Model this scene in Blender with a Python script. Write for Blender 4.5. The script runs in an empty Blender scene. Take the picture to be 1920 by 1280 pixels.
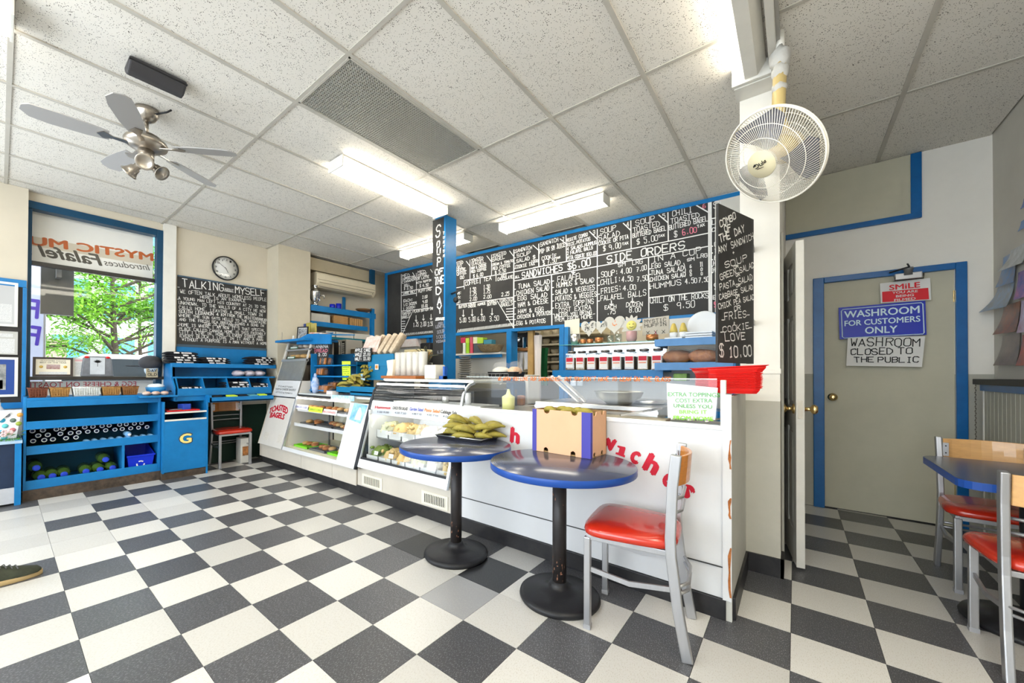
import bpy, bmesh, math, random
from mathutils import Vector, Matrix, Euler
random.seed(7)
C = bpy.context.scene.collection
SC = bpy.context.scene
R = math.radians

# ------------------------------------------------------------------ camera
FPX, PPX, PPY = 735.0, 874.7, 694.6            # focal length and principal point, in pixels of a 1920x1280 frame
YAW, PIT, ROL = .6983, .0090, .0043
EYE = Vector((0, 0, 1.194))
FW = Vector((-math.sin(YAW)*math.cos(PIT), math.cos(YAW)*math.cos(PIT), math.sin(PIT)))
_r0 = Vector((math.cos(YAW), math.sin(YAW), 0)); _u0 = _r0.cross(FW)
RT = _r0*math.cos(ROL)+_u0*math.sin(ROL); UP = -_r0*math.sin(ROL)+_u0*math.cos(ROL)
cd = bpy.data.cameras.new('camera'); cam = bpy.data.objects.new('camera', cd); C.objects.link(cam)
cd.sensor_width = 36; cd.lens = FPX/1920*36; cd.shift_x = (960-PPX)/1920; cd.shift_y = (PPY-640)/1920
cd.clip_start = .05; cd.clip_end = 200
m = Matrix.Identity(4)
for i in range(3): m[i][0] = RT[i]; m[i][1] = UP[i]; m[i][2] = -FW[i]; m[i][3] = EYE[i]
cam.matrix_world = m
SC.camera = cam

def at(u, v, ax, val):
    """the point of the plane ax = val that the photograph shows at pixel (u, v)"""
    d = FW+RT*(u-PPX)/FPX-UP*(v-PPY)/FPX
    i = 'xyz'.index(ax)
    return EYE+d*((val-EYE[i])/d[i])
def atp(u, v, p0, n):
    d = FW+RT*(u-PPX)/FPX-UP*(v-PPY)/FPX
    return EYE+d*((Vector(p0)-EYE).dot(n)/d.dot(n))

# ------------------------------------------------------------------ light and exposure
SC.view_settings.view_transform = 'Standard'; SC.view_settings.look = 'None'
SC.view_settings.gamma = 1; SC.view_settings.use_curve_mapping = False
SC.view_settings.exposure = 0.80
W = bpy.data.worlds.new('sky'); SC.world = W; W.use_nodes = True
bg = W.node_tree.nodes['Background']; bg.inputs[0].default_value = (.80, .90, 1, 1); bg.inputs[1].default_value = SKY = 3.2
sd = bpy.data.lights.new('sun', 'SUN'); sun = bpy.data.objects.new('sun', sd); C.objects.link(sun)
sd.energy = 3.2; sd.angle = R(1); sd.color = (1, .95, .85)
sun.rotation_euler = Vector((-.62, -.35, -.75)).to_track_quat('-Z', 'Y').to_euler()
def daylight(name, loc, size, rot, power, col=(.86, .93, 1)):
    l = bpy.data.lights.new(name, 'AREA'); l.shape = 'RECTANGLE'; l.size, l.size_y = size; l.energy = power; l.color = col
    o = bpy.data.objects.new(name, l); C.objects.link(o); o.location = loc; o.rotation_euler = rot
daylight('front_window_daylight', (-1.9, -2.68, 1.75), (6.0, 2.1), (R(97), 0, 0), 72)
daylight('left_door_daylight', (-5.93, -1.28, 1.25), (1.25, 2.3), (R(90), 0, R(-90)), 24)
TUBE = 13.0                                     # brightness of the fluorescent diffusers
CE = 3.02                                       # ceiling height
XL, XR, YF, YB = -5.95, 1.15, 4.80, -2.7        # room limits

# ------------------------------------------------------------------ materials
MATS = {}
def mat(name, col, rough=.5, metal=0, noise=0, nscale=8, bump=0, bscale=60, spec=.28, coat=0, trans=0, emit=0, col2=None, objrand=0, stretch=None, alpha=None):
    if name in MATS: return MATS[name]
    ma = bpy.data.materials.new(name); ma.use_nodes = True; nt = ma.node_tree; N = nt.nodes; L = nt.links
    b = N['Principled BSDF']
    c = tuple(col)+(1,)
    b.inputs['Base Color'].default_value = c; b.inputs['Roughness'].default_value = rough; b.inputs['Metallic'].default_value = metal
    b.inputs['Specular IOR Level'].default_value = spec; b.inputs['Coat Weight'].default_value = coat
    b.inputs['Transmission Weight'].default_value = trans
    if emit:
        b.inputs['Emission Color'].default_value = c; b.inputs['Emission Strength'].default_value = emit
    tc = N.new('ShaderNodeTexCoord'); src = tc.outputs['Object']
    if stretch:
        mp = N.new('ShaderNodeMapping'); mp.inputs['Scale'].default_value = stretch; L.new(src, mp.inputs[0]); src = mp.outputs[0]
    out = None
    if noise:
        n = N.new('ShaderNodeTexNoise'); n.inputs['Scale'].default_value = nscale; n.inputs['Detail'].default_value = 5; n.inputs['Roughness'].default_value = .65
        L.new(src, n.inputs['Vector'])
        r = N.new('ShaderNodeMapRange'); r.inputs[1].default_value = .3; r.inputs[2].default_value = .7
        L.new(n.outputs[0], r.inputs[0])
        mx = N.new('ShaderNodeMix'); mx.data_type = 'RGBA'
        c2 = col2 if col2 else tuple(max(0, x*(1-noise)) for x in col)
        mx.inputs[6].default_value = c; mx.inputs[7].default_value = tuple(c2)+(1,)
        L.new(r.outputs[0], mx.inputs[0]); out = mx.outputs[2]
    if objrand:
        oi = N.new('ShaderNodeObjectInfo'); hs = N.new('ShaderNodeHueSaturation')
        mr = N.new('ShaderNodeMapRange'); mr.inputs[3].default_value = 1-objrand; mr.inputs[4].default_value = 1+objrand
        L.new(oi.outputs['Random'], mr.inputs[0]); L.new(mr.outputs[0], hs.inputs['Value'])
        if out: L.new(out, hs.inputs['Color'])
        else: hs.inputs['Color'].default_value = c
        out = hs.outputs[0]
    if out: L.new(out, b.inputs['Base Color'])
    if bump:
        n2 = N.new('ShaderNodeTexNoise'); n2.inputs['Scale'].default_value = bscale; n2.inputs['Detail'].default_value = 3
        L.new(src, n2.inputs['Vector'])
        bp = N.new('ShaderNodeBump'); bp.inputs['Strength'].default_value = bump; bp.inputs['Distance'].default_value = .004
        L.new(n2.outputs[0], bp.inputs['Height']); L.new(bp.outputs[0], b.inputs['Normal'])
    MATS[name] = ma
    return ma
def glassmat(name, tint=(1, 1, 1), gloss=.07, rough=.02):
    if name in MATS: return MATS[name]
    ma = bpy.data.materials.new(name); ma.use_nodes = True; nt = ma.node_tree; N = nt.nodes; L = nt.links
    N.remove(N['Principled BSDF'])
    t = N.new('ShaderNodeBsdfTransparent'); t.inputs[0].default_value = tuple(tint)+(1,)
    g = N.new('ShaderNodeBsdfGlossy'); g.inputs['Roughness'].default_value = rough
    mx = N.new('ShaderNodeMixShader'); mx.inputs[0].default_value = gloss
    L.new(t.outputs[0], mx.inputs[1]); L.new(g.outputs[0], mx.inputs[2]); L.new(mx.outputs[0], N['Material Output'].inputs[0])
    MATS[name] = ma
    return ma
def wrapmat(name, tint, gloss=.25, op=.2):
    """crinkled clear plastic wrap"""
    if name in MATS: return MATS[name]
    ma = bpy.data.materials.new(name); ma.use_nodes = True; nt = ma.node_tree; N = nt.nodes; L = nt.links
    b = N['Principled BSDF']; b.inputs['Base Color'].default_value = tuple(tint)+(1,); b.inputs['Roughness'].default_value = .15
    n = N.new('ShaderNodeTexNoise'); n.inputs['Scale'].default_value = 40; n.inputs['Distortion'].default_value = 1.5
    tc = N.new('ShaderNodeTexCoord'); L.new(tc.outputs['Object'], n.inputs['Vector'])
    bp = N.new('ShaderNodeBump'); bp.inputs['Strength'].default_value = .9; bp.inputs['Distance'].default_value = .01
    L.new(n.outputs[0], bp.inputs['Height']); L.new(bp.outputs[0], b.inputs['Normal'])
    t = N.new('ShaderNodeBsdfTransparent'); mx = N.new('ShaderNodeMixShader'); mx.inputs[0].default_value = op
    L.new(t.outputs[0], mx.inputs[1]); L.new(b.outputs[0], mx.inputs[2]); L.new(mx.outputs[0], N['Material Output'].inputs[0])
    MATS[name] = ma
    return ma

BLUE = mat('blue_paint', (.008, .185, .47), .36, noise=.25, nscale=5, bump=.1, bscale=90)
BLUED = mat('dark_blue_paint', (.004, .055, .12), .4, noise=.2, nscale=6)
NAVY = mat('navy_paint', (.015, .03, .07), .5, noise=.3)
WALLC = mat('cream_wall_paint', (.60, .54, .43), .7, noise=.08, nscale=2, bump=.05, bscale=40)
WALLW = mat('white_wall_paint', (.78, .75, .68), .6, noise=.07, nscale=3, bump=.06, bscale=30)
GREYW = mat('grey_green_wall_paint', (.42, .41, .35), .55, noise=.1, nscale=3)
DOORG = mat('grey_green_door_paint', (.50, .475, .36), .5, noise=.12, nscale=2.5)
WHITE = mat('white_laminate', (.63, .63, .63), .35, noise=.05, nscale=4)
WPAINT = mat('white_paint', (.72, .70, .64), .5, noise=.08, nscale=8)
BLACKB = mat('black_vinyl_baseboard', (.012, .012, .014), .4, noise=.4, nscale=14, col2=(.03, .028, .028))
BROWNB = mat('dark_brown_baseboard', (.03, .024, .018), .5, noise=.4, nscale=20, col2=(.10, .07, .05))
STEEL = mat('stainless_steel', (.62, .62, .60), .28, metal=1, noise=.15, nscale=4)
BRUSH = mat('brushed_aluminium', (.47, .47, .48), .38, metal=.85, noise=.12, nscale=30, stretch=(1, 1, .1))
NICKEL = mat('brushed_nickel', (.42, .38, .33), .3, metal=1)
DARKM = mat('black_cast_iron', (.018, .018, .02), .42, noise=.3, nscale=20, bump=.08, bscale=120)
BOARD = mat('chalkboard_black', (.022, .021, .020), .62, noise=.55, nscale=2.2, col2=(.045, .044, .042))
CHALK = mat('white_chalk', (.80, .79, .76), .9)
CHALKP = mat('pink_chalk', (.85, .25, .33), .9)
CHALKF = mat('faded_chalk', (.33, .33, .36), .9)
PAPER = mat('white_paper', (.70, .69, .66), .7)
CREAMP = mat('cream_paper', (.72, .66, .52), .7)
INK = mat('black_ink', (.015, .015, .015), .6)
GINK = mat('green_ink', (.06, .30, .03), .6)
LINK = mat('lime_ink', (.22, .62, .01), .6)
REDINK = mat('red_ink', (.50, .01, .03), .5)
ORINK = mat('orange_paint_lettering', (.85, .20, .02), .6)
BLUEINK = mat('blue_ink', (.04, .07, .45), .6)
REDV = mat('red_vinyl', (.50, .022, .006), .22, spec=.6, coat=.3, noise=.1, nscale=5)
REDP = mat('red_plastic', (.72, .012, .01), .3, coat=.2)
WOODO = mat('orange_lacquered_wood', (.62, .24, .05), .3, noise=.25, nscale=9, stretch=(1, 6, 12), coat=.4)
WOODL = mat('light_maple_wood', (.70, .40, .16), .3, noise=.18, nscale=7, stretch=(1, 8, 10), coat=.4)
TBLUE = mat('blue_laminate_edge', (.012, .06, .28), .3)
TTOP = mat('slate_blue_laminate', (.05, .06, .11), .2, spec=.6, noise=.15, nscale=3)
BAN = mat('banana_skin', (.38, .31, .055), .5, noise=.5, nscale=26, col2=(.22, .185, .035))
BANST = mat('banana_stem', (.05, .03, .01), .7)
CARD = mat('salmon_cardboard', (.72, .42, .25), .75, noise=.1, nscale=4)
CARDB = mat('violet_print_on_carton', (.06, .055, .32), .6)
CARDI = mat('brown_cardboard', (.34, .21, .09), .8, noise=.15)
BREAD = mat('brown_bread_crust', (.27, .075, .018), .45, noise=.6, nscale=18, col2=(.48, .20, .06), bump=.4, bscale=40)
DOUGH = mat('pale_bread', (.55, .36, .16), .6, noise=.35, nscale=14, col2=(.52, .30, .10), bump=.3, bscale=50)
WRAP = wrapmat('clear_plastic_wrap', (.85, .85, .85), gloss=.1, op=.12)
GLASS = glassmat('clear_glass', gloss=.022)
GLASSW = glassmat('window_glass', gloss=.012)
JARG = glassmat('jar_glass', (.93, .95, .95), gloss=.12, rough=.05)
CHROME = mat('chrome', (.8, .8, .8), .12, metal=1)
RUBBER = mat('black_plastic', (.015, .015, .016), .45)
CLOTHB = mat('black_cotton', (.012, .013, .017), .9, noise=.3, nscale=30, bump=.3)
CLOTHW = mat('white_cotton', (.70, .68, .68), .9, bump=.4, bscale=50)
WICK = mat('tan_wicker', (.46, .24, .07), .7, noise=.4, nscale=50, bump=.8, bscale=120)
WICKD = mat('dark_wicker', (.20, .06, .03), .7, noise=.4, nscale=50, bump=.8, bscale=120)
WICKW = mat('white_wicker', (.62, .64, .62), .7, noise=.2, nscale=50, bump=.8, bscale=120)
GREENP = mat('bright_green_plastic', (.20, .62, .02), .4)
GRASSM = mat('artificial_grass', (.10, .42, .02), .8, noise=.5, nscale=60)
GREYM = mat('grey_metal_tray', (.22, .22, .22), .35, metal=.5)
LIMEP = mat('lime_paper', (.62, .85, .05), .7)
BRASS = mat('brass', (.75, .55, .25), .22, metal=1)
IVORY = mat('ivory_plastic', (.74, .70, .58), .4, noise=.05)
ACBEIGE = mat('aged_cream_plastic', (.68, .60, .44), .45, noise=.08)

# ------------------------------------------------------------------ geometry helpers
class B:
    def __init__(s): s.v = []; s.f = []; s.s = []; s.m = []; s.mi = 0
    def add(s, vs, fs, smooth=False):
        o = len(s.v); s.v += [tuple(p) for p in vs]
        for f in fs: s.f.append(tuple(i+o for i in f)); s.s.append(smooth); s.m.append(s.mi)
        return s
    def box(s, x0, x1, y0, y1, z0, z1):
        return s.add([(x, y, z) for z in (z0, z1) for x, y in ((x0, y0), (x1, y0), (x1, y1), (x0, y1))],
                     [(3, 2, 1, 0), (4, 5, 6, 7), (0, 1, 5, 4), (1, 2, 6, 5), (2, 3, 7, 6), (3, 0, 4, 7)])
    def cbox(s, c, d, rot=(0, 0, 0)):
        E = Euler(rot).to_matrix(); c = Vector(c)
        vs = [c+E @ Vector((sx*d[0]/2, sy*d[1]/2, sz*d[2]/2)) for sz in (-1, 1) for sx, sy in ((-1, -1), (1, -1), (1, 1), (-1, 1))]
        return s.add(vs, [(3, 2, 1, 0), (4, 5, 6, 7), (0, 1, 5, 4), (1, 2, 6, 5), (2, 3, 7, 6), (3, 0, 4, 7)])
    def ext(s, poly, vec, smooth=False):
        n = len(poly); vec = Vector(vec); P = [Vector(p) for p in poly]
        return s.add(P+[p+vec for p in P], [tuple(range(n))[::-1], tuple(range(n, 2*n))]+[(i, (i+1) % n, n+(i+1) % n, n+i) for i in range(n)], smooth)
    def quad(s, *p): return s.add(p, [tuple(range(len(p)))])
    def slab(s, a, b, c, d, t):
        """a flat four-cornered panel with thickness t along its normal"""
        a, b, c, d = map(Vector, (a, b, c, d)); n = (b-a).cross(d-a).normalized()*t
        return s.ext([a, b, c, d], n)
    def tube(s, pts, r, n=8, closed=False, caps=True):
        P = [Vector(p) for p in pts]; k = len(P); rr = r if isinstance(r, (list, tuple)) else [r]*k
        T = []
        for i in range(k):
            a = P[(i-1) % k] if (closed or i > 0) else P[i]; b = P[(i+1) % k] if (closed or i < k-1) else P[i]
            T.append((b-a).normalized())
        up = Vector((0, 0, 1)) if abs(T[0].z) < .9 else Vector((1, 0, 0))
        u = T[0].cross(up).normalized(); vs = []
        for i in range(k):
            u = (u-T[i]*u.dot(T[i])).normalized(); w = T[i].cross(u)
            for j in range(n):
                a = 2*math.pi*j/n; vs.append(P[i]+(u*math.cos(a)+w*math.sin(a))*rr[i])
        fs = []
        for i in range(k if closed else k-1):
            for j in range(n):
                a, b = i*n+j, i*n+(j+1) % n; c, d = ((i+1) % k)*n+(j+1) % n, ((i+1) % k)*n+j
                fs.append((a, b, c, d))
        if caps and not closed: fs += [tuple(range(n))[::-1], tuple(range((k-1)*n, k*n))]
        return s.add(vs, fs, n > 5)
    def bar(s, pts, w, h):
        """a flat rectangular bar swept along pts; w sideways, h along the bar's own up"""
        P = [Vector(p) for p in pts]; k = len(P); vs = []
        for i in range(k):
            t = (P[min(i+1, k-1)]-P[max(i-1, 0)]).normalized()
            ref = Vector((0, 0, 1)) if abs(t.z) < .8 else Vector((0, 1, 0))
            a = t.cross(ref).normalized(); b = a.cross(t)
            vs += [P[i]-a*w/2-b*h/2, P[i]+a*w/2-b*h/2, P[i]+a*w/2+b*h/2, P[i]-a*w/2+b*h/2]
        fs = [(i*4+j, i*4+(j+1) % 4, i*4+4+(j+1) % 4, i*4+4+j) for i in range(k-1) for j in range(4)]+[(3, 2, 1, 0), tuple(range(4*k-4, 4*k))]
        return s.add(vs, fs)
    def lathe(s, prof, n=24, c=(0, 0, 0), rot=None, caps=True):
        E = rot if rot is not None else Matrix.Identity(3); c = Vector(c); vs = []
        for r, z in prof:
            for j in range(n):
                a = 2*math.pi*j/n; vs.append(c+E @ Vector((r*math.cos(a), r*math.sin(a), z)))
        fs = [(i*n+j, i*n+(j+1) % n, (i+1)*n+(j+1) % n, (i+1)*n+j) for i in range(len(prof)-1) for j in range(n)]
        if caps: fs += [tuple(range(n))[::-1], tuple(range((len(prof)-1)*n, len(prof)*n))]
        return s.add(vs, fs, True)
    def ball(s, c, r, seg=12, rings=7, rot=None, jit=0):
        if not isinstance(r, (tuple, list)): r = (r, r, r)
        E = Euler(rot).to_matrix() if rot is not None else Matrix.Identity(3); c = Vector(c)
        vs = [c+E @ Vector((0, 0, -r[2]))]
        for i in range(1, rings):
            ph = -math.pi/2+math.pi*i/rings
            for j in range(seg):
                a = 2*math.pi*j/seg; k = 1+random.uniform(-jit, jit)
                vs.append(c+E @ Vector((r[0]*math.cos(ph)*math.cos(a)*k, r[1]*math.cos(ph)*math.sin(a)*k, r[2]*math.sin(ph)*k)))
        vs.append(c+E @ Vector((0, 0, r[2]))); t = len(vs)-1
        fs = [(0, 1+(j+1) % seg, 1+j) for j in range(seg)]
        fs += [(1+i*seg+j, 1+i*seg+(j+1) % seg, 1+(i+1)*seg+(j+1) % seg, 1+(i+1)*seg+j) for i in range(rings-2) for j in range(seg)]
        fs += [(t, 1+(rings-2)*seg+j, 1+(rings-2)*seg+(j+1) % seg) for j in range(seg)]
        return s.add(vs, fs, True)
    def mesh(s, name, mats, off=(0, 0, 0)):
        me = bpy.data.meshes.new(name); off = Vector(off)
        me.from_pydata([tuple(Vector(p)-off) for p in s.v], [], s.f)
        me.polygons.foreach_set('use_smooth', s.s)
        if not isinstance(mats, (list, tuple)): mats = [mats]
        for q in mats: me.materials.append(q)
        if len(mats) > 1: me.polygons.foreach_set('material_index', s.m)
        me.update(); return me
    def build(s, name, mats, parent=None, local=False, bev=0, kind=None, label=None, seg=2):
        if parent is None:
            xs = [p[0] for p in s.v]; ys = [p[1] for p in s.v]; zs = [p[2] for p in s.v]
            off = Vector(((min(xs)+max(xs))/2, (min(ys)+max(ys))/2, min(zs))) if not local else Vector((0, 0, 0))
        else:
            off = Vector((0, 0, 0)) if local else wloc(parent)
        o = bpy.data.objects.new(name, s.mesh(name, mats, off)); C.objects.link(o)
        if parent is not None: o.parent = parent
        else: o.location = off
        if bev:
            b = o.modifiers.new('bevel', 'BEVEL'); b.width = bev; b.segments = seg; b.limit_method = 'ANGLE'
        if kind: o['kind'] = kind
        if label: o['label'] = label
        return o
def wloc(o):
    p = Vector((0, 0, 0))
    while o is not None: p += Vector(o.location); o = o.parent
    return p
def thing(name, label, cat, loc=(0, 0, 0), rz=0, group=None):
    o = bpy.data.objects.new(name, None); C.objects.link(o); o.location = loc; o.rotation_euler = (0, 0, rz)
    o.empty_display_size = .05
    return tag(o, label, cat, group)
def tag(o, label, cat, group=None):
    o['label'] = label; o['category'] = cat
    if group: o['group'] = group
    return o
def struct(name, b, mats, parent=None, bev=0):
    o = b.build(name, mats, parent, bev=bev)
    if parent is None: o['kind'] = 'structure'
    return o
def dup(root, loc=None, rz=None, label=None, group=None):
    r = root.copy(); C.objects.link(r)
    if loc is not None: r.location = loc
    if rz is not None: r.rotation_euler = (0, 0, rz)
    if label: r['label'] = label
    if group: r['group'] = group
    for ch in list(root.children):
        c = ch.copy(); C.objects.link(c); c.parent = r
        for g in list(ch.children):
            d = g.copy(); C.objects.link(d); d.parent = c
    return r

# ------------------------------------------------------------------ lettering
G = {'A': '00 26 40|12 32', 'B': '00 06 36 45 44 33 03|33 42 41 30 00', 'C': '45 36 16 05 01 10 30 41', 'D': '00 06 26 44 42 20 00', 'E': '40 00 06 46|03 33',
 'F': '00 06 46|03 33', 'G': '45 36 16 05 01 10 30 41 43 23', 'H': '00 06|40 46|03 43', 'I': '10 30|20 26|16 36', 'J': '01 10 20 31 36|16 46', 'K': '00 06|46 02|13 40',
 'L': '06 00 40', 'M': '00 06 23 46 40', 'N': '00 06 40 46', 'O': '10 30 41 45 36 16 05 01 10', 'P': '00 06 36 45 44 33 03', 'Q': '10 30 41 45 36 16 05 01 10|22 40',
 'R': '00 06 36 45 44 33 03|23 40', 'S': '45 36 16 05 04 13 33 42 41 30 10 01', 'T': '20 26|06 46', 'U': '06 01 10 30 41 46', 'V': '06 20 46', 'W': '06 10 23 30 46',
 'X': '00 46|06 40', 'Y': '06 23 46|23 20', 'Z': '06 46 00 40', '0': '10 30 41 45 36 16 05 01 10', '1': '15 26 20|10 30', '2': '05 16 36 45 44 00 40',
 '3': '05 16 36 45 44 33 42 41 30 10 01|33 13', '4': '30 36 02 42', '5': '46 06 04 34 43 41 30 10 01', '6': '36 16 04 01 10 30 41 42 33 13 02', '7': '06 46 10|13 33',
 '8': '13 04 05 16 36 45 44 33 13 02 01 10 30 41 42 33', '9': '40 45 36 16 05 04 13 33 44', '.': '20 21', ',': '21 10', ':': '21 22|24 25', '-': '13 33', '+': '13 33|22 24|21 25',
 '&': '40 04 05 16 25 24 01 10 20 42', '"': '15 16|35 36', "'": '25 26', '/': '00 46', '$': '45 36 16 05 04 13 33 42 41 30 10 01|20 26', '!': '20 21|22 26', '?': '05 16 36 45 44 23 22|20 21',
 '%': '00 46|05 06|40 41', '>': '13 43|34 43 32', 'v': '20 26|12 20 32', '}': '16 25 24 33 22 21 10', '~': '02 14 32 44', '#': '10 16|30 36|02 42|04 44'}
class Chalk:
    """hand lettering drawn as flat ribbons on a plane: strokes run in plane coordinates given by three vectors"""
    def __init__(s, p0, n, lift=.002): s.p0 = Vector(p0); s.n = Vector(n).normalized(); s.b = {}; s.lift = lift
    def seg(s, a, b, w, key):
        d = b-a
        if d.length < 1e-6: return
        d.normalize(); q = s.n.cross(d).normalized()*w/2; e = d*w*.35; o = s.n*s.lift
        s.b.setdefault(key, B()).quad(a-e-q+o, b+e-q+o, b+e+q+o, a-e+q+o)
    def line(s, p, q, wpx=.012, key='w', jit=0):
        a = atp(*p, s.p0, s.n); b = atp(*q, s.p0, s.n); s.seg(a, b, wpx, key)
    def text(s, t, p, q, h, w=.008, key='w', jit=.18, slant=0):
        """t written with its baseline from pixel p to pixel q, h pixels tall at its middle"""
        a = atp(*p, s.p0, s.n); b = atp(*q, s.p0, s.n); mid = ((p[0]+q[0])/2, (p[1]+q[1])/2)
        H = (atp(mid[0], mid[1]-h, s.p0, s.n)-atp(mid[0], mid[1], s.p0, s.n)).length
        U = (b-a); Wd = U.length; U.normalize(); V = s.n.cross(U).normalized()
        if V.z < 0: V = -V
        n = len(t); adv = Wd/max(1, n-.28)
        for i, ch in enumerate(t):
            if ch == ' ': continue
            g = G.get(ch.upper() if ch not in 'v' else 'v') or G.get(ch, '13 33')
            cw = adv*.74; jx = random.uniform(-1, 1)*adv*.04; jy = random.uniform(-1, 1)*H*.05; sc = random.uniform(.9, 1.06); ro = random.uniform(-.06, .06)
            for st in g.split('|'):
                pts = [(int(k[0])/4+random.uniform(-jit, jit)*.25, int(k[1])/6+random.uniform(-jit, jit)*.16) for k in st.split()]
                pts = [a+U*(i*adv+jx+(x+slant*y+ro*y)*cw)+V*(jy+(y+ro*x)*H*sc) for x, y in pts]
                for k in range(len(pts)-1): s.seg(pts[k], pts[k+1], w, key)
    def done(s, parent, names=None):
        for k, b in s.b.items():
            nm, ma = {'w': ('chalk_lettering', CHALK), 'p': ('pink_chalk_lettering', CHALKP), 'f': ('faded_lettering', CHALKF), 'k': ('black_lettering', INK),
                      'r': ('red_lettering', REDINK), 'b': ('blue_lettering', BLUEINK), 'o': ('orange_lettering', ORINK), 'g': ('green_lettering', GINK)}[k]
            o = b.build(nm, ma, parent); o['kind'] = 'stuff'
def typed(t, P, Q, h, n, ma, parent, name='lettering', bold=.0, shear=0, depth=.0008, lift=.0015, arc=None, local=False):
    """printed lettering between the world points P and Q (its baseline), h tall"""
    cu = bpy.data.curves.new(name, 'FONT'); cu.body = t; cu.size = 1; cu.shear = shear; cu.resolution_u = 3
    o = bpy.data.objects.new(name, cu); C.objects.link(o)
    bpy.context.view_layer.update()
    me = bpy.data.meshes.new_from_object(o.evaluated_get(bpy.context.evaluated_depsgraph_get()))
    bpy.data.objects.remove(o); bpy.data.curves.remove(cu)
    xs = [v.co.x for v in me.vertices]; ys = [v.co.y for v in me.vertices]
    x0, x1, y1 = min(xs), max(xs), max(ys); P = Vector(P); Q = Vector(Q); n = Vector(n).normalized()
    U = (Q-P); Wd = U.length; U.normalize(); V = n.cross(U).normalized()
    if V.z < 0: V = -V
    off = wloc(parent)
    if bold:                                        # heavier strokes: the same glyphs again, shifted sideways and up
        bm = bmesh.new(); bm.from_mesh(me); src = list(bm.verts)+list(bm.edges)+list(bm.faces)
        for k, (dx, dy) in enumerate(((bold*2, 0), (-bold*2, 0), (0, bold*1.5), (0, -bold*1.5))):
            dd_ = bmesh.ops.duplicate(bm, geom=src)['geom']
            for v in dd_:
                if isinstance(v, bmesh.types.BMVert): v.co += Vector((dx, dy, .004*(k+1)))
        bm.to_mesh(me); bm.free()
    for v in me.vertices:
        fx = (v.co.x-x0)/(x1-x0); fy = v.co.y/y1
        rise = arc*(1-(2*fx-1)**2) if arc else 0
        v.co = P+U*fx*Wd+V*(fy*h+rise)+n*(lift+v.co.z*.012)-off
    me.materials.append(ma); me.name = name
    ob = bpy.data.objects.new(name, me); C.objects.link(ob); ob.parent = parent
    return ob

# ================================================================== SETTING
TS = .3048
def tile_xy(i, L): return (i-8.066)*TS, (L+2.789)*TS
def pix(x, y, z):
    d = Vector((x, y, z))-EYE; zz = d.dot(FW)
    if zz < .05: return None
    return PPX+FPX*d.dot(RT)/zz, PPY-FPX*d.dot(UP)/zz
b = B().box(XL-.1, XR+.1, YB, 7.2, -.12, -.004)
floor = struct('floor', b, mat('floor_joint_black', (.03, .028, .025), .7))
def tilemat(name, c1, c2, c3, rough):
    """vinyl composition tile: base colour, flecks and slow wear"""
    ma = bpy.data.materials.new(name); ma.use_nodes = True; nt = ma.node_tree; N = nt.nodes; L = nt.links; b = N['Principled BSDF']
    ge = N.new('ShaderNodeNewGeometry')
    mp = N.new('ShaderNodeMapping'); mp.inputs['Scale'].default_value = (1, .35, 1); mp.inputs['Rotation'].default_value = (0, 0, .9); L.new(ge.outputs['Position'], mp.inputs[0])
    n1 = N.new('ShaderNodeTexNoise'); n1.inputs['Scale'].default_value = 300; n1.inputs['Detail'].default_value = 3; L.new(mp.outputs[0], n1.inputs['Vector'])
    r1 = N.new('ShaderNodeMapRange'); r1.inputs[1].default_value = .55; r1.inputs[2].default_value = .66; L.new(n1.outputs[0], r1.inputs[0])
    n2 = N.new('ShaderNodeTexNoise'); n2.inputs['Scale'].default_value = 3.5; n2.inputs['Detail'].default_value = 2.5; L.new(ge.outputs['Position'], n2.inputs['Vector'])
    r2 = N.new('ShaderNodeMapRange'); r2.inputs[1].default_value = .35; r2.inputs[2].default_value = .7; L.new(n2.outputs[0], r2.inputs[0])
    m1 = N.new('ShaderNodeMix'); m1.data_type = 'RGBA'; m1.inputs[6].default_value = tuple(c1)+(1,); m1.inputs[7].default_value = tuple(c2)+(1,); L.new(r1.outputs[0], m1.inputs[0])
    m2 = N.new('ShaderNodeMix'); m2.data_type = 'RGBA'; m2.inputs[7].default_value = tuple(c3)+(1,); L.new(m1.outputs[2], m2.inputs[6])
    mm = N.new('ShaderNodeMath'); mm.operation = 'MULTIPLY'; mm.inputs[1].default_value = .07; L.new(r2.outputs[0], mm.inputs[0]); L.new(mm.outputs[0], m2.inputs[0])
    oi = N.new('ShaderNodeObjectInfo'); hs = N.new('ShaderNodeHueSaturation'); mr = N.new('ShaderNodeMapRange'); mr.inputs[3].default_value = .84; mr.inputs[4].default_value = 1.14
    L.new(oi.outputs['Random'], mr.inputs[0]); L.new(mr.outputs[0], hs.inputs['Value']); L.new(m2.outputs[2], hs.inputs['Color']); L.new(hs.outputs[0], b.inputs['Base Color'])
    b.inputs['Roughness'].default_value = rough
    r3 = N.new('ShaderNodeMapRange'); r3.inputs[3].default_value = rough-.02; r3.inputs[4].default_value = rough+.03; L.new(r2.outputs[0], r3.inputs[0]); L.new(r3.outputs[0], b.inputs['Roughness'])
    bu = N.new('ShaderNodeBump'); bu.inputs['Strength'].default_value = .05; bu.inputs['Distance'].default_value = .002; L.new(n1.outputs[0], bu.inputs['Height']); L.new(bu.outputs[0], b.inputs['Normal'])
    return ma
TW = tilemat('white_vinyl_tile', (.57, .555, .52), (.45, .42, .36), (.50, .475, .43), .33)
TK = tilemat('charcoal_vinyl_tile', (.062, .062, .066), (.22, .22, .23), (.05, .05, .055), .36)
TG = tilemat('pale_grey_vinyl_tile', (.36, .36, .36), (.45, .44, .42), (.30, .30, .30), .35)
TD = tilemat('black_vinyl_tile', (.016, .016, .018), (.05, .05, .05), (.02, .02, .02), .3)
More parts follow.
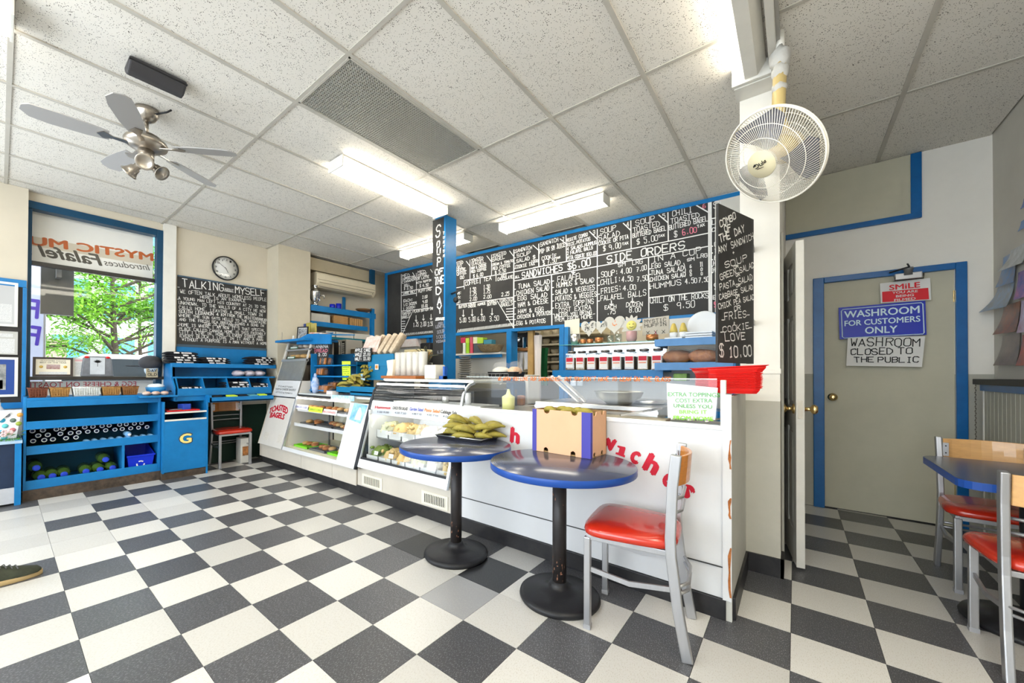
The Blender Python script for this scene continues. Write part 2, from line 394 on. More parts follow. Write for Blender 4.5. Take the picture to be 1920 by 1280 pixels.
FLIP = {(3, 2): 'g', (1, 3): 'd', (3, 3): 'd', (3, 4): 'w', (2, 4): 'k', (-5, -2): 'w', (-7, 0): 'w', (-9, -2): 'w', (-6, -3): 'w', (-8, -3): 'w', (2, 3): 'w', (4, 3): 'w', (1, 4): 'w', (4, 4): 'k'}
tiles = []; rest = {'w': B(), 'k': B(), 'g': B(), 'd': B()}
for i in range(-12, 13):
    for L_ in range(-12, 14):
        x, y = tile_xy(i, L_)
        if x+TS < XL or x > XR or y < YB or y > 4.86: continue
        k = FLIP.get((i, L_), 'k' if (i+L_) % 2 else 'w')
        ps = [pix(min(XR, max(XL, x+a*TS)), y+c*TS, 0) for a in (0, .5, 1) for c in (0, .5, 1)]
        vis = any(p and -5 < p[0] < 1925 and p[1] < 1290 for p in ps)
        if y > 2.45 and x < -.3: vis = False
        if x < -5.5 and y < 1.5 and y > .2: vis = False
        full = x > XL-.001 and x+TS < XR+.02
        d = (Vector((x+.15, y+.15, 0))-EYE).length
        if vis: tiles.append((d, x, y, k))
        else: rest[k].box(max(x, XL)+.0008, min(x+TS, XR)-.0008, y+.0008, y+TS-.0008, -.004, 0)
tiles.sort()
tm = {}
for k, ma in (('w', TW), ('k', TK), ('g', TG), ('d', TD)):
    tm[k] = B().box(.0009, TS-.0009, .0009, TS-.0009, -.004, 0).mesh('floor_tile', ma)
for d, x, y, k in tiles[:298]:
    o = bpy.data.objects.new('floor_tile', tm[k]); C.objects.link(o); o.parent = floor; o.location = Vector((x, y, 0))-floor.location
for d, x, y, k in tiles[298:]: rest[k].box(max(x, XL)+.0008, min(x+TS, XR+.02)-.0008, y+.0008, y+TS-.0008, -.004, 0)
for k, ma in (('w', TW), ('k', TK), ('g', TG), ('d', TD)):
    if rest[k].v: rest[k].build('hidden_floor_tiles', ma, floor, kind='stuff')

# ------------------------------------------------------------------ ceiling
def ceilmat():
    ma = bpy.data.materials.new('pitted_ceiling_tile'); ma.use_nodes = True; nt = ma.node_tree; N = nt.nodes; L = nt.links; b = N['Principled BSDF']
    ge = N.new('ShaderNodeNewGeometry'); vo = N.new('ShaderNodeTexVoronoi'); vo.inputs['Scale'].default_value = 112
    L.new(ge.outputs['Position'], vo.inputs['Vector'])
    ns = N.new('ShaderNodeTexNoise'); ns.inputs['Scale'].default_value = 30; L.new(ge.outputs['Position'], ns.inputs['Vector'])
    mr0 = N.new('ShaderNodeMapRange'); mr0.inputs[1].default_value = .35; mr0.inputs[2].default_value = .75; mr0.inputs[3].default_value = .14; mr0.inputs[4].default_value = .34
    L.new(ns.outputs[0], mr0.inputs[0])
    lt = N.new('ShaderNodeMath'); lt.operation = 'LESS_THAN'; L.new(vo.outputs['Distance'], lt.inputs[0]); L.new(mr0.outputs[0], lt.inputs[1])
    n2 = N.new('ShaderNodeTexNoise'); n2.inputs['Scale'].default_value = 1.3; n2.inputs['Detail'].default_value = 4; L.new(ge.outputs['Position'], n2.inputs['Vector'])
    m1 = N.new('ShaderNodeMix'); m1.data_type = 'RGBA'; m1.inputs[6].default_value = (.75, .72, .66, 1); m1.inputs[7].default_value = (.66, .62, .55, 1); L.new(n2.outputs[0], m1.inputs[0])
    m2 = N.new('ShaderNodeMix'); m2.data_type = 'RGBA'; m2.inputs[7].default_value = (.09, .08, .065, 1); L.new(m1.outputs[2], m2.inputs[6]); L.new(lt.outputs[0], m2.inputs[0])
    L.new(m2.outputs[2], b.inputs['Base Color']); b.inputs['Roughness'].default_value = .9
    inv = N.new('ShaderNodeMath'); inv.operation = 'SUBTRACT'; inv.inputs[0].default_value = 1; L.new(lt.outputs[0], inv.inputs[1])
    bu = N.new('ShaderNodeBump'); bu.inputs['Strength'].default_value = .5; bu.inputs['Distance'].default_value = .003; L.new(inv.outputs[0], bu.inputs['Height']); L.new(bu.outputs[0], b.inputs['Normal'])
    return ma
CT = ceilmat(); TB = mat('ceiling_grid_paint', (.50, .47, .41), .5, noise=.15, nscale=6)
ceil = struct('ceiling', B().box(XL-.1, XR+.1, YB, 7.2, CE+.12, CE+.2), mat('plenum_grey', (.3, .3, .3), .9))
GX = [-.083+.6225*k for k in range(-10, 3)]; GY = [.022+1.242*k for k in range(-3, 5)]
GR = [(-2.573, 1.264), (-2.573, 3.748), (-3.818, 3.748)]
for gi, x in enumerate(GX):
    for gj, y in enumerate(GY):
        if any(abs(x-a) < .05 and abs(y-c) < .05 for a, c in GR): continue
        x0, x1, y0, y1 = max(x, XL)+.010, min(x+.6225, XR)-.010, max(y, YB)+.010, min(y+1.242, YF+.06)-.010
        if x1-x0 < .03 or y1-y0 < .03: continue
        B().box(x0, x1, y0, y1, CE+.006, CE+.02).build('ceiling_tile', CT, ceil)
b = B()
for x in GX:
    if XL < x < XR: b.box(x-.013, x+.013, YB, YF+.06, CE-.002, CE+.006).box(x-.002, x+.002, YB, YF, CE+.006, CE+.04)
b.build('ceiling_grid_runner', TB, ceil)
b = B()
for y in GY:
    if y < YF: b.box(XL, XR, y-.012, y+.012, CE-.001, CE+.005)
b.build('ceiling_grid_cross_bar', TB, ceil)
def grille(x, y, y1):
    g = thing('ceiling_return_grille', {0: 'perforated metal return air grille in the ceiling between fan and strip light', 1: 'small perforated ceiling grille above the menu board, beside the right strip light', 2: 'small perforated ceiling grille behind the blue post'}[grille.n], 'vent', (x+.31, y+.6, CE-.004)); grille.n += 1
    b = B(); x0, x1, y0 = x+.013, x+.61, y+.013; fw = .012
    b.box(x0, x1, y0, y0+fw, CE-.004, CE+.008).box(x0, x1, y1-fw, y1, CE-.004, CE+.008).box(x0, x0+fw, y0, y1, CE-.004, CE+.008).box(x1-fw, x1, y0, y1, CE-.004, CE+.008)
    b.build('grille_frame', TB, g)
    b = B(); p = .0185; k = x0+fw+p/2
    while k < x1-fw: b.box(k-.0035, k+.0035, y0+fw, y1-fw, CE-.001, CE+.007); k += p
    k = y0+fw+p/2
    while k < y1-fw: b.box(x0+fw, x1-fw, k-.0035, k+.0035, CE-.001, CE+.007); k += p
    o = b.build('perforated_core', mat('grille_metal', (.50, .48, .43), .4, metal=.3), g); o['kind'] = 'stuff'
    B().box(x0, x1, y0, y1, CE+.06, CE+.07).build('dark_backing', mat('vent_dark', (.03, .03, .03), .9), g)
grille.n = 0
grille(-2.573, 1.264, 2.49); grille(-2.573, 3.748, 4.55); grille(-3.818, 3.748, 4.5)

# ------------------------------------------------------------------ walls
# the window wall, its piers and the board wall
b = B().box(-6.15, XL, 1.27, 7.2, 0, CE+.12).box(-6.15, XL, -.62, .17, 0, CE+.12).box(-6.15, XL, .17, 1.27, 0, .93).box(-6.15, XL, .17, 1.27, 2.93, CE+.12).box(-6.15, XL, YB, -1.95, 0, CE+.12).box(-6.15, XL, -1.95, -.62, 2.45, CE+.12)
wl = struct('wall_left', b, WALLC)
struct('trim_1', B().box(XL, -5.86, -.62, .17, 0, CE+.004), WALLC)                                 # pier with the notice board
struct('trim_2', B().box(XL, -5.90, 1.275, 1.40, .95, CE+.002), WPAINT)                             # white pilaster right of the window
struct('trim_3', B().box(XL, -5.60, 2.52, 3.0, 0, CE+.004), mat('cream_column_paint', (.58, .52, .40), .6, noise=.06))
struct('wall_right', B().box(XR, XR+.15, YB, 7.2, 0, CE+.12), mat('right_wall_paint', (.62, .59, .52), .6, noise=.08, nscale=3))
# back wall of the shop behind the camera: storefront glazing
b = B().box(XL, XR, YB-.15, YB, 0, .5).box(XL, XR, YB-.15, YB, 2.75, CE+.12).box(XL, -5.5, YB-.15, YB, .5, 2.75).box(.7, XR, YB-.15, YB, .5, 2.75).box(-2.5, -2.3, YB-.15, YB, .5, 2.75)
struct('wall_front', b, WALLC)
struct('window_2', B().box(-5.5, -2.5, YB-.08, YB-.074, .5, 2.75).box(-2.3, .7, YB-.08, YB-.074, .5, 2.75), GLASSW)
# wall between kitchen and washroom passage, ending in the pier beside the counter
ph = B().box(-.265, -.07, 2.98, 7.2, 1.04, CE+.004)
wh = struct('wall_pier', ph, WALLW)
struct('trim_4', B().box(-.265, -.07, 2.98, 7.2, 0, 1.04), mat('pier_grey_paint', (.47, .45, .38), .5, noise=.12, nscale=4))
struct('trim_5', B().box(-.268, -.066, 2.972, 2.985, 1.205, 1.235), WALLW)
struct('baseboard_pier', B().box(-.27, -.055, 2.965, 2.98, 0, .11).box(-.07, -.055, 2.965, 3.12, 0, .11), BLACKB)
# washroom wall
b = B().box(-.07, .2, 4.83, 4.98, 1.21, CE+.12).box(.2, .96, 4.83, 4.98, 2.04, CE+.12).box(.96, XR+.02, 4.83, 4.98, 1.21, CE+.12)
struct('wall_back', b, WALLW)
struct('trim_6', B().box(-.07, .2, 4.826, 4.98, 0, 1.21).box(.96, XR+.02, 4.826, 4.98, 0, 1.21), GREYW)
# ---- washroom door with its blue frame
dr = B().box(.2, .962, 4.84, 4.88, .01, 2.04).build('door_1', DOORG); dr['kind'] = 'structure'
B().box(.125, .2, 4.80, 4.9, 0, 2.085).box(.962, 1.02, 4.80, 4.9, 0, 2.085).box(.2, .962, 4.80, 4.9, 2.035, 2.085).build('door_frame', mat('royal_blue_gloss', (.006, .12, .36), .28, noise=.2, nscale=12), dr, bev=.004)
k = B(); E = Matrix.Rotation(R(90), 3, 'X')
k.lathe([(.034, 0), (.034, .008), (.014, .012), (.013, .035), (.028, .045), (.031, .058), (.024, .070), (.008, .074)], 20, at(1561, 744, 'y', 4.838), E); k.build('door_knob', BRASS, dr, label='brass door knob')
for z in (.25, 1.78): B().box(.955, .967, 4.83, 4.842, z, z+.09).build('hinge', BRASS, dr)
B().box(-.03, .985, 4.86, 4.9, 0, .012).build('threshold', BLACKB, dr)
# ---- transom panel
tr = B().box(-.068, .73, 4.815, 4.835, 2.52, CE).build('trim_7', DOORG); tr['kind'] = 'structure'
B().box(-.068, .79, 4.80, 4.83, 2.485, 2.53).box(.73, .79, 4.80, 4.83, 2.53, CE).build('transom_frame', mat('royal_blue_gloss', 0), tr, bev=.003)

# ---- the open panelled door, its free edge toward the room
hx, hy, fx, fy = -.075, 3.86, .022, 3.165
dv = Vector((fx-hx, fy-hy, 0)); DW = dv.length; ang = math.atan2(dv.y, dv.x)
od = bpy.data.objects.new('door_2', None); C.objects.link(od); od.location = (hx, hy, 0); od.rotation_euler = (0, 0, ang); od['kind'] = 'structure'
DP = mat('open_door_paint', (.62, .60, .54), .4, noise=.1, nscale=6)
b = B(); t = .021
# stiles, rails and recessed panels of a six panel door
st = .11; cols = [(st, DW/2-.05), (DW/2+.05, DW-st)]; rows = [(.22, .86), (1.0, 1.58), (1.70, 1.92)]
b.box(0, st, -t, t, .015, 2.03).box(DW-st, DW, -t, t, .015, 2.03).box(DW/2-.05, DW/2+.05, -t, t, .22, 1.92)
for z0, z1 in ((.015, .22), (.86, 1.0), (1.58, 1.70), (1.92, 2.03)): b.box(st, DW-st, -t, t, z0, z1)
b.build('door_leaf', DP, od, local=True, bev=.003)
for c0, c1 in cols:
    for z0, z1 in rows: B().box(c0-.002, c1+.002, -t+.009, t-.009, z0-.002, z1+.002).box(c0+.03, c1-.03, -t+.002, t-.002, z0+.03, z1-.03).build('door_panel', DP, od, local=True, bev=.004)
for sg in (-1, 1):
    B().lathe([(.032, 0), (.032, .006), (.013, .01), (.012, .035), (.027, .045), (.030, .058), (.022, .070), (.006, .073)], 20, (DW-.065, sg*t, .985), Matrix.Rotation(R(-90*sg), 3, 'X')).build('door_knob', BRASS, od, local=True, label='worn brass door knob')
B().box(DW-.001, DW+.002, -.012, .012, .93, 1.04).build('latch_plate', mat('latch_metal', (.4, .36, .3), .4, metal=1), od, local=True)
for z in (.2, 1.0, 1.8): B().tube([(0, t+.004, z), (0, t+.004, z+.09)], .006).build('hinge', NICKEL, od, local=True)
struct('trim_8', B().box(-.068, -.056, 3.13, 3.20, 0, 2.09), mat('door_jamb_grey', (.34, .33, .29), .5))

# ---- half height panelled radiator cover along the right wall
rc = thing('radiator_cover', 'grey-green beadboard cover with black ledge at the right wall, beyond the chairs', 'radiator cover', (1.08, 3.9, 0))
b = B(); y = 2.9
while y < 4.58:
    B().box(1.045, XR-.002, y+.002, y+.066, .0, 1.09).build('bead_board', mat('beadboard_paint', (.44, .43, .36), .45, noise=.1), rc, bev=.003); y += .068
B().box(1.03, XR-.002, 2.9, 4.6, 1.09, 1.135).build('blue_rail', mat('royal_blue_gloss', 0), rc)
B().box(1.0, XR-.002, 2.88, 4.62, 1.135, 1.175).build('ledge', mat('ledge_black', (.03, .03, .03), .5, noise=.4, nscale=20), rc, bev=.004)
B().box(1.04, 1.06, 4.58, 4.6, 0, 1.09).build('corner_post', WPAINT, rc)
ch = B()
for i in range(46): ch.tube([(1.015, 4.625, 1.15-i*.017), (1.015+(.003 if i % 2 else -.003), 4.625, 1.15-i*.017-.013)], .0032, 5)
tag(ch.build('bead_chain', mat('chain_metal', (.25, .23, .2), .4, metal=1)), 'dark bead chain hanging down beside the beadboard cover', 'chain')

# ------------------------------------------------------------------ the window and what is outside
wf = B().box(-6.05, -5.93, .17, 1.215, 2.86, 2.935).box(-6.05, -5.93, 1.215, 1.275, .93, 2.935).box(-6.05, -5.95, .17, .20, .93, 2.86)
w1 = struct('window_1', wf, BLUED, bev=.004)
B().box(-6.012, -6.006, .20, 1.215, .93, 2.86).build('window_pane', GLASSW, w1)
B().box(-6.03, -5.88, .19, 1.30, 1.115, 1.15).build('window_ledge', mat('dark_bronze_ledge', (.035, .03, .025), .4), w1, bev=.003)
B().box(-6.06, -6.02, .17, 1.22, 2.30, 2.345).build('mullion', mat('dark_bronze_ledge', 0), w1)
struct('trim_9', B().box(-6.2, -6.05, YB, 7, -.3, 0).box(-30, -6.15, -14, 30, -.35, -.15), mat('sidewalk_concrete', (.42, .41, .39), .85, noise=.2, nscale=2))
sv = thing('sign_banner', 'long white shop banner with reversed orange and black lettering outside the window', 'banner', (-6.12, .7, 2.3))
B().box(-6.135, -6.125, -.6, 1.215, 2.36, 2.92).build('banner_sheet', mat('banner_white', (.82, .80, .74), .7, noise=.04), sv)
n = Vector((1, 0, 0))
BO = mat('banner_orange', (.50, .12, .03), .6); BK = mat('banner_black', (.10, .09, .07), .6)
B().box(-6.1245, -6.1235, -.6, 1.205, 2.52, 2.62).build('tan_stripe', mat('banner_tan', (.62, .55, .43), .7), sv)
X = -6.124
typed('MYSTIC MUFFIN', at(287, 489, 'x', X), at(-60, 442, 'x', X), .09, n, BO, sv, bold=.02)
typed('Introduces', at(281, 507, 'x', X), at(195, 497, 'x', X), .07, n, BK, sv, shear=.3)
typed('Falafel', at(191, 498, 'x', X), at(70, 479, 'x', X), .12, n, BK, sv, bold=.015, shear=.3)
typed('and', at(60, 478, 'x', X), at(20, 471, 'x', X), .09, n, BK, sv, shear=.3)
b = B().box(-6.17, -6.10, .15, .55, 2.31, 2.36).box(-6.165, -6.12, .33, .36, 2.0, 2.33)
hb = thing('hanging_sign_box', 'grey box sign seen from behind, hung outside the window', 'sign', (-6.35, .4, 1.9))
a, c = at(76, 512, 'x', -6.4), at(137, 593, 'x', -6.4)
B().box(-6.42, -6.34, a.y, c.y, c.z, a.z+.15).build('sign_body', mat('sign_back_grey', (.10, .10, .095), .5, noise=.15), hb, bev=.004)
B().box(-6.36, -6.2, (a.y+c.y)/2-.02, (a.y+c.y)/2+.02, a.z-.05, a.z+.35).box(-6.22, -6.14, (a.y+c.y)/2-.02, (a.y+c.y)/2+.02, a.z+.31, a.z+.35).build('bracket', GREYM, hb)
a, c = at(52, 505, 'x', -6.9), at(80, 705, 'x', -6.9)
fb = thing('feather_banner', 'pale blue vertical banner with purple letters standing outside at window left', 'banner', (-6.9, a.y-.1, -.15))
B().box(-6.905, -6.895, a.y-.5, c.y, .2, 2.9).build('banner_cloth', mat('pale_blue_cloth', (.50, .55, .75), .8, noise=.08), fb)
B().tube([(-6.9, c.y+.01, -.15), (-6.9, c.y+.01, 2.95)], .012).build('pole', GREYM, fb)
for v in (597, 647): typed('F', at(71, v, 'x', -6.893), at(53, v-2, 'x', -6.893), .22, n, mat('purple_ink', (.06, .03, .38), .6), fb, bold=.012)
# tree
def tree(x, y, h, cr, name_label, seed, n=9000):
    rnd = random.Random(seed); t = thing('street_tree', name_label, 'tree', (x, y, -.15))
    bk = mat('tree_bark', (.07, .055, .04), .9, noise=.4, nscale=20)
    b = B().tube([(x, y, -.15), (x+.05, y+.05, 1.2), (x, y, 2.2), (x+.1, y-.05, h*.75)], [.075, .06, .05, .02], 8); b.build('trunk', bk, t)
    tips = []
    bb = B()
    for i in range(26):
        a = rnd.uniform(0, 6.28); z0 = rnd.uniform(1.3, h*.7); l = cr*rnd.uniform(.6, 1.0)*(1-.4*abs(z0-2.2)/h)
        e = Vector((x+math.cos(a)*l, y+math.sin(a)*l, z0+rnd.uniform(.2, .9))); s_ = Vector((x, y, z0)); md = (s_+e)/2+Vector((0, 0, .15))
        bb.tube([s_, md, e], [.035, .02, .008], 5)
        for f in (.45, .65, .85, 1): tips.append(s_.lerp(e, f)+Vector((0, 0, .1)))
        for q in range(3):
            f = rnd.uniform(.4, .9); o_ = s_.lerp(e, f); e2 = o_+Vector((rnd.uniform(-.6, .6), rnd.uniform(-.6, .6), rnd.uniform(0, .4))); bb.tube([o_, e2], [.012, .005], 4); tips.append(e2)
    bb.build('branches', bk, t, kind='stuff')
    lf = B()
    for i in range(n):
        c = Vector(rnd.choice(tips))+Vector((rnd.gauss(0, .26), rnd.gauss(0, .26), rnd.gauss(0, .09)))
        u = Vector((rnd.gauss(0, 1), rnd.gauss(0, 1), rnd.gauss(0, .45))).normalized(); w = u.cross(Vector((rnd.gauss(0, .3), rnd.gauss(0, .3), 1))).normalized()
        L_ = rnd.uniform(.035, .07)
        lf.quad(c-u*L_, c+w*L_*.35, c+u*L_, c-w*L_*.35)
    lf.build('foliage', mat('spring_leaf', (.24, .50, .03), .6, noise=.4, nscale=1.5, col2=(.10, .30, .02)), t, kind='stuff')
p = at(212, 640, 'x', -10.5); tree(-10.5, p.y, 5.0, 2.3, 'bright green leafy street tree right outside the window', 3, 22000)
p = at(262, 640, 'x', -17); tree(-17, p.y, 6, 2.6, 'second green tree farther back across the street', 5, 5000)
# building across the street
bd = thing('distant_building', 'pale building with blue glass across the street behind the tree', 'building', (-24, 4, -.15))
B().box(-26, -24, -4, 12, -.15, 9).build('wall', mat('pale_stone', (.75, .73, .70), .8, noise=.1, nscale=.6), bd)
for iy in range(9):
    for iz in range(3): B().box(-24.0, -23.95, -3.4+iy*1.6, -2.3+iy*1.6, 1.2+iz*2.5, 2.8+iz*2.5).build('window', mat('blue_window_glass', (.08, .28, .48), .15), bd)
# parked car
cp = at(258, 700, 'x', -8.6)
car = thing('parked_car', 'white car parked at the kerb, its wheel arch showing low in the window', 'car', (-8.6, cp.y+1.2, -.15))
cw = mat('white_car_paint', (.78, .80, .84), .2, coat=1)
y0 = cp.y-2.3; prof = [(0, .25), (0, .85), (.15, 1.0), (.9, 1.14), (1.6, 1.62), (3.1, 1.62), (3.9, 1.15), (4.4, 1.0), (4.45, .3)]
B().ext([(-9.4, y0+a, c-.15) for a, c in prof], (1.6, 0, 0)).build('body', cw, car, bev=.06, seg=3)
B().ext([(-7.805, y0+a, c-.15) for a, c in ((1.15, 1.2), (1.7, 1.55), (3.0, 1.55), (3.6, 1.2))], (.012, 0, 0)).build('side_window', mat('car_glass', (.03, .04, .05), .1), car)
for wy in (.85, 3.6):
    w_ = B().lathe([(.33, -.1), (.35, -.08), (.35, .08), (.33, .1)], 28, (-7.86, y0+wy, .19), Matrix.Rotation(R(90), 3, 'Y')).build('wheel', RUBBER, car)
    B().lathe([(.21, 0), (.21, .02), (.05, .03)], 20, (-7.77, y0+wy, .19), Matrix.Rotation(R(90), 3, 'Y')).build('hub', GREYM, w_)
a = at(245, 684, 'x', -7.7); B().cbox((-7.72, y0+1.25, 1.05), (.14, .16, .12)).build('wing_mirror', cw, car, bev=.02)
# red poster board across the road
a = at(100, 652, 'x', -12); tag(B().box(-12.05, -12, a.y-.25, a.y+.2, .4, 1.9).build('street_poster', mat('pale_pink_poster', (.8, .55, .5), .8)), 'small pink notice on the far pavement left of the tree', 'poster')

# ================================================================== WRITTEN BOARDS
def c9(x, y): return 1000+x/4.2667, 340+y/4.2667
def c8(x, y): return 720+x/4.9235, 380+y/4.9235
def cA(x, y): return 740+x/6.4, 480+y/6.4
def c3(x, y): return 300+x/5.819, 440+y/5.819
def cB(x, y): return 1040+x/4.571, 580+y/4.571
def write(ck, f, s, w=.0065, key='w'):
    for t, x0, y0, x1, y1, h in s:
        p, q = f(x0, y0), f(x1, y1)
        sc = f(0, 1)[1]-f(0, 0)[1]
        ck.text(t, p, q, h*sc, w, key)
def rules(ck, f, s, w=.011, key='w'):
    for x0, y0, x1, y1 in s: ck.line(f(x0, y0), f(x1, y1), w, key)
# ---- the long menu board over the kitchen opening
MP, MN = Vector((-5.68, 4.50, 2)), Vector((.0396, -1, 0)).normalized()
def MB(x, z, d=0):
    """a point on the menu board's face, d behind it"""
    return Vector((x, 4.50+(x+5.68)*.0396, z))-MN*d
mb = thing('menu_board', 'long black chalk menu board with blue frame across the wall above the kitchen opening', 'menu board', (-3, 4.6, 1.8))
ZB0, ZB1 = 1.825, 3.0
B().ext([MB(-5.66, ZB0), MB(-.268, ZB0), MB(-.268, ZB1), MB(-5.66, ZB1)], -MN*.02).build('board_panel', BOARD, mb)
b = B()
def frame(x0, x1, z0, z1, f=-.012, k=.03, name='blue_frame'):
    return B().ext([MB(x0, z0, f), MB(x1, z0, f), MB(x1, z1, f), MB(x0, z1, f)], -MN*(k-f)).build(name, BLUE, mb, bev=.003)
frame(-5.72, -.268, 2.978, 3.02); frame(-5.72, -.268, 1.79, 1.835); frame(-5.72, -5.655, 1.835, 2.978)
ck = Chalk(MB(-5.68, 2), MN)
write(ck, c9, [('SANDWICH', 58, 520, 200, 478, 32), ('POP OR SM JUICE', 52, 578, 255, 522, 36), ('COOKIE', 70, 632, 185, 605, 30), ('$ 7.50', 78, 668, 185, 645, 34), ('TAX', 190, 620, 215, 612, 14),
 ('2', 235, 475, 250, 471, 26), ('VEGITE COMBO', 268, 485, 435, 435, 26), ('RICE.POTATOS', 272, 520, 455, 470, 26), ('4 SALADS.HUMMUS', 272, 555, 505, 500, 26), ('2 FALAFEL BALLS', 272, 590, 475, 540, 26),
 ('PITA COOKIE $10.00', 270, 628, 505, 585, 28), ('SOUP', 538, 420, 660, 390, 42), ('+', 590, 432, 615, 426, 18), ('SALAD', 525, 475, 692, 435, 42), ('COOKIE OR PITA', 525, 512, 760, 455, 30), ('$ 9.00', 560, 560, 700, 530, 44), ('TAX', 712, 512, 760, 500, 20),
 ('SOUP', 820, 352, 970, 318, 44), ('TOASTED', 800, 412, 1010, 355, 42), ('BUTTERED BAGEL', 795, 452, 1062, 390, 36), ('$ 5.00', 830, 508, 995, 470, 46), ('TAX', 1000, 448, 1050, 438, 20),
 ('CHILI', 1112, 282, 1270, 245, 44), ('TOASTED', 1100, 338, 1328, 285, 40), ('BUTTERED BAGEL', 1088, 390, 1395, 315, 40), ('$', 1128, 445, 1160, 440, 48), ('TAX', 1312, 370, 1370, 355, 20),
 ('SUPE', 1440, 218, 1645, 180, 52), ('NI', 1580, 235, 1650, 225, 38), ('3', 478, 425, 500, 420, 34), ('4', 748, 362, 770, 356, 34), ('5', 1038, 297, 1062, 290, 36)])
write(ck, c9, [('6.00', 1195, 430, 1305, 408, 46), ('6', 1358, 215, 1385, 208, 34), ('$', 1450, 1010, 1478, 1006, 50)], key='p')
write(ck, c9, [('SIDE ORDERS', 592, 655, 1205, 540, 62), ('SANDWICHES $6.00', -90, 777, 455, 670, 52)], w=.012)
write(ck, c9, [('SM', 680, 685, 735, 675, 30), ('LRG', 795, 668, 872, 656, 34), ('SOUP:', 545, 770, 680, 745, 42), ('4.00', 700, 742, 785, 728, 42), ('7.00', 828, 722, 905, 708, 40), ('CHILI:', 538, 830, 700, 800, 42), ('4.50', 708, 806, 797, 795, 42), ('7.50', 830, 802, 917, 790, 42),
 ('FRIES:', 545, 900, 705, 872, 42), ('4.00', 718, 875, 820, 862, 42), ('FALAFEL BALLS', 538, 955, 900, 912, 42), ('EACH', 572, 1022, 662, 1012, 30), ('DOZEN', 745, 1005, 872, 995, 34), ('.75', 590, 1065, 655, 1060, 38), ('8.00', 768, 1050, 858, 1042, 38),
 ('IN A CUP', 955, 645, 1340, 575, 50), ('SM', 1230, 640, 1285, 632, 24), ('LRG', 1310, 615, 1390, 605, 32), ('EGG SALAD', 948, 698, 1175, 665, 38), ('TUNA SALAD', 940, 750, 1200, 715, 38), ('CHICKEN SALAD', 935, 800, 1215, 760, 34), ('}', 1210, 765, 1235, 760, 110),
 ('6', 1252, 692, 1268, 690, 26), ('0', 1252, 730, 1268, 728, 24), ('0', 1254, 758, 1270, 756, 22), ('11', 1335, 682, 1356, 678, 36), ('0', 1340, 716, 1356, 714, 22), ('0', 1342, 750, 1358, 748, 22),
 ('HUMMUS', 935, 862, 1180, 825, 42), ('4.50', 1215, 820, 1308, 808, 40), ('7.50', 1325, 810, 1403, 800, 40), ('CHILI ON THE ROCKS', 935, 975, 1398, 930, 44), ('$', 1045, 1035, 1090, 1030, 54), ('9.50', 1150, 1020, 1290, 1005, 56),
 ('FALAFEL', 195, 805, 395, 775, 46), ('HUMMUS & SALAD', 188, 850, 485, 805, 38), ('SALAD & VEGGIES', 178, 905, 490, 865, 38), ('POTATOS & VEGGIES', 178, 958, 505, 918, 40), ('EXTRA TOPPINS', 178, 1012, 482, 975, 40), ('COST EXTRA', 205, 1050, 460, 1022, 34),
 ('"UNLESS YOU BRING', 155, 1088, 465, 1058, 28), ('THEM FROM HOME"', 168, 1122, 495, 1090, 32), ('LA', 1430, 345, 1475, 338, 34), ('CH', 1430, 405, 1475, 398, 34), ('C', 1450, 520, 1470, 517, 34), ('T', 1450, 575, 1470, 572, 34), ('E', 1448, 625, 1470, 622, 34), ('HE', 1440, 672, 1475, 668, 34), ('HU', 1438, 728, 1475, 722, 34), ('$', 1450, 870, 1478, 865, 50), ('EX', 1438, 942, 1475, 938, 32)])
rules(ck, c9, [(43, 500, 43, 680), (262, 425, 265, 640), (512, 385, 512, 1122), (780, 315, 783, 540), (1077, 250, 1080, 478), (922, 610, 925, 1085), (147, 750, 150, 1155), (0, 690, 512, 595), (512, 595, 1408, 412), (0, 772, 512, 680), (512, 680, 922, 608), (922, 608, 1405, 518), (925, 930, 1408, 877),
 (450, 400, 512, 462), (720, 335, 780, 392), (1003, 268, 1077, 330), (1305, 192, 1408, 252), (215, 460, 262, 500), (1420, 300, 1478, 288), (625, 955, 625, 992), (612, 980, 625, 992), (638, 980, 625, 992), (793, 935, 793, 970), (782, 960, 793, 970), (805, 960, 793, 970), (320, 708, 320, 738), (306, 725, 320, 738), (334, 725, 320, 738)])
rules(ck, c9, [(1406, 168, 1410, 1040), (1418, 166, 1422, 1040)], w=.02)
rules(ck, c9, [(515, y, 530, y-2) for y in (772, 832, 903, 958)]+[(150, y, 163, y-2) for y in (798, 850, 905, 958, 1014)]+[(927, y, 940, y-2) for y in (700, 745, 800, 858)]+[(1420, y, 1434, y-2) for y in (520, 575, 628, 680, 732)])
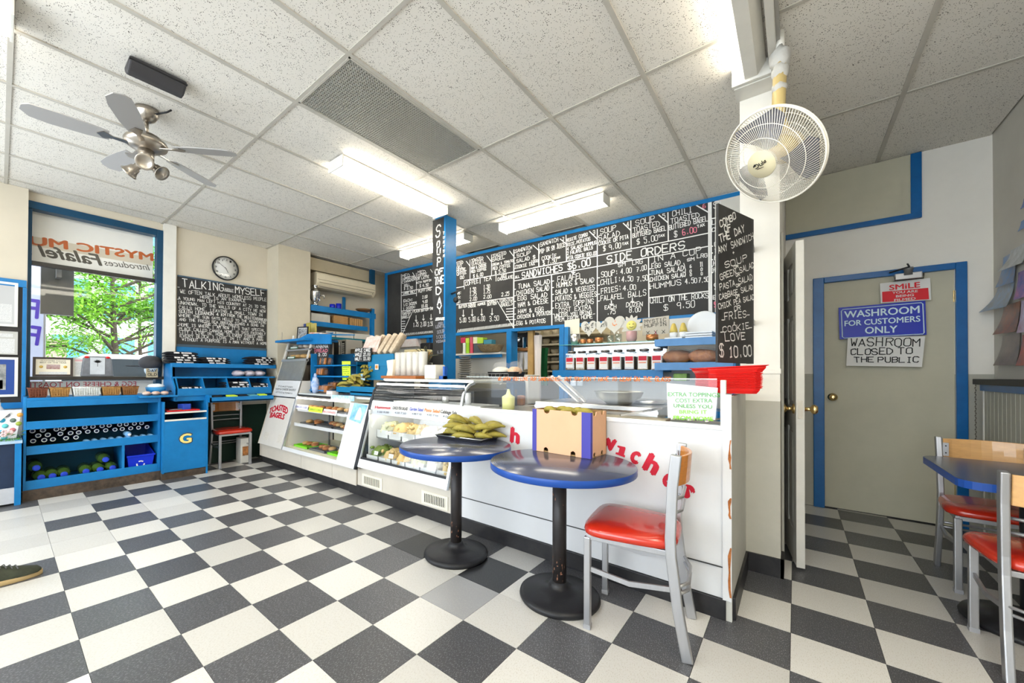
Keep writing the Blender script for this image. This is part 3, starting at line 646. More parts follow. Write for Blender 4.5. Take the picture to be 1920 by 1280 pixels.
write(ck, c8, [('MED', 170, 690, 235, 680, 28), ('CAPPUCCINO', 170, 718, 285, 690, 20), ('CINNAMON', 170, 745, 290, 715, 20), ('ROLL', 188, 775, 240, 765, 22), ('$ 3.50', 185, 805, 265, 795, 26), ('MED', 312, 658, 385, 645, 28), ('COFFEE', 308, 688, 395, 672, 24), ('OR LATTE', 305, 715, 415, 692, 22), ('WITH MUFFIN', 302, 748, 435, 722, 18), ('$ 4.50', 330, 780, 410, 770, 26),
 ('LARGE ONLY', 178, 845, 285, 828, 17), ('MUFFINS', 318, 830, 435, 808, 26), ('EACH:', 180, 918, 270, 905, 24), ('2.00', 355, 885, 400, 878, 26), ('1/2 DOZEN', 180, 955, 300, 935, 24), ('9.00', 358, 928, 402, 920, 26), ('1 DOZEN:', 178, 990, 295, 970, 22), ('18.00', 345, 968, 402, 960, 26),
 ('TOASTED', 168, 1038, 245, 1020, 24), ('BAGELS', 168, 1072, 235, 1058, 26), ('PLAIN BUTTER JAM', 275, 1015, 458, 985, 24), ('1.25', 272, 1145, 318, 1140, 40), ('2.00', 338, 1142, 390, 1136, 40), ('2.50', 405, 1140, 458, 1132, 40),
 ('STED', 672, 575, 730, 562, 28), ('GEL', 672, 610, 730, 598, 28), ('HEESE', 672, 640, 752, 622, 26), ('OFFEE', 675, 672, 760, 655, 26), ('00', 705, 706, 738, 698, 26), ('TOASTED', 808, 548, 915, 520, 26), ('BAGEL', 812, 582, 935, 552, 32), ('HAM & CHEESE', 805, 618, 945, 585, 24), ('MED COFFEE', 805, 650, 945, 618, 24), ('$ 6.00', 825, 692, 915, 675, 32),
 ('TOASTED', 1002, 505, 1128, 475, 30), ('BAGEL', 1002, 545, 1112, 515, 34), ('CREAM & TOMATO', 998, 585, 1190, 545, 22), ('MED COFFEE', 1005, 622, 1165, 590, 28), ('$ 5.50', 1025, 658, 1125, 638, 30), ('SANDWICH', 1215, 462, 1365, 425, 32), ('SOUP', 1228, 505, 1350, 480, 34), ('SALAD $', 1225, 555, 1395, 515, 32), ('1000', 1358, 555, 1420, 545, 22), ('COOKIE TAX', 1215, 610, 1390, 572, 30),
 ('COFFEE', 752, 765, 870, 740, 38), ('TEA', 920, 725, 990, 712, 38), ('HOT', 1085, 688, 1135, 680, 26), ('CHOCOLATE', 1050, 720, 1190, 695, 26), ('1.50', 792, 820, 848, 815, 36), ('1.75', 792, 862, 852, 857, 36), ('2.00', 792, 908, 857, 900, 32), ('1.50', 920, 795, 975, 790, 36), ('1.75', 920, 838, 978, 832, 36), ('2.00', 920, 885, 990, 878, 32), ('2.25', 1085, 865, 1155, 857, 36),
 ('SM:', 670, 848, 712, 844, 26), ('MD:', 672, 890, 710, 885, 26), ('LG:', 672, 928, 708, 922, 26), ('TOASTED', 1065, 920, 1188, 902, 32), ('BAGELS', 1080, 958, 1185, 945, 34), ('BUTTER', 692, 975, 765, 962, 24), ('CREAM', 780, 945, 845, 934, 20), ('CHEESE', 778, 968, 848, 958, 20), ('HUMMUS', 866, 950, 935, 938, 22), ('PEANUT', 955, 925, 1040, 912, 20), ('BUTTER', 955, 950, 1040, 938, 20),
 ('5.00', 700, 1105, 758, 1100, 42), ('5.00', 783, 1100, 845, 1094, 42), ('6.00', 865, 1095, 932, 1088, 42), ('3.50', 975, 1095, 1060, 1085, 48),
 ('TUNA SALAD', 1240, 795, 1530, 745, 42), ('CHICKEN SALAD', 1225, 855, 1525, 805, 42), ('EGG SALAD', 1235, 905, 1505, 870, 42), ('HAM & CHEESE', 1240, 965, 1515, 920, 42), ('HAM & EGG', 1240, 1020, 1470, 1000, 38), ('CHICKEN & POTATOS', 1232, 1072, 1540, 1030, 34), ('EGG & POTATOS', 1225, 1130, 1490, 1105, 36), ('ALL', 1212, 700, 1250, 690, 24)], w=.008)
rules(ck, c8, [(160, 660, 160, 1235), (298, 650, 300, 860), (460, 620, 460, 775), (795, 528, 795, 708), (993, 480, 993, 672), (1430, 385, 1432, 590), (160, 828, 460, 775), (168, 857, 298, 835), (165, 1000, 460, 968), (670, 785, 740, 772), (740, 718, 1200, 638), (1200, 638, 1674, 545), (1200, 722, 1674, 640), (670, 942, 1195, 870),
 (297, 1040, 297, 1095), (365, 1035, 365, 1085), (435, 1030, 435, 1080), (733, 990, 733, 1050), (815, 985, 815, 1045), (903, 980, 903, 1040), (998, 975, 998, 1035), (265, 1000, 172, 1210), (1045, 905, 1195, 1150), (740, 720, 742, 795), (888, 698, 888, 745), (1035, 672, 1035, 722),
 (1545, 665, 1548, 1130), (265, 645, 298, 700), (430, 615, 460, 660), (760, 540, 795, 585), (950, 490, 993, 545), (1160, 445, 1200, 498), (1375, 392, 1430, 440)]+[(x-9, y-12, x, y) for x, y in ((297, 1095), (365, 1085), (435, 1080), (733, 1050), (815, 1045), (903, 1040), (998, 1035))]+[(x+9, y-12, x, y) for x, y in ((297, 1095), (365, 1085), (435, 1080), (733, 1050), (815, 1045), (903, 1040), (998, 1035))]
 +[(1130, y, 1190, y-4) for y in (980, 1005, 1030, 1055, 1080)]+[(165, y, 195, y-2) for y in (1095, 1117, 1140, 1162, 1182)]+[(1203, y, 1216, y-2) for y in (462, 510, 560, 608, 800, 860, 912, 970, 1028, 1078, 1130)])
rules(ck, c8, [(1200, 435, 1197, 1160)], w=.018)
for i in range(30): ck.line(c8(167+i*10, 1228-i*1.0), c8(174+i*10+random.uniform(0, 5), 1208-i*1.0), .008)
for i in range(46): ck.line(c8(678+i*11.2, 1196-i*1.35), c8(688+i*11.2+random.uniform(0, 6), 1170-i*1.35), .009)
ck.done(mb)

# ---- the story board on the left wall
sb = thing('story_chalkboard', 'black chalkboard titled TALKING ABOUT MYSELF on the wall under the clock', 'chalkboard', (-5.94, 1.98, 1.56))
X = -5.945
tl, tr_, br, bl = [at(u, v, 'x', X) for u, v in ((333, 517), (501, 544), (501, 656), (333, 646))]
zt, zb, ya, yb = 2.405, 1.555, 1.425, 2.51
B().box(XL, -5.935, ya, yb, zb, zt).build('board_panel', BOARD, sb)
B().box(XL, -5.925, ya, yb, zt, zt+.018).build('edge_strip', mat('dusty_blue_strip', (.05, .09, .13), .5), sb); B().box(XL, -5.925, ya, yb, zb-.03, zb).build('edge_strip', mat('dusty_blue_strip', 0), sb)
ck = Chalk((-5.935, 2, 2), (1, 0, 0))
write(ck, c3, [('TALKING', 250, 570, 692, 615, 85), ('MYSELF', 820, 640, 1140, 672, 72)], w=.010)
write(ck, c3, [('ABOUT', 705, 608, 800, 622, 26), ('WE OFTEN TALK ABOUT HOMELESS PEOPLE', 220, 635, 1160, 725, 36), ('HERE IS AN EXAMPLE', 440, 690, 930, 735, 27), ('A YOUNG MAN LEFT HIS COUNTRY AT 21 TO THE', 200, 705, 1150, 805, 29), ('UNKNOWN, TO THE WALLS OF A CITY HE NOW', 205, 755, 1150, 850, 32),
 ('CALLS HOME, LEAVING A SMALL TOWN IN', 208, 805, 1115, 890, 32), ('FROM THE MEDITERRANEAN', 735, 890, 1165, 945, 30), ('WHERE THE SUN SAYS HELLO TO THE MOUNTAINS', 205, 890, 1155, 972, 28), ('AND THE FRESH SEA BREEZE SINGS A SONG IN', 210, 935, 1130, 1005, 28), ('THE OLIVE TREES', 480, 985, 860, 1005, 24),
 ('HOME IS WHERE I AM NOW IT\'S THAT SPECIAL', 210, 995, 1140, 1055, 30), ('PLACE CALLED CANADA HOME IS THIS FRIENDLY', 210, 1040, 1150, 1095, 30), ('CITY I LIVE IN. HOME IS EVERY STREET AND', 212, 1075, 1120, 1128, 30), ('EVERY BLOCK I LOVE IN IT AND A MAN', 218, 1115, 1120, 1160, 30), ('WITHOUT A PURPOSE IS A MAN WITHOUT A HOME', 240, 1155, 1168, 1200, 30)], w=.0046)
write(ck, c3, [('SOUTH LEBANON 4 KM', 208, 850, 715, 890, 34)], w=.006)
rules(ck, c3, [(190, 570, 210, 572), (700, 612, 802, 627), (190, 702, 205, 704), (190, 990, 205, 992)], w=.006)
ck.done(sb)

# ---- COMBO OF THE DAY board
CP, CN = Vector((-.30, 2.52, 1.7)), Vector((.951, -.309, 0))
cm = thing('combo_chalkboard', 'tall black chalkboard headed COMBO OF THE DAY standing above the red trays at the pier', 'chalkboard', (-.25, 2.7, 1.28))
q = [atp(u, v, CP, CN) for u, v in ((1346, 680), (1410, 681), (1410, 407), (1347, 384))]
zz0, zz1 = (q[0].z+q[1].z)/2, (q[2].z+q[3].z)/2
q[0].z = q[1].z = zz0; q[2].z = q[3].z = zz1
B().ext(q, CN*-.012).build('board_panel', BOARD, cm)
dd = (q[1]-q[0]).normalized()
B().ext([q[1], q[1]+dd*.022, q[2]+dd*.022, q[2]], CN*-.03).build('edge_strip', mat('edge_strip_black', (.03, .03, .03), .5), cm)
B().box(-.21, -.19, 2.86, 2.98, 1.5, 1.53).box(-.21, -.19, 2.86, 2.98, 1.95, 1.98).build('wall_bracket', GREYM, cm)
ck = Chalk(CP, CN, .001)
write(ck, c9, [('COMBO', 1495, 365, 1620, 298, 52), ('OF', 1532, 402, 1580, 385, 42), ('THE DAY', 1492, 490, 1690, 400, 55)], w=.007)
write(ck, c9, [('ANY SANDWICH', 1482, 578, 1762, 462, 50), ('+', 1590, 588, 1618, 578, 28), ('SOUP', 1535, 695, 1710, 632, 50), ('OR', 1605, 700, 1640, 688, 24), ('GREEN SALAD', 1497, 790, 1765, 690, 46), ('OR', 1620, 762, 1650, 752, 24), ('PASTA SALAD', 1492, 872, 1752, 788, 46), ('OR', 1622, 845, 1652, 838, 22), ('CABBAGE SALAD', 1490, 948, 1755, 862, 42), ('OR', 1618, 930, 1648, 922, 22), ('CHICK PEA SALAD', 1482, 1022, 1765, 942, 42),
 ('OR', 1605, 1034, 1655, 1026, 34), ('FRIES', 1530, 1108, 1700, 1085, 55), ('+', 1598, 1148, 1625, 1142, 28), ('COOKIE', 1518, 1208, 1725, 1176, 46)], w=.0048)
write(ck, cB, [('+', 535, 205, 560, 204, 20)], w=.005)
write(ck, cB, [('LOVE', 1462, 272, 1630, 255, 62)], w=.006)
write(ck, cB, [('$', 1415, 410, 1462, 405, 105), ('10.00', 1495, 412, 1685, 398, 92)], w=.008)
ck.line(cB(1708, 60), cB(1710, 440), .004); ck.line(cB(1430, 90), cB(1450, 90), .005); ck.line(cB(1648, 48), cB(1668, 46), .005); ck.line(cB(1420, 195), cB(1440, 193), .005); ck.line(cB(1660, 158), cB(1688, 155), .005)
ck.done(cm)

# ---- SOUP OF THE DAY post
pb = thing('steel_post', 'blue steel post from the counter to the ceiling, left edge lined by the soup board', 'post', (-3.12, 3.34, 0))
B().box(-3.215, -3.05, 3.25, 3.262, .0, CE-.01).box(-3.215, -3.05, 3.425, 3.437, 0, CE-.01).box(-3.14, -3.125, 3.262, 3.425, 0, CE-.01).box(-3.062, -3.05, 3.262, 3.425, 0, CE-.01).build('post_section', BLUE, pb)
B().box(-3.056, -3.035, 3.232, 3.25, 1.0, CE-.03).build('edge_angle', BLUE, pb)
k = B().tube([(-3.04, 3.35, 2.12), (-2.93, 3.33, 2.13)], .012).tube([(-2.95, 3.33, 2.12), (-2.93, 3.33, 2.03)], .01)
wb = tag(k.ball((-2.93, 3.30, 2.03), (.035, .03, .035)).build('post_camera', RUBBER), 'small dark round camera on an arm fixed to the blue post', 'camera')
so = thing('soup_board', 'narrow black board with tall white letters SOUP OF THE DAY on the post', 'chalkboard', (-3.14, 3.24, 1.2))
B().box(-3.235, -3.06, 3.23, 3.246, 2.02, 2.98).box(-3.225, -3.06, 3.232, 3.246, 1.26, 2.02).build('board_panel', BOARD, so)
ck = Chalk((-3.1, 3.23, 2), (0, -1, 0))
write(ck, c8, [('S', 478, 322, 528, 315, 105), ('O', 488, 415, 520, 410, 58), ('U', 490, 480, 530, 475, 60), ('P', 490, 585, 530, 580, 78), ('OF', 472, 668, 545, 655, 48), ('THE', 470, 755, 550, 742, 66), ('D', 482, 845, 540, 835, 72), ('A', 495, 945, 538, 940, 78), ('Y', 498, 1025, 545, 1012, 72)], w=.016)
write(ck, c8, [(ch, 547, 292+i*42, 562, 290+i*42, 26) for i, ch in enumerate('YUMYUM')], w=.007)
for i in range(10): ck.line(cA(492+i*11, 770-random.uniform(0, 8)), cA(500+i*10, 742-random.uniform(0, 8)), .008)
ck.line(cA(490, 770), cA(600, 755), .01); ck.line(cA(495, 752), cA(600, 735), .008)
write(ck, cA, [('RED', 525, 820, 578, 812, 22), ('LENTIL', 495, 865, 605, 850, 32), ('SOUP', 512, 930, 600, 920, 38), ('100%', 500, 992, 605, 978, 36), ('VEGAN', 500, 1040, 605, 1028, 30), ('6.00', 515, 1170, 580, 1165, 34)], w=.007, key='f')
ck.done(so)

# ---- wall clock
ctr = at(423, 503, 'x', -5.93)
cl = thing('wall_clock', 'round white wall clock with black rim above the story chalkboard', 'clock', (XL+.005, ctr.y, ctr.z-.16))
E = Matrix.Rotation(R(90), 3, 'Y'); cc = Vector((-5.945, ctr.y, ctr.z))
B().lathe([(.150, .0), (.162, .008), (.162, .03), (.152, .038), (.148, .026)], 40, cc, E, caps=False).build('rim', RUBBER, cl)
B().lathe([(.0, .015), (.151, .0155), (.151, .016), (0, .0165)], 40, cc, E, caps=False).build('face', PAPER, cl)
for i in range(1, 13):
    a = R(30*i); y, z = cc.y+.118*math.sin(a), cc.z+.118*math.cos(a); t = str(i); w = .012*len(t)
    typed(t, (cc.x+.016, y-w, z-.013), (cc.x+.016, y+w, z-.013), .026, (1, 0, 0), INK, cl, name='numeral', lift=.002)
for an, l, w in ((152, .065, .006), (305, .10, .004)):
    a = R(an); d = Vector((0, math.sin(a), math.cos(a))); p = Vector((cc.x+.021, cc.y, cc.z))
    B().bar([p-d*.015, p+d*l], w, .002).build('hand', INK, cl)
B().lathe([(0, .03), (.10, .029), (.148, .026)], 32, cc, E, caps=False).build('cover_glass', GLASS, cl)

# ================================================================== THE SANDWICH COUNTER
YC = 2.29
sc = thing('sandwich_counter', 'white panelled sandwich counter with steel top and red arched lettering', 'counter', (-1.1, 2.65, 0))
B().box(-2.02, -.262, YC, YC+.02, .255, .935).box(-2.02, -.262, YC+.002, YC+.02, .1, .25).build('front_panel', WHITE, sc, bev=.0015)
B().box(-2.02, -.262, YC+.03, 2.95, .1, .90).build('carcass', mat('carcass_grey', (.3, .3, .3), .6), sc)
B().box(-2.02, -.262, YC-.003, YC+.002, .2495, .2555).build('joint_strip', mat('joint_dark', (.05, .05, .05), .6), sc)
B().box(-2.03, -.262, YC-.012, YC+.0, 0, .1).build('kick_board', BLACKB, sc, bev=.003)
# worn end panel
ep = B().box(-.262, -.238, YC-.004, 3.0, .0, 1.09).build('end_panel', mat('end_panel_grey', (.50, .49, .44), .5, noise=.1), sc)
B().box(-.275, -.238, YC-.012, YC-.004, .10, 1.10).build('end_strip', WHITE, sc)
rnd = random.Random(4)
for z0, z1 in ((.12, .36), (.50, .60), (.74, .88)):
    pts = [(-.246, z0)]+[(-.254+rnd.uniform(0, .010), z0+(z1-z0)*k/6) for k in range(1, 6)]+[(-.244, z1)]
    pts = pts+[(-.2385, z1)]+[(-.2385-rnd.uniform(0, .005), z1-(z1-z0)*k/5) for k in range(1, 5)]+[(-.2385, z0)]
    B().ext([(x, YC-.0125, z) for x, z in pts], (0, -.0012, 0)).build('bare_wood_patch', mat('exposed_orange_chipboard', (.48, .16, .04), .8, noise=.5, nscale=60), sc)
B().box(-.25, -.225, YC+.02, 2.96, 0, .11).build('side_kick', BLACKB, sc, bev=.003)
B().box(-2.02, -.262, YC-.006, YC+.025, .925, .945).build('top_trim', mat('trim_white', (.80, .80, .80), .3), sc)
# steel deck with lids and pans
B().box(-1.95, -1.28, YC+.03, 2.95, .90, .915).box(-1.28, -.27, YC+.03, 2.5, .90, .93).build('steel_deck', STEEL, sc, bev=.002)
B().box(-1.45, -.62, 2.50, 2.95, .93, 1.0).build('pan_cover', STEEL, sc, bev=.006)
B().box(-1.45, -.62, 2.495, 2.5, .96, .975).build('cover_lip', CHROME, sc)
B().box(-1.2, -.55, 2.36, 2.48, .93, .945).build('cutting_board', mat('worn_cutting_board', (.42, .38, .28), .6, noise=.2), sc, bev=.003)
# glass screens
B().box(-1.93, -.30, YC+.012, YC+.018, .945, 1.175).build('front_glass', GLASS, sc)
B().box(-1.93, -.30, YC+.011, YC+.019, 1.172, 1.177).build('polished_edge', mat('glass_edge', (.55, .62, .60), .1), sc)
B().box(-.285, -.262, YC, YC+.03, .93, 1.17).build('white_screen_post', WPAINT, sc, bev=.002)
for dx in (0, .05): B().bar([(-1.22+dx, YC+.03, 1.18), (-1.17+dx, 2.62, 1.01)], .018, .018).build('sloping_chrome_bar', mat('bright_aluminium', (.8, .8, .8), .25, metal=.6), sc)
B().bar([(-.78, YC+.03, .96), (-.60, YC+.2, 1.0)], .012, .012).build('prop_bar', CHROME, sc)
for i in range(3): B().tube([(-.52+.08*i, YC+.06, .955), (-.44+.08*i, YC+.17, .97)], .006, 6).build('rack_bar', CHROME, sc)
lt = B()
ckg = Chalk((0, YC+.011, 1), (0, -1, 0), .001)
def cD(x, y): return 860+x/5.819, 580+y/5.819
ckg.text('WE KNOW YOU LOVE OUR SANDWICHES, BUT YOU DON\'T HAVE TO LEAN ON THE GLASS', (934, 713), (1256, 714.5), 7.5, .0036, 'o', slant=.25)
ckg.done(sc)
# red lettering on the panel
def letter(t, u, v, h, rot=0, w=None):
    p = at(u, v, 'y', YC-.001); H = (at(u, v-h, 'y', YC)-p).length; w = w or H*.62
    c, s = math.cos(R(rot)), math.sin(R(rot)); U = Vector((c, 0, s))
    cu = typed(t, p, p+Vector((w, 0, 0)), H, (0, -1, 0), REDINK, sc, name='red_letter', bold=.028)
    for vv in cu.data.vertices:
        d = vv.co+wloc(sc)-p; vv.co = p-wloc(sc)+Vector((d.x*c-d.z*s, d.y, d.x*s+d.z*c))
letter('h', 958, 828, 27, -4); letter('s', 884, 860, 26, 8)
letter('w', 1124, 838, 20, -8, .09); p_ = at(1158, 852, 'y', YC-.001); a_ = R(-14); B().ext([p_+Vector((x*math.cos(a_)-z*math.sin(a_), -.002, x*math.sin(a_)+z*math.cos(a_))) for x, z in ((-.012, 0), (.042, 0), (.042, .010), (.034, .014), (.034, .050), (.030, .058), (-.012, .052), (-.012, .044), (.002, .040), (.002, .014), (-.012, .010))], (0, -.001, 0)).build('red_letter', REDINK, sc); letter('c', 1181, 863, 21, -20); letter('h', 1206, 878, 33, -25); letter('e', 1240, 903, 24, -32); letter('s', 1273, 922, 24, -42)

# ---- green sign, bowl, utensils on the counter
def sign(name, label, cat, q, th=.003, ma=None, n=None, group=None):
    t = thing(name, label, cat, sum((Vector(p) for p in q), Vector())/4-Vector((0, 0, (q[2][2]-q[0][2])/2)), 0, group)
    B().slab(*q, th).build('card' if cat != 'poster' else 'sheet', ma or PAPER, t); return t
YS = YC+.06
q = [at(1252, 783, 'y', YS), at(1341, 787, 'y', YS), at(1346, 727, 'y', YS), at(1250, 718, 'y', YS)]
gs = sign('toppings_sign', 'white card with green writing EXTRA TOPPINGS behind the glass at the counter end', 'sign', q, -.003)
for t, x0, y0, x1, y1, h, ma in (('EXTRA TOPPINGS', 972, 742, 1415, 752, 38, GINK), ('COST EXTRA', 1035, 795, 1352, 798, 36, GINK), ('UNLESS YOU', 1020, 838, 1350, 850, 34, GINK), ('BRING IT', 1070, 892, 1305, 895, 34, LINK), ('FROM HOME', 1020, 942, 1360, 955, 36, LINK)):
    p, r_ = at(*cB(x0, y0), 'y', YS-.004), at(*cB(x1, y1), 'y', YS-.004); typed(t, p, r_, h/4.571/735*1.95, (0, -1, 0), ma, gs, bold=.01)
c = at(1160, 748, 'y', 2.62); c.z = 1.0
tag(B().lathe([(.05, 0), (.075, .004), (.135, .045), (.152, .085), (.156, .086), (.150, .080), (.125, .04), (.07, .012), (0, .01)], 36, c).build('steel_bowl', mat('dull_steel', (.33, .33, .29), .35, metal=.7), None), 'wide shallow grey steel bowl on the counter top', 'bowl')
b = B().lathe([(.09, 0), (.12, .01), (.125, .028), (.12, .028), (.10, .012), (0, .01)], 28, (at(1212, 735, 'y', 2.78).x, 2.80, 1.0))
tag(b.build('steel_dish', STEEL), 'flat round steel dish behind the grey bowl', 'dish')
b = B().tube([(-.50, YC+.10, .97), (-.42, YC+.12, 1.0), (-.36, YC+.14, 1.045)], .006, 6).ball((-.35, YC+.145, 1.05), (.03, .012, .02))
tag(b.build('serving_tongs', RUBBER), 'black serving spoon leaning in front of the green lettered card', 'spoon')
# stack of red trays
tp = at(1372, 690, 'y', 2.62)
TC = at(1364, 720, 'y', 2.50); TC.z = 1.10
def tray_mesh():
    b = B(); out = [(-.20, -.145), (-.145, -.16), (.145, -.16), (.20, -.145), (.205, .145), (.15, .16), (-.15, .16), (-.205, .145)]
    def ring(s, z): return [(x*s, y*s, z) for x, y in out]
    rs = [ring(.84, 0), ring(.93, .018), ring(.935, .026), ring(1.0, .030), ring(1.0, .033), ring(.92, .029), ring(.83, .003)]
    vs = [p for r_ in rs for p in r_]; fs = [tuple(range(8))[::-1], tuple(range(48, 56))]+[(i*8+j, i*8+(j+1) % 8, i*8+8+(j+1) % 8, i*8+8+j) for i in range(6) for j in range(8)]
    b.add(vs, fs); return b.mesh('cafeteria_tray', REDP)
tm_ = tray_mesh()
for i in range(16):
    o = bpy.data.objects.new('serving_tray', tm_); C.objects.link(o); o.location = TC+Vector((random.uniform(-.002, .002), random.uniform(-.002, .002), .0+i*.0068)); o.rotation_euler = (0, 0, R(28)); o.scale = (.62, .62, 1)
    tag(o, 'red plastic serving tray in the stack on the counter end', 'tray', 'stacked red serving trays')
o.location.z += .004; o.location.x += .0; o['label'] = 'topmost red tray sticking out above the stack on the counter end'; o.rotation_euler = (R(0), R(-3), R(30)); o.scale = (.72, .74, 1.05); del o['group']

# ================================================================== SALAD DISPLAY CASE AND BAGEL CASE
SL = .283
def sy(z): return 2.22+SL*(z-.3)                       # the sloping front plane of both cases
SN = Vector((0, -1, SL)).normalized(); SP0 = Vector((0, 2.22, .3))
def sp(x, z, d=0): return Vector((x, sy(z), z))-SN*d
def panel(x0, x1, z0, z1, th=.012, d=0): return B().ext([sp(x0, z0, d), sp(x1, z0, d), sp(x1, z1, d), sp(x0, z1, d)], -SN*th)
def SLP(u, v): return atp(u, v, SP0, SN)
bs = thing('case_plinth', 'low cream plinth under the display cases, with two slotted vents', 'plinth', (-3.7, 2.5, 0))
B().box(-3.45, -2.03, YC-.012, YC+.0, 0, .1).build('kick_board', BLACKB, bs, bev=.003); B().box(-5.55, -3.45, YC+.005, YC+.02, 0, .09).build('kick_board', BLACKB, bs, bev=.003)
for x0, x1 in ((-5.55, -4.42), (-4.415, -3.76), (-3.755, -3.32), (-3.315, -2.03)):
    B().box(x0, x1, 2.27 if x0 < -3.32 else 2.285, 2.95, .09, .285 if x0 < -3.32 else .30).build('plinth_panel', mat('plinth_cream', (.60, .55, .47), .5, noise=.12, nscale=3), bs, bev=.002)
for i, (x0, x1) in enumerate(((-3.235, -2.925), (-2.40, -2.10))):
    v = thing('floor_vent', ['cream slotted vent in the plinth, the farther of the two', 'cream slotted vent in the plinth, nearest the black table post'][i], 'vent', ((x0+x1)/2, 2.28, .11), 0)
    B().box(x0, x1, 2.278, 2.285, .115, .225).build('vent_plate', IVORY, v, bev=.002)
    B().box(x0+.03, x1-.03, 2.2775, 2.279, .135, .205).build('opening', mat('vent_dark', 0), v)
    for k in range(13): xx = x0+.035+(x1-x0-.07)*k/12; B().box(xx-.004, xx+.004, 2.274, 2.279, .133, .207).build('slat', IVORY, v)
# --- salad case
sd_ = thing('salad_display_case', 'refrigerated salad case with sloping glass front and price strip', 'display case', (-2.66, 2.6, .28))
x0, x1 = -3.25, -2.055
AL = mat('satin_aluminium', (.62, .64, .66), .3, metal=.7, noise=.08); LW = mat('lit_white_enamel', (.68, .70, .70), .35)
panel(x0, x1, .30, .375, .02).build('bottom_rail', LW, sd_)
panel(x0+.012, x1-.02, .375, .395, .01, .004).build('black_gasket', RUBBER, sd_)
panel(x0, x0+.035, .375, .83, .015).build('left_stile', AL, sd_); panel(x1-.03, x1, .30, .83, .015).build('right_stile', AL, sd_)
panel(x0, x1, .80, .835, .02).build('top_rail', AL, sd_)
panel(x0+.03, x1-.03, .395, .80, .005, .006).build('front_glass', GLASS, sd_)
panel(x0+.015, x1-.015, .845, .925, .004, -.004).build('price_strip', PAPER, sd_)
panel(x0+.01, x1-.01, .835, .93, .006, .0).build('strip_holder', AL, sd_)
for u0, v0, u1, v1, t1, ma, t2 in ((703, 765.5, 732, 767, 'Hummus', REDINK, '5.00 9.00'), (736, 767, 764, 769, 'CHICK PEA SALAD', INK, '4.00 7.50'), (768, 769, 793, 771, 'Garden Salad', BLUEINK, '4.00 7.50'), (796, 771, 824, 774, 'Pasta Salad', ORINK, '4.00 7.50'), (826, 774, 859, 778, 'Cabbage Salad', INK, '4.00 7.50')):
    P_, Q_ = atp(u0, v0, SP0+SN*.008, SN), atp(u1, v1, SP0+SN*.008, SN); typed(t1, P_, Q_, .028, SN, ma, sd_, bold=.01, lift=.002)
    P_, Q_ = atp(u0+4, v0+8, SP0+SN*.008, SN), atp(u1-3, v1+8, SP0+SN*.008, SN); typed(t2, P_, Q_, .018, SN, INK, sd_, lift=.002)
# interior well
B().box(x0+.03, x0+.04, 2.34, 2.94, .31, .84).box(x0+.02, x1-.02, 2.92, 2.94, .30, .90).box(x0+.02, x1-.02, 2.66, 2.94, .90, .915).box(x0+.02, x1-.02, 2.3, 2.94, .285, .31).build('case_liner', LW, sd_)
b = B()
for x in (x0, x1-.02):
    prof = [(.30, sy(.30)), (.93, sy(.93)), (1.02, sy(.93)+.03), (1.10, 2.50), (1.13, 2.56), (1.13, 2.95), (.30, 2.95)]
    B().ext([(x, y, z) for z, y in prof], (.02, 0, 0)).build('end_glass', GLASS if x > -3 else mat('smoke_panel', (.05, .055, .06), .2), sd_)
def curve(off): return [(sy(.93)+off, .93), (sy(.93)+.012+off, .98), (2.425+off, 1.03), (2.455+off, 1.075), (2.50+off, 1.105), (2.56+off, 1.12)]
cu = curve(0)
b = B()
for i in range(len(cu)-1): b.ext([(x0+.02, cu[i][0], cu[i][1]), (x1-.02, cu[i][0], cu[i][1]), (x1-.02, cu[i+1][0], cu[i+1][1]), (x0+.02, cu[i+1][0], cu[i+1][1])], (0, .004, -.002), True)
b.build('curved_glass', GLASS, sd_)
for x in (x0+.008, x1-.008): B().bar([(x, y, z) for y, z in [(sy(.30), .30)]+cu], .022, .02).build('end_trim', mat('dark_trim', (.05, .05, .055), .3, metal=.4) if x < -3 else AL, sd_)
B().box(x0, x1, 2.54, 2.97, 1.12, 1.145).build('top_deck', mat('enamel_deck', (.60, .62, .60), .2), sd_, bev=.006)
B().box(x0+.03, x1-.03, 2.44, 2.46, 1.085, 1.10).build('lamp_rail', mat('case_lamp', (1, .97, .9), .5, emit=9.0), sd_)
B().box(x0+.03, x1-.03, 2.42, 2.43, .80, .815).build('inner_lamp', mat('case_lamp', 0), sd_)
for z, d in ((.33, .0), (.56, .12)):
    B().box(x0+.03, x1-.03, 2.33+d, 2.90, z-.012, z).build('wire_shelf' if d else 'case_floor', STEEL, sd_)
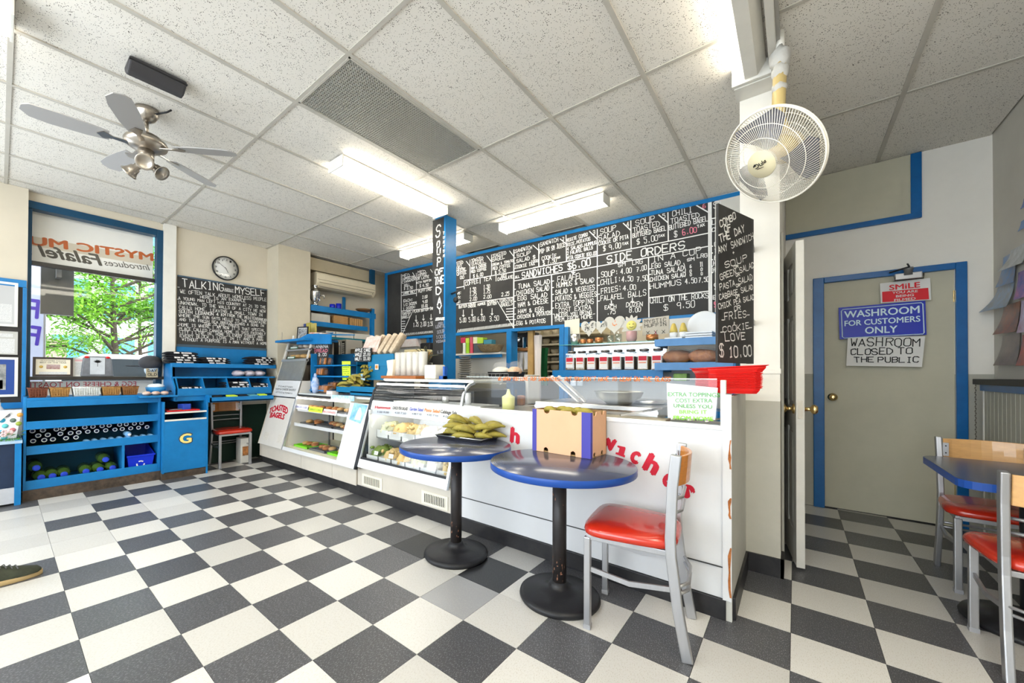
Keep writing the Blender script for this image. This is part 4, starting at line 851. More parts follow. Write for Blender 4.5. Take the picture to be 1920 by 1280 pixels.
# food in the case
rnd = random.Random(11); fi = 0
CREAM = mat('pale_pasta', (.62, .46, .20), .5, noise=.4, nscale=40, bump=.6, bscale=50); LETT = mat('green_salad', (.20, .30, .06), .5, noise=.6, nscale=30, bump=.6, bscale=40); COUS = mat('white_rice_salad', (.72, .70, .62), .6, bump=.5, bscale=80)
def tub(x, y, z, w, d, h, food, lab, group=None):
    t = thing('food_tub', lab, 'tub', (x, y, z), 0, group)
    B().box(x-w/2, x+w/2, y-d/2, y-d/2+.004, z, z+h).box(x-w/2, x+w/2, y+d/2-.004, y+d/2, z, z+h).box(x-w/2, x-w/2+.004, y-d/2, y+d/2, z, z+h).box(x+w/2-.004, x+w/2, y-d/2, y+d/2, z, z+h).box(x-w/2, x+w/2, y-d/2, y+d/2, z, z+.004).build('tub', mat('pale_food_pan', (.55, .57, .55), .3), t)
    b = B().ball((x, y, z+h*.85), (w*.52, d*.5, h*1.1), 14, 8, jit=.10)
    for q_ in range(26): b.ball((x+random.uniform(-.4, .4)*w, y+random.uniform(-.4, .4)*d, z+h*random.uniform(1.2, 1.8)), (.026, .018, .015), 6, 4, (random.uniform(0, 3), 0, random.uniform(0, 3)))
    b.build('food', food, t)
FN = {'green': LETT, 'pasta': CREAM, 'rice': COUS, 'hummus': mat('hummus', (.60, .42, .18), .6, bump=.4), 'slaw': mat('slaw', (.60, .62, .40), .6, noise=.4, nscale=40, bump=.5)}
lo = ['green', 'pasta', 'hummus', 'slaw', 'rice', 'pasta']; up_ = ['slaw', 'hummus', 'pasta', 'rice', 'rice', 'green']
ords = ['leftmost', 'second from left', 'third from left', 'fourth from left', 'fifth from left', 'rightmost']
for i in range(6):
    x = x0+.13+i*.19
    tub(x, 2.44, .33, .18, .26, .08, FN[lo[i]], f'steel tub of {lo[i]} salad on the salad case floor, {ords[i]}')
    tub(x, 2.55, .56, .18, .24, .08, FN[up_[i]], f'steel tub of {up_[i]} salad on the salad case upper shelf, {ords[i]}')
for i, (u, v, w, h) in enumerate(((728, 812, 20, 11), (752, 815, 16, 11), (705, 849, 16, 13), (733, 855, 18, 14), (789, 872, 18, 12), (812, 878, 18, 16), (760, 825, 18, 11))):
    p = atp(u, v, SP0-SN*.03, SN); s_ = .0027; U = Vector((1, 0, 0))*w*s_*1.3; V = Vector((0, SL, 1)).normalized()*h*s_
    q = [p-U/2-V/2, p+U/2-V/2, p+U/2+V/2, p-U/2+V/2]
    t = sign('price_card', f'white handwritten price card in the salad case, {["top left", "top centre left", "bottom far left", "bottom left", "bottom right", "bottom far right", "top centre"][i]}', 'price card', q, -.002)
    b = B(); 
    for r_ in range(3):
        for k in range(4): a = q[3]-V*(.25+.25*r_)+U*(.1+.2*k)+SN*.002; b.quad(a, a+U*.13, a+U*.13-V*.07, a-V*.07)
    b.build('writing', GINK, t, kind='stuff')
# --- bagel case
bc = thing('bagel_display_case', 'cream bakery case with sloping front, lettered TOASTED BAGELS, and lit glass shelves', 'display case', (-4.4, 2.6, .28))
CRM = mat('case_enamel_cream', (.62, .59, .54), .4, noise=.06)
xa, xb_, xc, xd = -5.46, -4.79, -3.60, -3.27
panel(xa, xb_, .27, .885, .02).build('left_front_panel', CRM, bc, bev=.003)
panel(xa, xb_, .89, 1.10, .02).build('label_panel', WHITE, bc)
panel(xa, xb_, 1.105, 1.36, .018).build('steel_panel', mat('brushed_grey_panel', (.36, .36, .33), .3, metal=.5, noise=.2), bc)
panel(xa, xa+.05, 1.36, 1.66, .018).build('tower_edge', CRM, bc); panel(xb_-.02, xb_, 1.36, 1.66, .018).build('tower_edge', CRM, bc)
panel(xa, xb_, 1.355, 1.385, .04, -.01).build('steel_ledge', AL, bc); panel(xa, xb_, 1.50, 1.52, .03).build('steel_ledge', AL, bc)
panel(xa+.05, xb_-.02, 1.385, 1.66, .004, .004).build('tower_glass', GLASS, bc)
panel(xa+.02, xb_, .878, .892, .02, -.003).build('black_joint', RUBBER, bc)
prof = [(.27, sy(.27)+.02), (1.66, sy(1.66)+.02), (1.66, 2.95), (.27, 2.95)]
B().ext([(xa-.002, y-.022, z) for z, y in prof[:2]]+[(xa-.002, 2.95, 1.66), (xa-.002, 2.95, .27)], (.02, 0, 0)).build('left_side', mat('side_beige', (.58, .52, .42), .5, noise=.08), bc)
B().ext([(xb_-.015, sy(.27)+.01, .27), (xb_-.015, sy(1.10)+.01, 1.10), (xb_-.015, 2.9, 1.1), (xb_-.015, 2.9, .27)], (.015, 0, 0)).build('partition', CRM, bc)
panel(xb_, xb_+.022, .27, .93, .022, -.004).build('chrome_edge', AL, bc)
panel(xc, xd, .27, .89, .02).build('right_front_panel', WHITE, bc, bev=.003)
panel(xd-.005, xd+.02, .27, .95, .03, -.004).build('black_divider', RUBBER, bc)
panel(xb_, xc, .27, .31, .02).build('bottom_rail', WHITE, bc)
panel(xb_, xc, .915, .935, .02).build('top_rail', RUBBER, bc)
panel(xb_+.02, xc, .31, .915, .004, .006).build('front_glass', GLASS, bc)
LNR = mat('case_liner_cream', (.70, .66, .50), .5)
B().box(xb_, xc, 2.92, 2.94, .28, .93).box(xb_, xc, 2.28, 2.94, .28, .30).box(xc-.012, xc, 2.45, 2.94, .3, .88).build('case_liner', LNR, bc)
B().box(xa+.02, xb_-.02, 2.9, 2.92, 1.1, 1.66).build('tower_back', mat('tower_back', (.35, .30, .25), .5), bc)
B().box(xb_, xd, 2.42, 2.95, .93, .95).build('case_top', mat('enamel_deck', 0), bc)
for i, (z, yf) in enumerate(((.565, 2.36), (.745, 2.40))):
    B().box(xb_+.03, xc-.03, yf, 2.85, z-.012, z).build('glass_shelf', STEEL if i else mat('grey_shelf', (.4, .4, .38), .4), bc)
    B().box(xb_+.03, xc-.03, yf-.006, yf, z-.016, z+(.012 if i else .022)).build('price_rail', WHITE, bc)
B().box((xb_+xc)/2-.2, (xb_+xc)/2-.185, 2.6, 2.62, .3, .75).build('shelf_post', GREYM, bc)
B().box(xb_+.03, xc-.03, 2.38, 2.40, .885, .90).build('case_lamp', mat('case_lamp', 0), bc)
# arched red TOASTED / BAGELS
def arcw(t, u0, v0, u1, v1, h, rise):
    P_, Q_ = SLP(u0, v0), SLP(u1, v1); typed(t, P_, Q_, h, SN, REDINK, bc, bold=.03, lift=.002, arc=rise)
arcw('TOASTED', 504, 776, 538, 777, .075, .05); arcw('BAGELS', 506, 782.5, 532, 786.5, .065, .012)
for r_, t in enumerate(('TOASTED', 'HAM & CHEESE BAGELS', 'LETTUCE & TOMATO')):
    typed(t, SLP(517+(4 if r_ == 0 else 0), 725+r_*5.5), SLP(552-(4 if r_ != 1 else -2), 727+r_*6), .026 if r_ == 1 else .02, SN, INK, bc, lift=.002)
for u, v in ((499, 817), (525, 822)):
    p = SLP(u, v); t = panel(p.x-.06, p.x+.06, p.z-.05, p.z+.05, .001, -.0012).build('faded_sticker', mat('faded_sticker', (.66, .62, .55), .5, noise=.2, nscale=40), bc)
# poster of hands on the right panel
q = [SLP(655, 786), SLP(676, 794), SLP(690, 760), SLP(665, 755)]
q = [a+SN*.002 for a in q]
ps = thing('sky_poster', 'blue and white poster stuck on the panel between the display cases', 'poster', q[0])
B().slab(*q, .001).build('sheet', mat('poster_sky_blue', (.03, .25, .62), .5, noise=.6, nscale=5, col2=(.5, .75, .9)), ps)
cx = (q[1]+q[2])/2*.6+(q[0]+q[3])/2*.4
B().ext([cx+Vector((0, SL, 1)).normalized()*a+Vector((b_, 0, 0))+SN*.002 for a, b_ in ((-.07, -.05), (-.07, .05), (.0, .045), (.05, .015), (.06, -.005), (.02, -.03), (-.02, -.04))], SN*.001).build('white_robe_figure', mat('poster_white', (.8, .84, .88), .6), ps)
# trays with pastries in the bagel case
def pastry(c, r, ma, name, lab, grp): return tag(B().ball(c, r, 10, 6, jit=.08).build(name, ma), lab, 'pastry', grp)
for lvl, z, y, ma, lab in ((0, .30, 2.47, GREENP, 'bright green tray of pastries on the bagel case floor'), (1, .565, 2.55, GREYM, 'grey tray of pastries on the bagel case middle shelf'), (2, .745, 2.56, GREYM, 'dark tray of pastries on the bagel case top shelf')):
    for k in range(3):
        x = xb_+.22+k*.38; mk = GREYM if (lvl == 0 and k == 1) else ma
        t = thing('pastry_tray', lab.replace('bright green', 'dark grey' if mk is GREYM and lvl == 0 else 'bright green')+', '+['left', 'middle', 'right'][k], 'tray', (x, y, z))
        b = B().box(x-.16, x+.16, y-.12, y+.12, z+.001, z+.006)
        for a0, a1, b0, b1 in ((-.17, .17, -.13, -.12), (-.17, .17, .12, .13), (-.17, -.16, -.13, .13), (.16, .17, -.13, .13)): b.box(x+a0, x+a1, y+b0, y+b1, z+.001, z+.024)
        b.build('tray_body', mk, t)
        for j in range(4):
            pastry((x-.10+.07*j, y+rnd.uniform(-.05, .05), z+.03), (.04, .05, .025), BREAD if (j+k) % 2 else DOUGH, 'pastry', f'small baked pastry on a {["bottom", "middle", "top"][lvl]} tray of the bagel case', f'pastries on the {["bottom", "middle", "top"][lvl]} bagel case trays')
YP = 2.385
for i, (u0, u1, v, ma, lab, tx, ink) in enumerate(((554, 576, 760, PAPER, 'white', 'EACH 1.50', BLUEINK), (578, 603, 765, LIMEP, 'lime green', 'CARROT CAKE', INK), (605, 630, 770, PAPER, 'white', 'BROWNIES', REDINK))):
    a, c = at(u0, v+6, 'y', YP), at(u1, v+9, 'y', YP); z0, z1 = (a.z+c.z)/2, (a.z+c.z)/2+.058
    q = [Vector((a.x, YP, z0)), Vector((c.x, YP, z0)), Vector((c.x, YP+.016, z1)), Vector((a.x, YP+.016, z1))]
    t = sign('case_label', f'{lab} label card lettered {tx} on the bagel case top shelf', 'price card', q, -.002, ma)
    typed(tx, q[0]+Vector((.01, -.003, .018)), q[1]+Vector((-.01, -.003, .018)), .024, (0, -1, .27), ink, t)

# ================================================================== LEFT WALL JOINERY
def c2(x, y): return x/3.7656, 620+y/3.7656
def c4(x, y): return 280+x/4.573, 640+y/4.573
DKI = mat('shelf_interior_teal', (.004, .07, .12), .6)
su = thing('drink_shelf_unit', 'blue open shelf unit of drinks under the window', 'shelf unit', (-5.7, .66, 0))
y0, y1, xf = .165, 1.155, -5.45
B().box(-5.46, xf+.005, y0-.02, y1+.02, 0, .10).build('kick_board', BROWNB, su)
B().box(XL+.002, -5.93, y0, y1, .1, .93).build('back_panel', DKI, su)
B().box(-5.93, xf, y0-.018, y0, .08, .965).build('side_panel', BLUE, su, bev=.002); B().box(-5.93, xf, y1-.012, y1+.012, .08, .965).build('side_panel', BLUE, su, bev=.002)
for z0, z1, zs in ((.10, .185, .12), (.425, .505, .435), (.66, .735, .665)):
    B().box(xf-.02, xf, y0, y1-.012, z0, z1).build('front_lip', BLUE, su, bev=.002); B().box(-5.93, xf-.02, y0, y1-.012, zs, zs+.015).build('shelf_board', mat('shelf_blue_dark', (.008, .14, .35), .5), su)
B().box(-5.95, xf, y0, y1, .93, .955).build('counter_board', BLUE, su, bev=.002); B().box(xf-.02, xf, y0, y1-.012, .865, .93).build('front_lip', BLUE, su, bev=.002)
B().box(-5.93, xf-.004, .84, .862, .12, .43).build('divider', BLUE, su)
NB = mat('dark_bottle', (.01, .015, .05), .2); RING = mat('white_cap_ring', (.7, .72, .75), .4); LB = mat('pale_blue_bottle', (.25, .52, .80), .15, spec=.7); GB = mat('green_bottle', (.08, .16, .03), .12, spec=.7); BC = mat('blue_cap', (.02, .06, .55), .35)
EY = Matrix.Rotation(R(90), 3, 'Y')
def bottle_meshes(r, l, m1, m2, ring=False):
    b = B().lathe([(r*.9, 0), (r, .01), (r, l*.62), (r*.8, l*.74), (r*.42, l*.86), (r*.4, l*.93)], 12, (0, 0, 0), EY)
    c = B().lathe([(r*.5, l*.92), (r*.52, l*.93), (r*.52, l), (r*.3, l+.001)], 10, (0, 0, 0), EY)
    return b.mesh('bottle', m1), c.mesh('cap', m2)
def lay(meshes, name, x, y, z, lab, grp):
    t = thing(name, lab, 'bottle', (x, y, z), random.uniform(-.05, .05), grp)
    for nm, me in zip(('glass_body', 'cap'), meshes):
        o = bpy.data.objects.new(nm, me); C.objects.link(o); o.parent = t
    return t
M1 = (B().lathe([(.026, 0), (.027, .16), (.024, .18), (.020, .185)], 12, (0, 0, 0), EY).mesh('can', NB), B().lathe([(.019, .183), (.021, .190), (.016, .192), (.013, .187)], 12, (0, 0, 0), EY, caps=False).mesh('rim', RING))
rows = [[(233, 733), (310, 723), (390, 718), (453, 713), (528, 706), (592, 698), (655, 690), (718, 686), (778, 680), (842, 675), (898, 670), (952, 665), (1005, 660)],
        [(272, 765), (343, 756), (420, 754), (495, 743), (560, 737), (625, 730), (686, 724), (748, 718), (806, 712), (868, 705), (922, 700), (980, 697), (1033, 690)],
        [(233, 800), (305, 796), (376, 790), (465, 783), (530, 776)]]
for r_, row in enumerate(rows):
    zz = [.632, .584, .536][r_]
    for x, y in row:
        p = at(*c2(x, y), 'x', -5.59); lay(M1, 'drink_bottle', -5.78, p.y, zz, 'dark bottle lying cap outward in the racked row under the window', 'dark bottles racked on the middle shelf')
M2 = bottle_meshes(.028, .17, LB, RING)
for x, y in [(620, 765), (680, 758), (742, 748), (800, 742), (858, 738), (915, 735), (968, 728), (1025, 722), (1078, 717)]:
    p = at(*c2(x, y), 'x', -5.47); lay(M2, 'water_bottle', -5.63, p.y, .481, 'pale blue bottle lying at the front of the middle shelf', 'pale blue bottles at the front of the middle shelf')
p = at(*c2(910, 705), 'x', -5.5); t = lay(M2, 'water_bottle', -5.66, p.y, .528, 'pale blue bottle lying on top of the row of pale blue bottles', None)
B().box(-5.92, -5.475, y0+.005, .64, .4505, .456).build('grass_mat', GRASSM, su)
M3 = bottle_meshes(.052, .30, GB, BC)
for i, (x, z) in enumerate(((280, .188), (367, .188), (463, .188), (620, .188), (702, .188), (795, .188))):
    p = at(*c2(x, 1015), 'x', -5.5); lay(M3, 'soda_bottle', -5.82, p.y, z, 'large green bottle with blue cap on the bottom shelf, '+['leftmost of the floor row', 'second from left', 'third from left', 'fourth from left', 'fifth from left', 'rightmost below the upper one'][i], 'large green bottles on the bottom shelf')
for i, x in enumerate((245, 748)):
    p = at(*c2(x, 960), 'x', -5.5); lay(M3, 'soda_bottle', -5.82, p.y, .285, 'large green bottle with blue cap lying on top of the others, '+['at the left end', 'at the right end'][i], 'large green bottles on the bottom shelf')
# recycling bin
rb = thing('recycling_bin', 'blue plastic recycling bin in the lower right bay of the drink shelf', 'bin', (-5.6, 1.0, .137))
def shell(x0, x1, y0, y1, z0, z1, t, tap, b=None, front=0):
    b = b or B(); o = [(x0+tap, y0+tap, z0), (x1-tap, y0+tap, z0), (x1-tap, y1-tap, z0), (x0+tap, y1-tap, z0), (x0, y0, z1), (x1, y0, z1-front), (x1, y1, z1-front), (x0, y1, z1)]
    i_ = [(x0+tap+t, y0+tap+t, z0+t), (x1-tap-t, y0+tap+t, z0+t), (x1-tap-t, y1-tap-t, z0+t), (x0+tap+t, y1-tap-t, z0+t), (x0+t, y0+t, z1), (x1-t, y0+t, z1-front), (x1-t, y1-t, z1-front), (x0+t, y1-t, z1)]
    f = [(3, 2, 1, 0), (0, 1, 5, 4), (1, 2, 6, 5), (2, 3, 7, 6), (3, 0, 4, 7)]
    g = [(8, 9, 10, 11), (12, 13, 9, 8), (13, 14, 10, 9), (14, 15, 11, 10), (15, 12, 8, 11), (4, 5, 13, 12), (5, 6, 14, 13), (6, 7, 15, 14), (7, 4, 12, 15)]
    return b.add(o+i_, f+g)
BINB = mat('bin_blue_plastic', (.006, .03, .55), .35)
shell(-5.85, -5.47, .885, 1.12, .137, .40, .006, .02, front=.10).build('bin_body', BINB, rb, bev=.003)
B().box(-5.474, -5.456, .88, 1.125, .285, .302).build('front_rim', BINB, rb, bev=.003)
RC = B()
for k in range(3):
    a = R(90+120*k); c = Vector((-5.478, 1.0, .20)); pts = [c+Vector((0, math.cos(a+d)*.032, math.sin(a+d)*.032)) for d in (-.75, -.3, .2, .55)]
    for i in range(3): RC.bar([pts[i], pts[i+1]], .004, .012)
RC.build('recycling_symbol', PAPER, rb)

# ---- cupboard with the gold G
gc = thing('bin_cupboard', 'blue cupboard with waste slot and a gold letter G on its door', 'cupboard', (-5.65, 1.39, 0))
GX0, GX1, gy0, gy1 = -5.92, -5.38, 1.17, 1.61
B().box(GX0, GX1-.01, gy0, gy1-.002, 0, .075).build('kick_board', BROWNB, gc)
B().box(GX0, GX1, gy0, gy0+.018, .07, .87).box(GX0, GX1, gy1-.018, gy1, .0, .87).build('side_panel', BLUE, gc, bev=.002)
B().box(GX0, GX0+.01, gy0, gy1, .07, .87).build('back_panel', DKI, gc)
B().box(GX0, GX1+.004, gy0+.018, gy1-.018, .735, .752).build('tray_shelf', BLUE, gc); B().box(GX1-.002, GX1+.006, gy0+.018, gy1-.018, .733, .752).build('white_edge', WPAINT, gc)
B().box(GX1-.018, GX1, gy0+.018, gy1-.018, .08, .648).build('door', BLUE, gc, bev=.002); B().box(GX1-.02, GX1+.004, gy0+.018, gy1-.018, .65, .668).build('white_edge', WPAINT, gc)
p = at(338, 837, 'x', GX1); q = at(359, 834, 'x', GX1)
GOLD = mat('gold_letter', (.85, .68, .22), .35)
typed('G', (GX1, p.y-.005, .385), (GX1, q.y, .385), .115, (1, 0, 0), mat('dark_outline', (.05, .07, .10), .5), gc, name='letter_outline', bold=.035, lift=.001); typed('G', (GX1, p.y, .392), (GX1, q.y-.006, .392), .10, (1, 0, 0), GOLD, gc, name='gold_letter', bold=.02, lift=.002)
tag(B().box(-5.80, -5.40, 1.21, 1.53, .753, .768).build('red_tray', REDP, bev=.004), 'flat red tray on the open shelf of the blue cupboard', 'tray')
tag(B().cbox((-5.5, 1.40, .80), (.10, .09, .065), (0, 0, .3)).build('small_blue_box', mat('blue_box_card', (.03, .08, .5), .5), bev=.004), 'small blue box standing on the red tray in the cupboard', 'box')
tag(B().tube([(-5.44, 1.24, .775), (-5.42, 1.36, .777)], .007, 6).build('marker_pen', GREYM), 'grey pen lying on the red tray', 'pen')
# ---- shirt shelves
ss = thing('shirt_shelf_unit', 'blue stepped shelf with sloping bins under the story chalkboard', 'shelf unit', (-5.7, 1.9, .84))
B().box(XL+.002, -5.93, 1.42, 2.51, .84, 1.525).build('back_panel', BLUE, ss)
B().box(XL, -5.60, 1.30, 2.50, 1.285, 1.305).build('top_shelf', BLUE, ss, bev=.002); B().box(-5.612, -5.597, 1.30, 2.50, 1.262, 1.312).build('front_lip', BLUE, ss, bev=.002)
B().box(XL, -5.55, 1.30, 2.47, 1.13, 1.15).build('middle_shelf', BLUE, ss, bev=.002)
B().box(-5.93, -5.90, 1.3, 2.47, 1.15, 1.285).build('rear_board', BLUE, ss)
B().box(XL, -5.46, 1.33, 2.38, .93, .945).build('bin_floor', BLUE, ss); B().box(-5.468, -5.45, 1.32, 2.38, .925, 1.012).build('front_lip', BLUE, ss, bev=.002)
for y in (1.32, 1.585, 1.85, 2.11, 2.368): B().ext([(-5.9, y, .93), (-5.452, y, .93), (-5.452, y, 1.012), (-5.56, y, 1.15), (-5.9, y, 1.15)], (0, .012, 0)).build('divider', BLUE, ss)
B().ext([(-5.93, 1.285, .87), (-5.452, 1.285, .87), (-5.452, 1.285, 1.03), (-5.58, 1.285, 1.15), (-5.60, 1.285, 1.31), (-5.93, 1.285, 1.31)], (0, .018, 0)).build('side_panel', BLUE, ss, bev=.002)
B().box(-5.93, -5.47, 1.30, 1.62, .865, .93).build('apron', BLUE, ss)
B().box(-5.60, -5.30, 1.62, 2.33, .845, .86).build('lower_tray', BLUE, ss); B().box(-5.315, -5.30, 1.60, 2.34, .845, .905).build('front_lip', BLUE, ss, bev=.002); B().box(-5.60, -5.30, 1.60, 1.62, .845, .93).build('tray_end', BLUE, ss)
B().box(-5.93, -5.60, 1.62, 2.45, .862, .93).build('under_panel', BLUE, ss); 
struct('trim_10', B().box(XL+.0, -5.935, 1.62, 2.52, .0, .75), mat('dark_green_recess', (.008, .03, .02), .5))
B().box(-5.94, -5.35, .965, 1.30, .925, .945).build('side_counter', BLUE, su, bev=.002)
# folded shirts
def shirt_mesh(seed, ma):
    r_ = random.Random(seed); b = B(); nx, ny = 8, 10; w, d, h = .24, .33, .030
    top = [[(-w/2+w*i/nx, -d/2+d*j/ny, h*(1-.5*(abs(2*j/ny-1)**6))*(1-.5*(abs(2*i/nx-1)**6))+r_.uniform(-.003, .004)) for j in range(ny+1)] for i in range(nx+1)]
    vs = [p for row in top for p in row]+[(x*1.01, y*1.01, 0) for row in top for x, y, z in row]; n = (nx+1)*(ny+1); f = []
    for i in range(nx):
        for j in range(ny):
            a = i*(ny+1)+j; f += [(a, a+ny+1, a+ny+2, a+1)]
    k = lambda i, j: i*(ny+1)+j
    for i in range(nx): f += [(k(i, 0)+n, k(i+1, 0)+n, k(i+1, 0), k(i, 0)), (k(i, ny), k(i+1, ny), k(i+1, ny)+n, k(i, ny)+n)]
    for j in range(ny): f += [(k(0, j), k(0, j+1), k(0, j+1)+n, k(0, j)+n), (k(nx, j)+n, k(nx, j+1)+n, k(nx, j+1), k(nx, j))]
    b.add(vs, f, True); me = b.mesh('shirt', ma)
    p = B()
    for q in range(7): y = r_.uniform(-.10, .10); x = w/2*.9; p.quad((x+.008, y, .024), (x+.008, y+.03, .022), (x+.016, y+.032, .008), (x+.016, y+.004, .006))
    for q in range(5): y = r_.uniform(-.09, .09); x = r_.uniform(-.02, .08); p.quad((x, y, h+.005), (x+.012, y, h+.005), (x+.012, y+.03, h+.005), (x, y+.03, h+.005))
    return me, p.mesh('print', CLOTHW)
SM = [shirt_mesh(k, CLOTHB) for k in range(4)]
def stack(x, y, z, n, lab, grp, rz=0):
    for i in range(n):
        me, pr = SM[i % 4]; t = thing('folded_shirt', lab, 'shirt', (x+random.uniform(-.012, .012), y+random.uniform(-.015, .015), z+i*.028), rz+random.uniform(-.12, .12), grp)
        for nm, mm in (('cloth', me), ('white_print', pr)):
            o = bpy.data.objects.new(nm, mm); C.objects.link(o); o.parent = t
            if nm == 'white_print': o['kind'] = 'stuff'
stack(-5.73, 1.42, 1.306, 5, 'black folded shirt in the left stack on the top blue shelf', 'left stack of black shirts on the top shelf')
stack(-5.73, 1.76, 1.306, 3, 'black folded shirt in the middle stack on the top blue shelf', 'middle stack of black shirts on the top shelf')
stack(-5.73, 2.32, 1.306, 4, 'black folded shirt in the right stack on the top blue shelf', 'right stack of black shirts on the top shelf')
stack(-5.64, 2.00, .946, 5, 'black folded shirt in the third sloping bin', 'black shirts in the third bin'); stack(-5.64, 2.25, .946, 4, 'black folded shirt in the rightmost sloping bin', 'black shirts in the right bin', .2)
stack(-5.64, 1.46, .946, 3, 'black folded shirt low in the leftmost sloping bin', 'black shirts in the left bin'); stack(-5.64, 1.74, .946, 1, 'single black folded shirt in the second sloping bin', None)
for k, y in enumerate((2.05, 2.18, 2.31)):
    b = B().ball((-5.70, y, 1.19), (.11, .075, .042), 14, 8, jit=.10); tag(b.build('wrapped_bundle', mat('pinkish_white_cloth', (.66, .58, .62), .6, noise=.35, nscale=25, bump=.6)), ['pale wrapped cloth bundle on the middle blue shelf, left one', 'pale wrapped cloth bundle on the middle blue shelf, middle one', 'pale wrapped cloth bundle on the middle blue shelf, right one'][k], 'bundle')
for k, (y, ma, lab) in enumerate(((1.70, CLOTHB, 'dark packet'), (1.86, LIMEP, 'lime green packet'), (1.99, CLOTHB, 'black packet'), (2.10, mat('teal_packet', (.1, .35, .45), .5), 'teal packet'), (2.22, LIMEP, 'pale lime packet'))):
    tag(B().cbox((-5.37, y, .893), (.10, .10, .055), (0, .1, random.uniform(-.2, .2))).build('small_packet', ma, bev=.006), f'{lab} in the lower blue tray, number {["one", "two", "three", "four", "five"][k]} from the left', 'packet')
tag(B().box(-5.78, -5.62, 2.06, 2.17, 0.0, .33).box(-5.625, -5.615, 2.075, 2.155, .08, .25).build('white_canister', mat('canister_white', (.68, .66, .60), .4, noise=.1), bev=.012), 'white plastic canister on the floor behind the red chair legs', 'canister')
tag(B().box(-5.617, -5.612, 2.08, 2.15, .10, .22).build('canister_label', mat('orange_label', (.65, .25, .06), .5, noise=.6, nscale=30, col2=(.1, .06, .04))), 'orange and black label stuck on the white canister', 'label')

# ---- sill: framed sheets, cooler bag, cap, baskets
def framed(name, label, c, w, h, nrm, tilt=0, fm=None, fw=.018, inner=None, mount=PAPER, rz=None, cat='picture'):
    """a framed sheet whose lower edge centre is c, facing nrm"""
    n = Vector(nrm).normalized(); U = Vector((0, 0, 1)).cross(n).normalized(); V = n.cross(U); V = (V*math.cos(tilt)-n*math.sin(tilt)).normalized(); nn = U.cross(V)
    c = Vector(c); t = thing(name, label, cat, c)
    def pl(a0, a1, b0, b1, d0, d1, nm, ma): return B().ext([c+U*a+V*b_+nn*d0 for a, b_ in ((a0, b0), (a1, b0), (a1, b1), (a0, b1))], nn*(d1-d0)).build(nm, ma, t)
    pl(-w/2, w/2, 0, fw, 0, .015, 'frame_rail', fm); pl(-w/2, w/2, h-fw, h, 0, .015, 'frame_rail', fm); pl(-w/2, -w/2+fw, fw, h-fw, 0, .015, 'frame_stile', fm); pl(w/2-fw, w/2, fw, h-fw, 0, .015, 'frame_stile', fm)
    pl(-w/2+fw*.6, w/2-fw*.6, fw*.6, h-fw*.6, .001, .008, 'mount', mount)
    for (a0, a1, b0, b1, ma) in inner or []: pl((a0-.5)*w, (a1-.5)*w, b0*h, b1*h, .008, .0092, 'printed_area', ma)
    return t, c, U, V, nn
DF = mat('dark_wood_frame', (.035, .022, .018), .4); GT = mat('grey_text_print', (.38, .38, .38), .7, noise=.6, nscale=200, col2=(.75, .75, .73)); PHO = mat('small_photo', (.25, .10, .07), .5, noise=.6, nscale=30, col2=(.5, .4, .4))
a, b_ = at(50, 706, 'x', -5.92), at(111, 707, 'x', -5.92)
t, c, U, V, nn = framed('framed_certificate', 'dark framed certificate with two gold rosettes leaning in the window left', (-5.92, .36, 1.151), .29, .20, (1, -.1, 0), .12, DF, .02, [(.33, .67, .38, .62, PHO), (.15, .85, .10, .24, GT)], CREAMP, cat='certificate')
for s_ in (-.3, .3):
    p = c+U*.29*s_+V*.10+nn*.009; B().lathe([(.014, 0), (.014, .002)], 12, p, nn.to_track_quat('Z', 'Y').to_matrix()).build('gold_rosette', mat('rosette_gold', (.62, .40, .08), .4), t)
typed('CUSTOMER CHOICE', c-U*.09+V*.157+nn*.008, c+U*.09+V*.157+nn*.008, .012, nn, INK, t); typed('BEST OF THE YEAR', c-U*.095+V*.138+nn*.008, c+U*.095+V*.138+nn*.008, .012, nn, INK, t)
framed('paper_menu_sheet', 'white printed sheet standing in the window beside the certificate', (-5.93, .60, 1.151), .20, .20, (1, 0, 0), .1, PAPER, .004, [(.1, .9, .82, .92, mat('pink_print', (.7, .4, .4), .7)), (.1, .6, .1, .75, GT)], PAPER, cat='sheet')
p0_, p1_ = at(150, 706, 'x', -5.93), at(212, 706, 'x', -5.93); ym = (p0_.y+p1_.y)/2
cb = thing('cooler_bag', 'grey and silver bag with dark leaf motif standing in the window', 'bag', (-5.95, ym, 1.151))
w = (p1_.y-p0_.y)
B().ext([(-5.935, p0_.y, 1.151), (-5.935, p1_.y, 1.151), (-5.935, p1_.y-.02, 1.36), (-5.935, p1_.y-.05, 1.375), (-5.935, p0_.y+.05, 1.375), (-5.935, p0_.y+.02, 1.36)], (.04, 0, 0)).build('bag_body', mat('grey_bag', (.22, .23, .25), .5, noise=.4, nscale=9), cb, bev=.01)
B().box(-5.894, -5.891, ym-.06, ym+.06, 1.175, 1.36).build('silver_panel', mat('silver_cloth', (.60, .63, .66), .4, noise=.2), cb)
lf = B()
for k in range(7):
    a = R(-60+20*k); d = Vector((0, math.sin(a), math.cos(a))); s_ = Vector((0, d.z, -d.y)); c = Vector((-5.8905, ym, 1.30)); lf.add([c, c+d*.02+s_*.006, c+d*.042, c+d*.02-s_*.006], [(0, 1, 2, 3)])
lf.box(-5.8908, -5.890, ym-.002, ym+.002, 1.26, 1.30).build('leaf_motif', INK, cb)
for s_ in (-1, 1): B().ball((-5.90, ym+s_*.085, 1.362), (.015, .022, .014)).build('red_pad', REDP, cb)
cp_ = at(275, 690, 'x', -5.80); hc = thing('display_cap', 'dark grey baseball cap on a pale head form at the window right', 'cap', (-5.86, 1.17, 1.151))
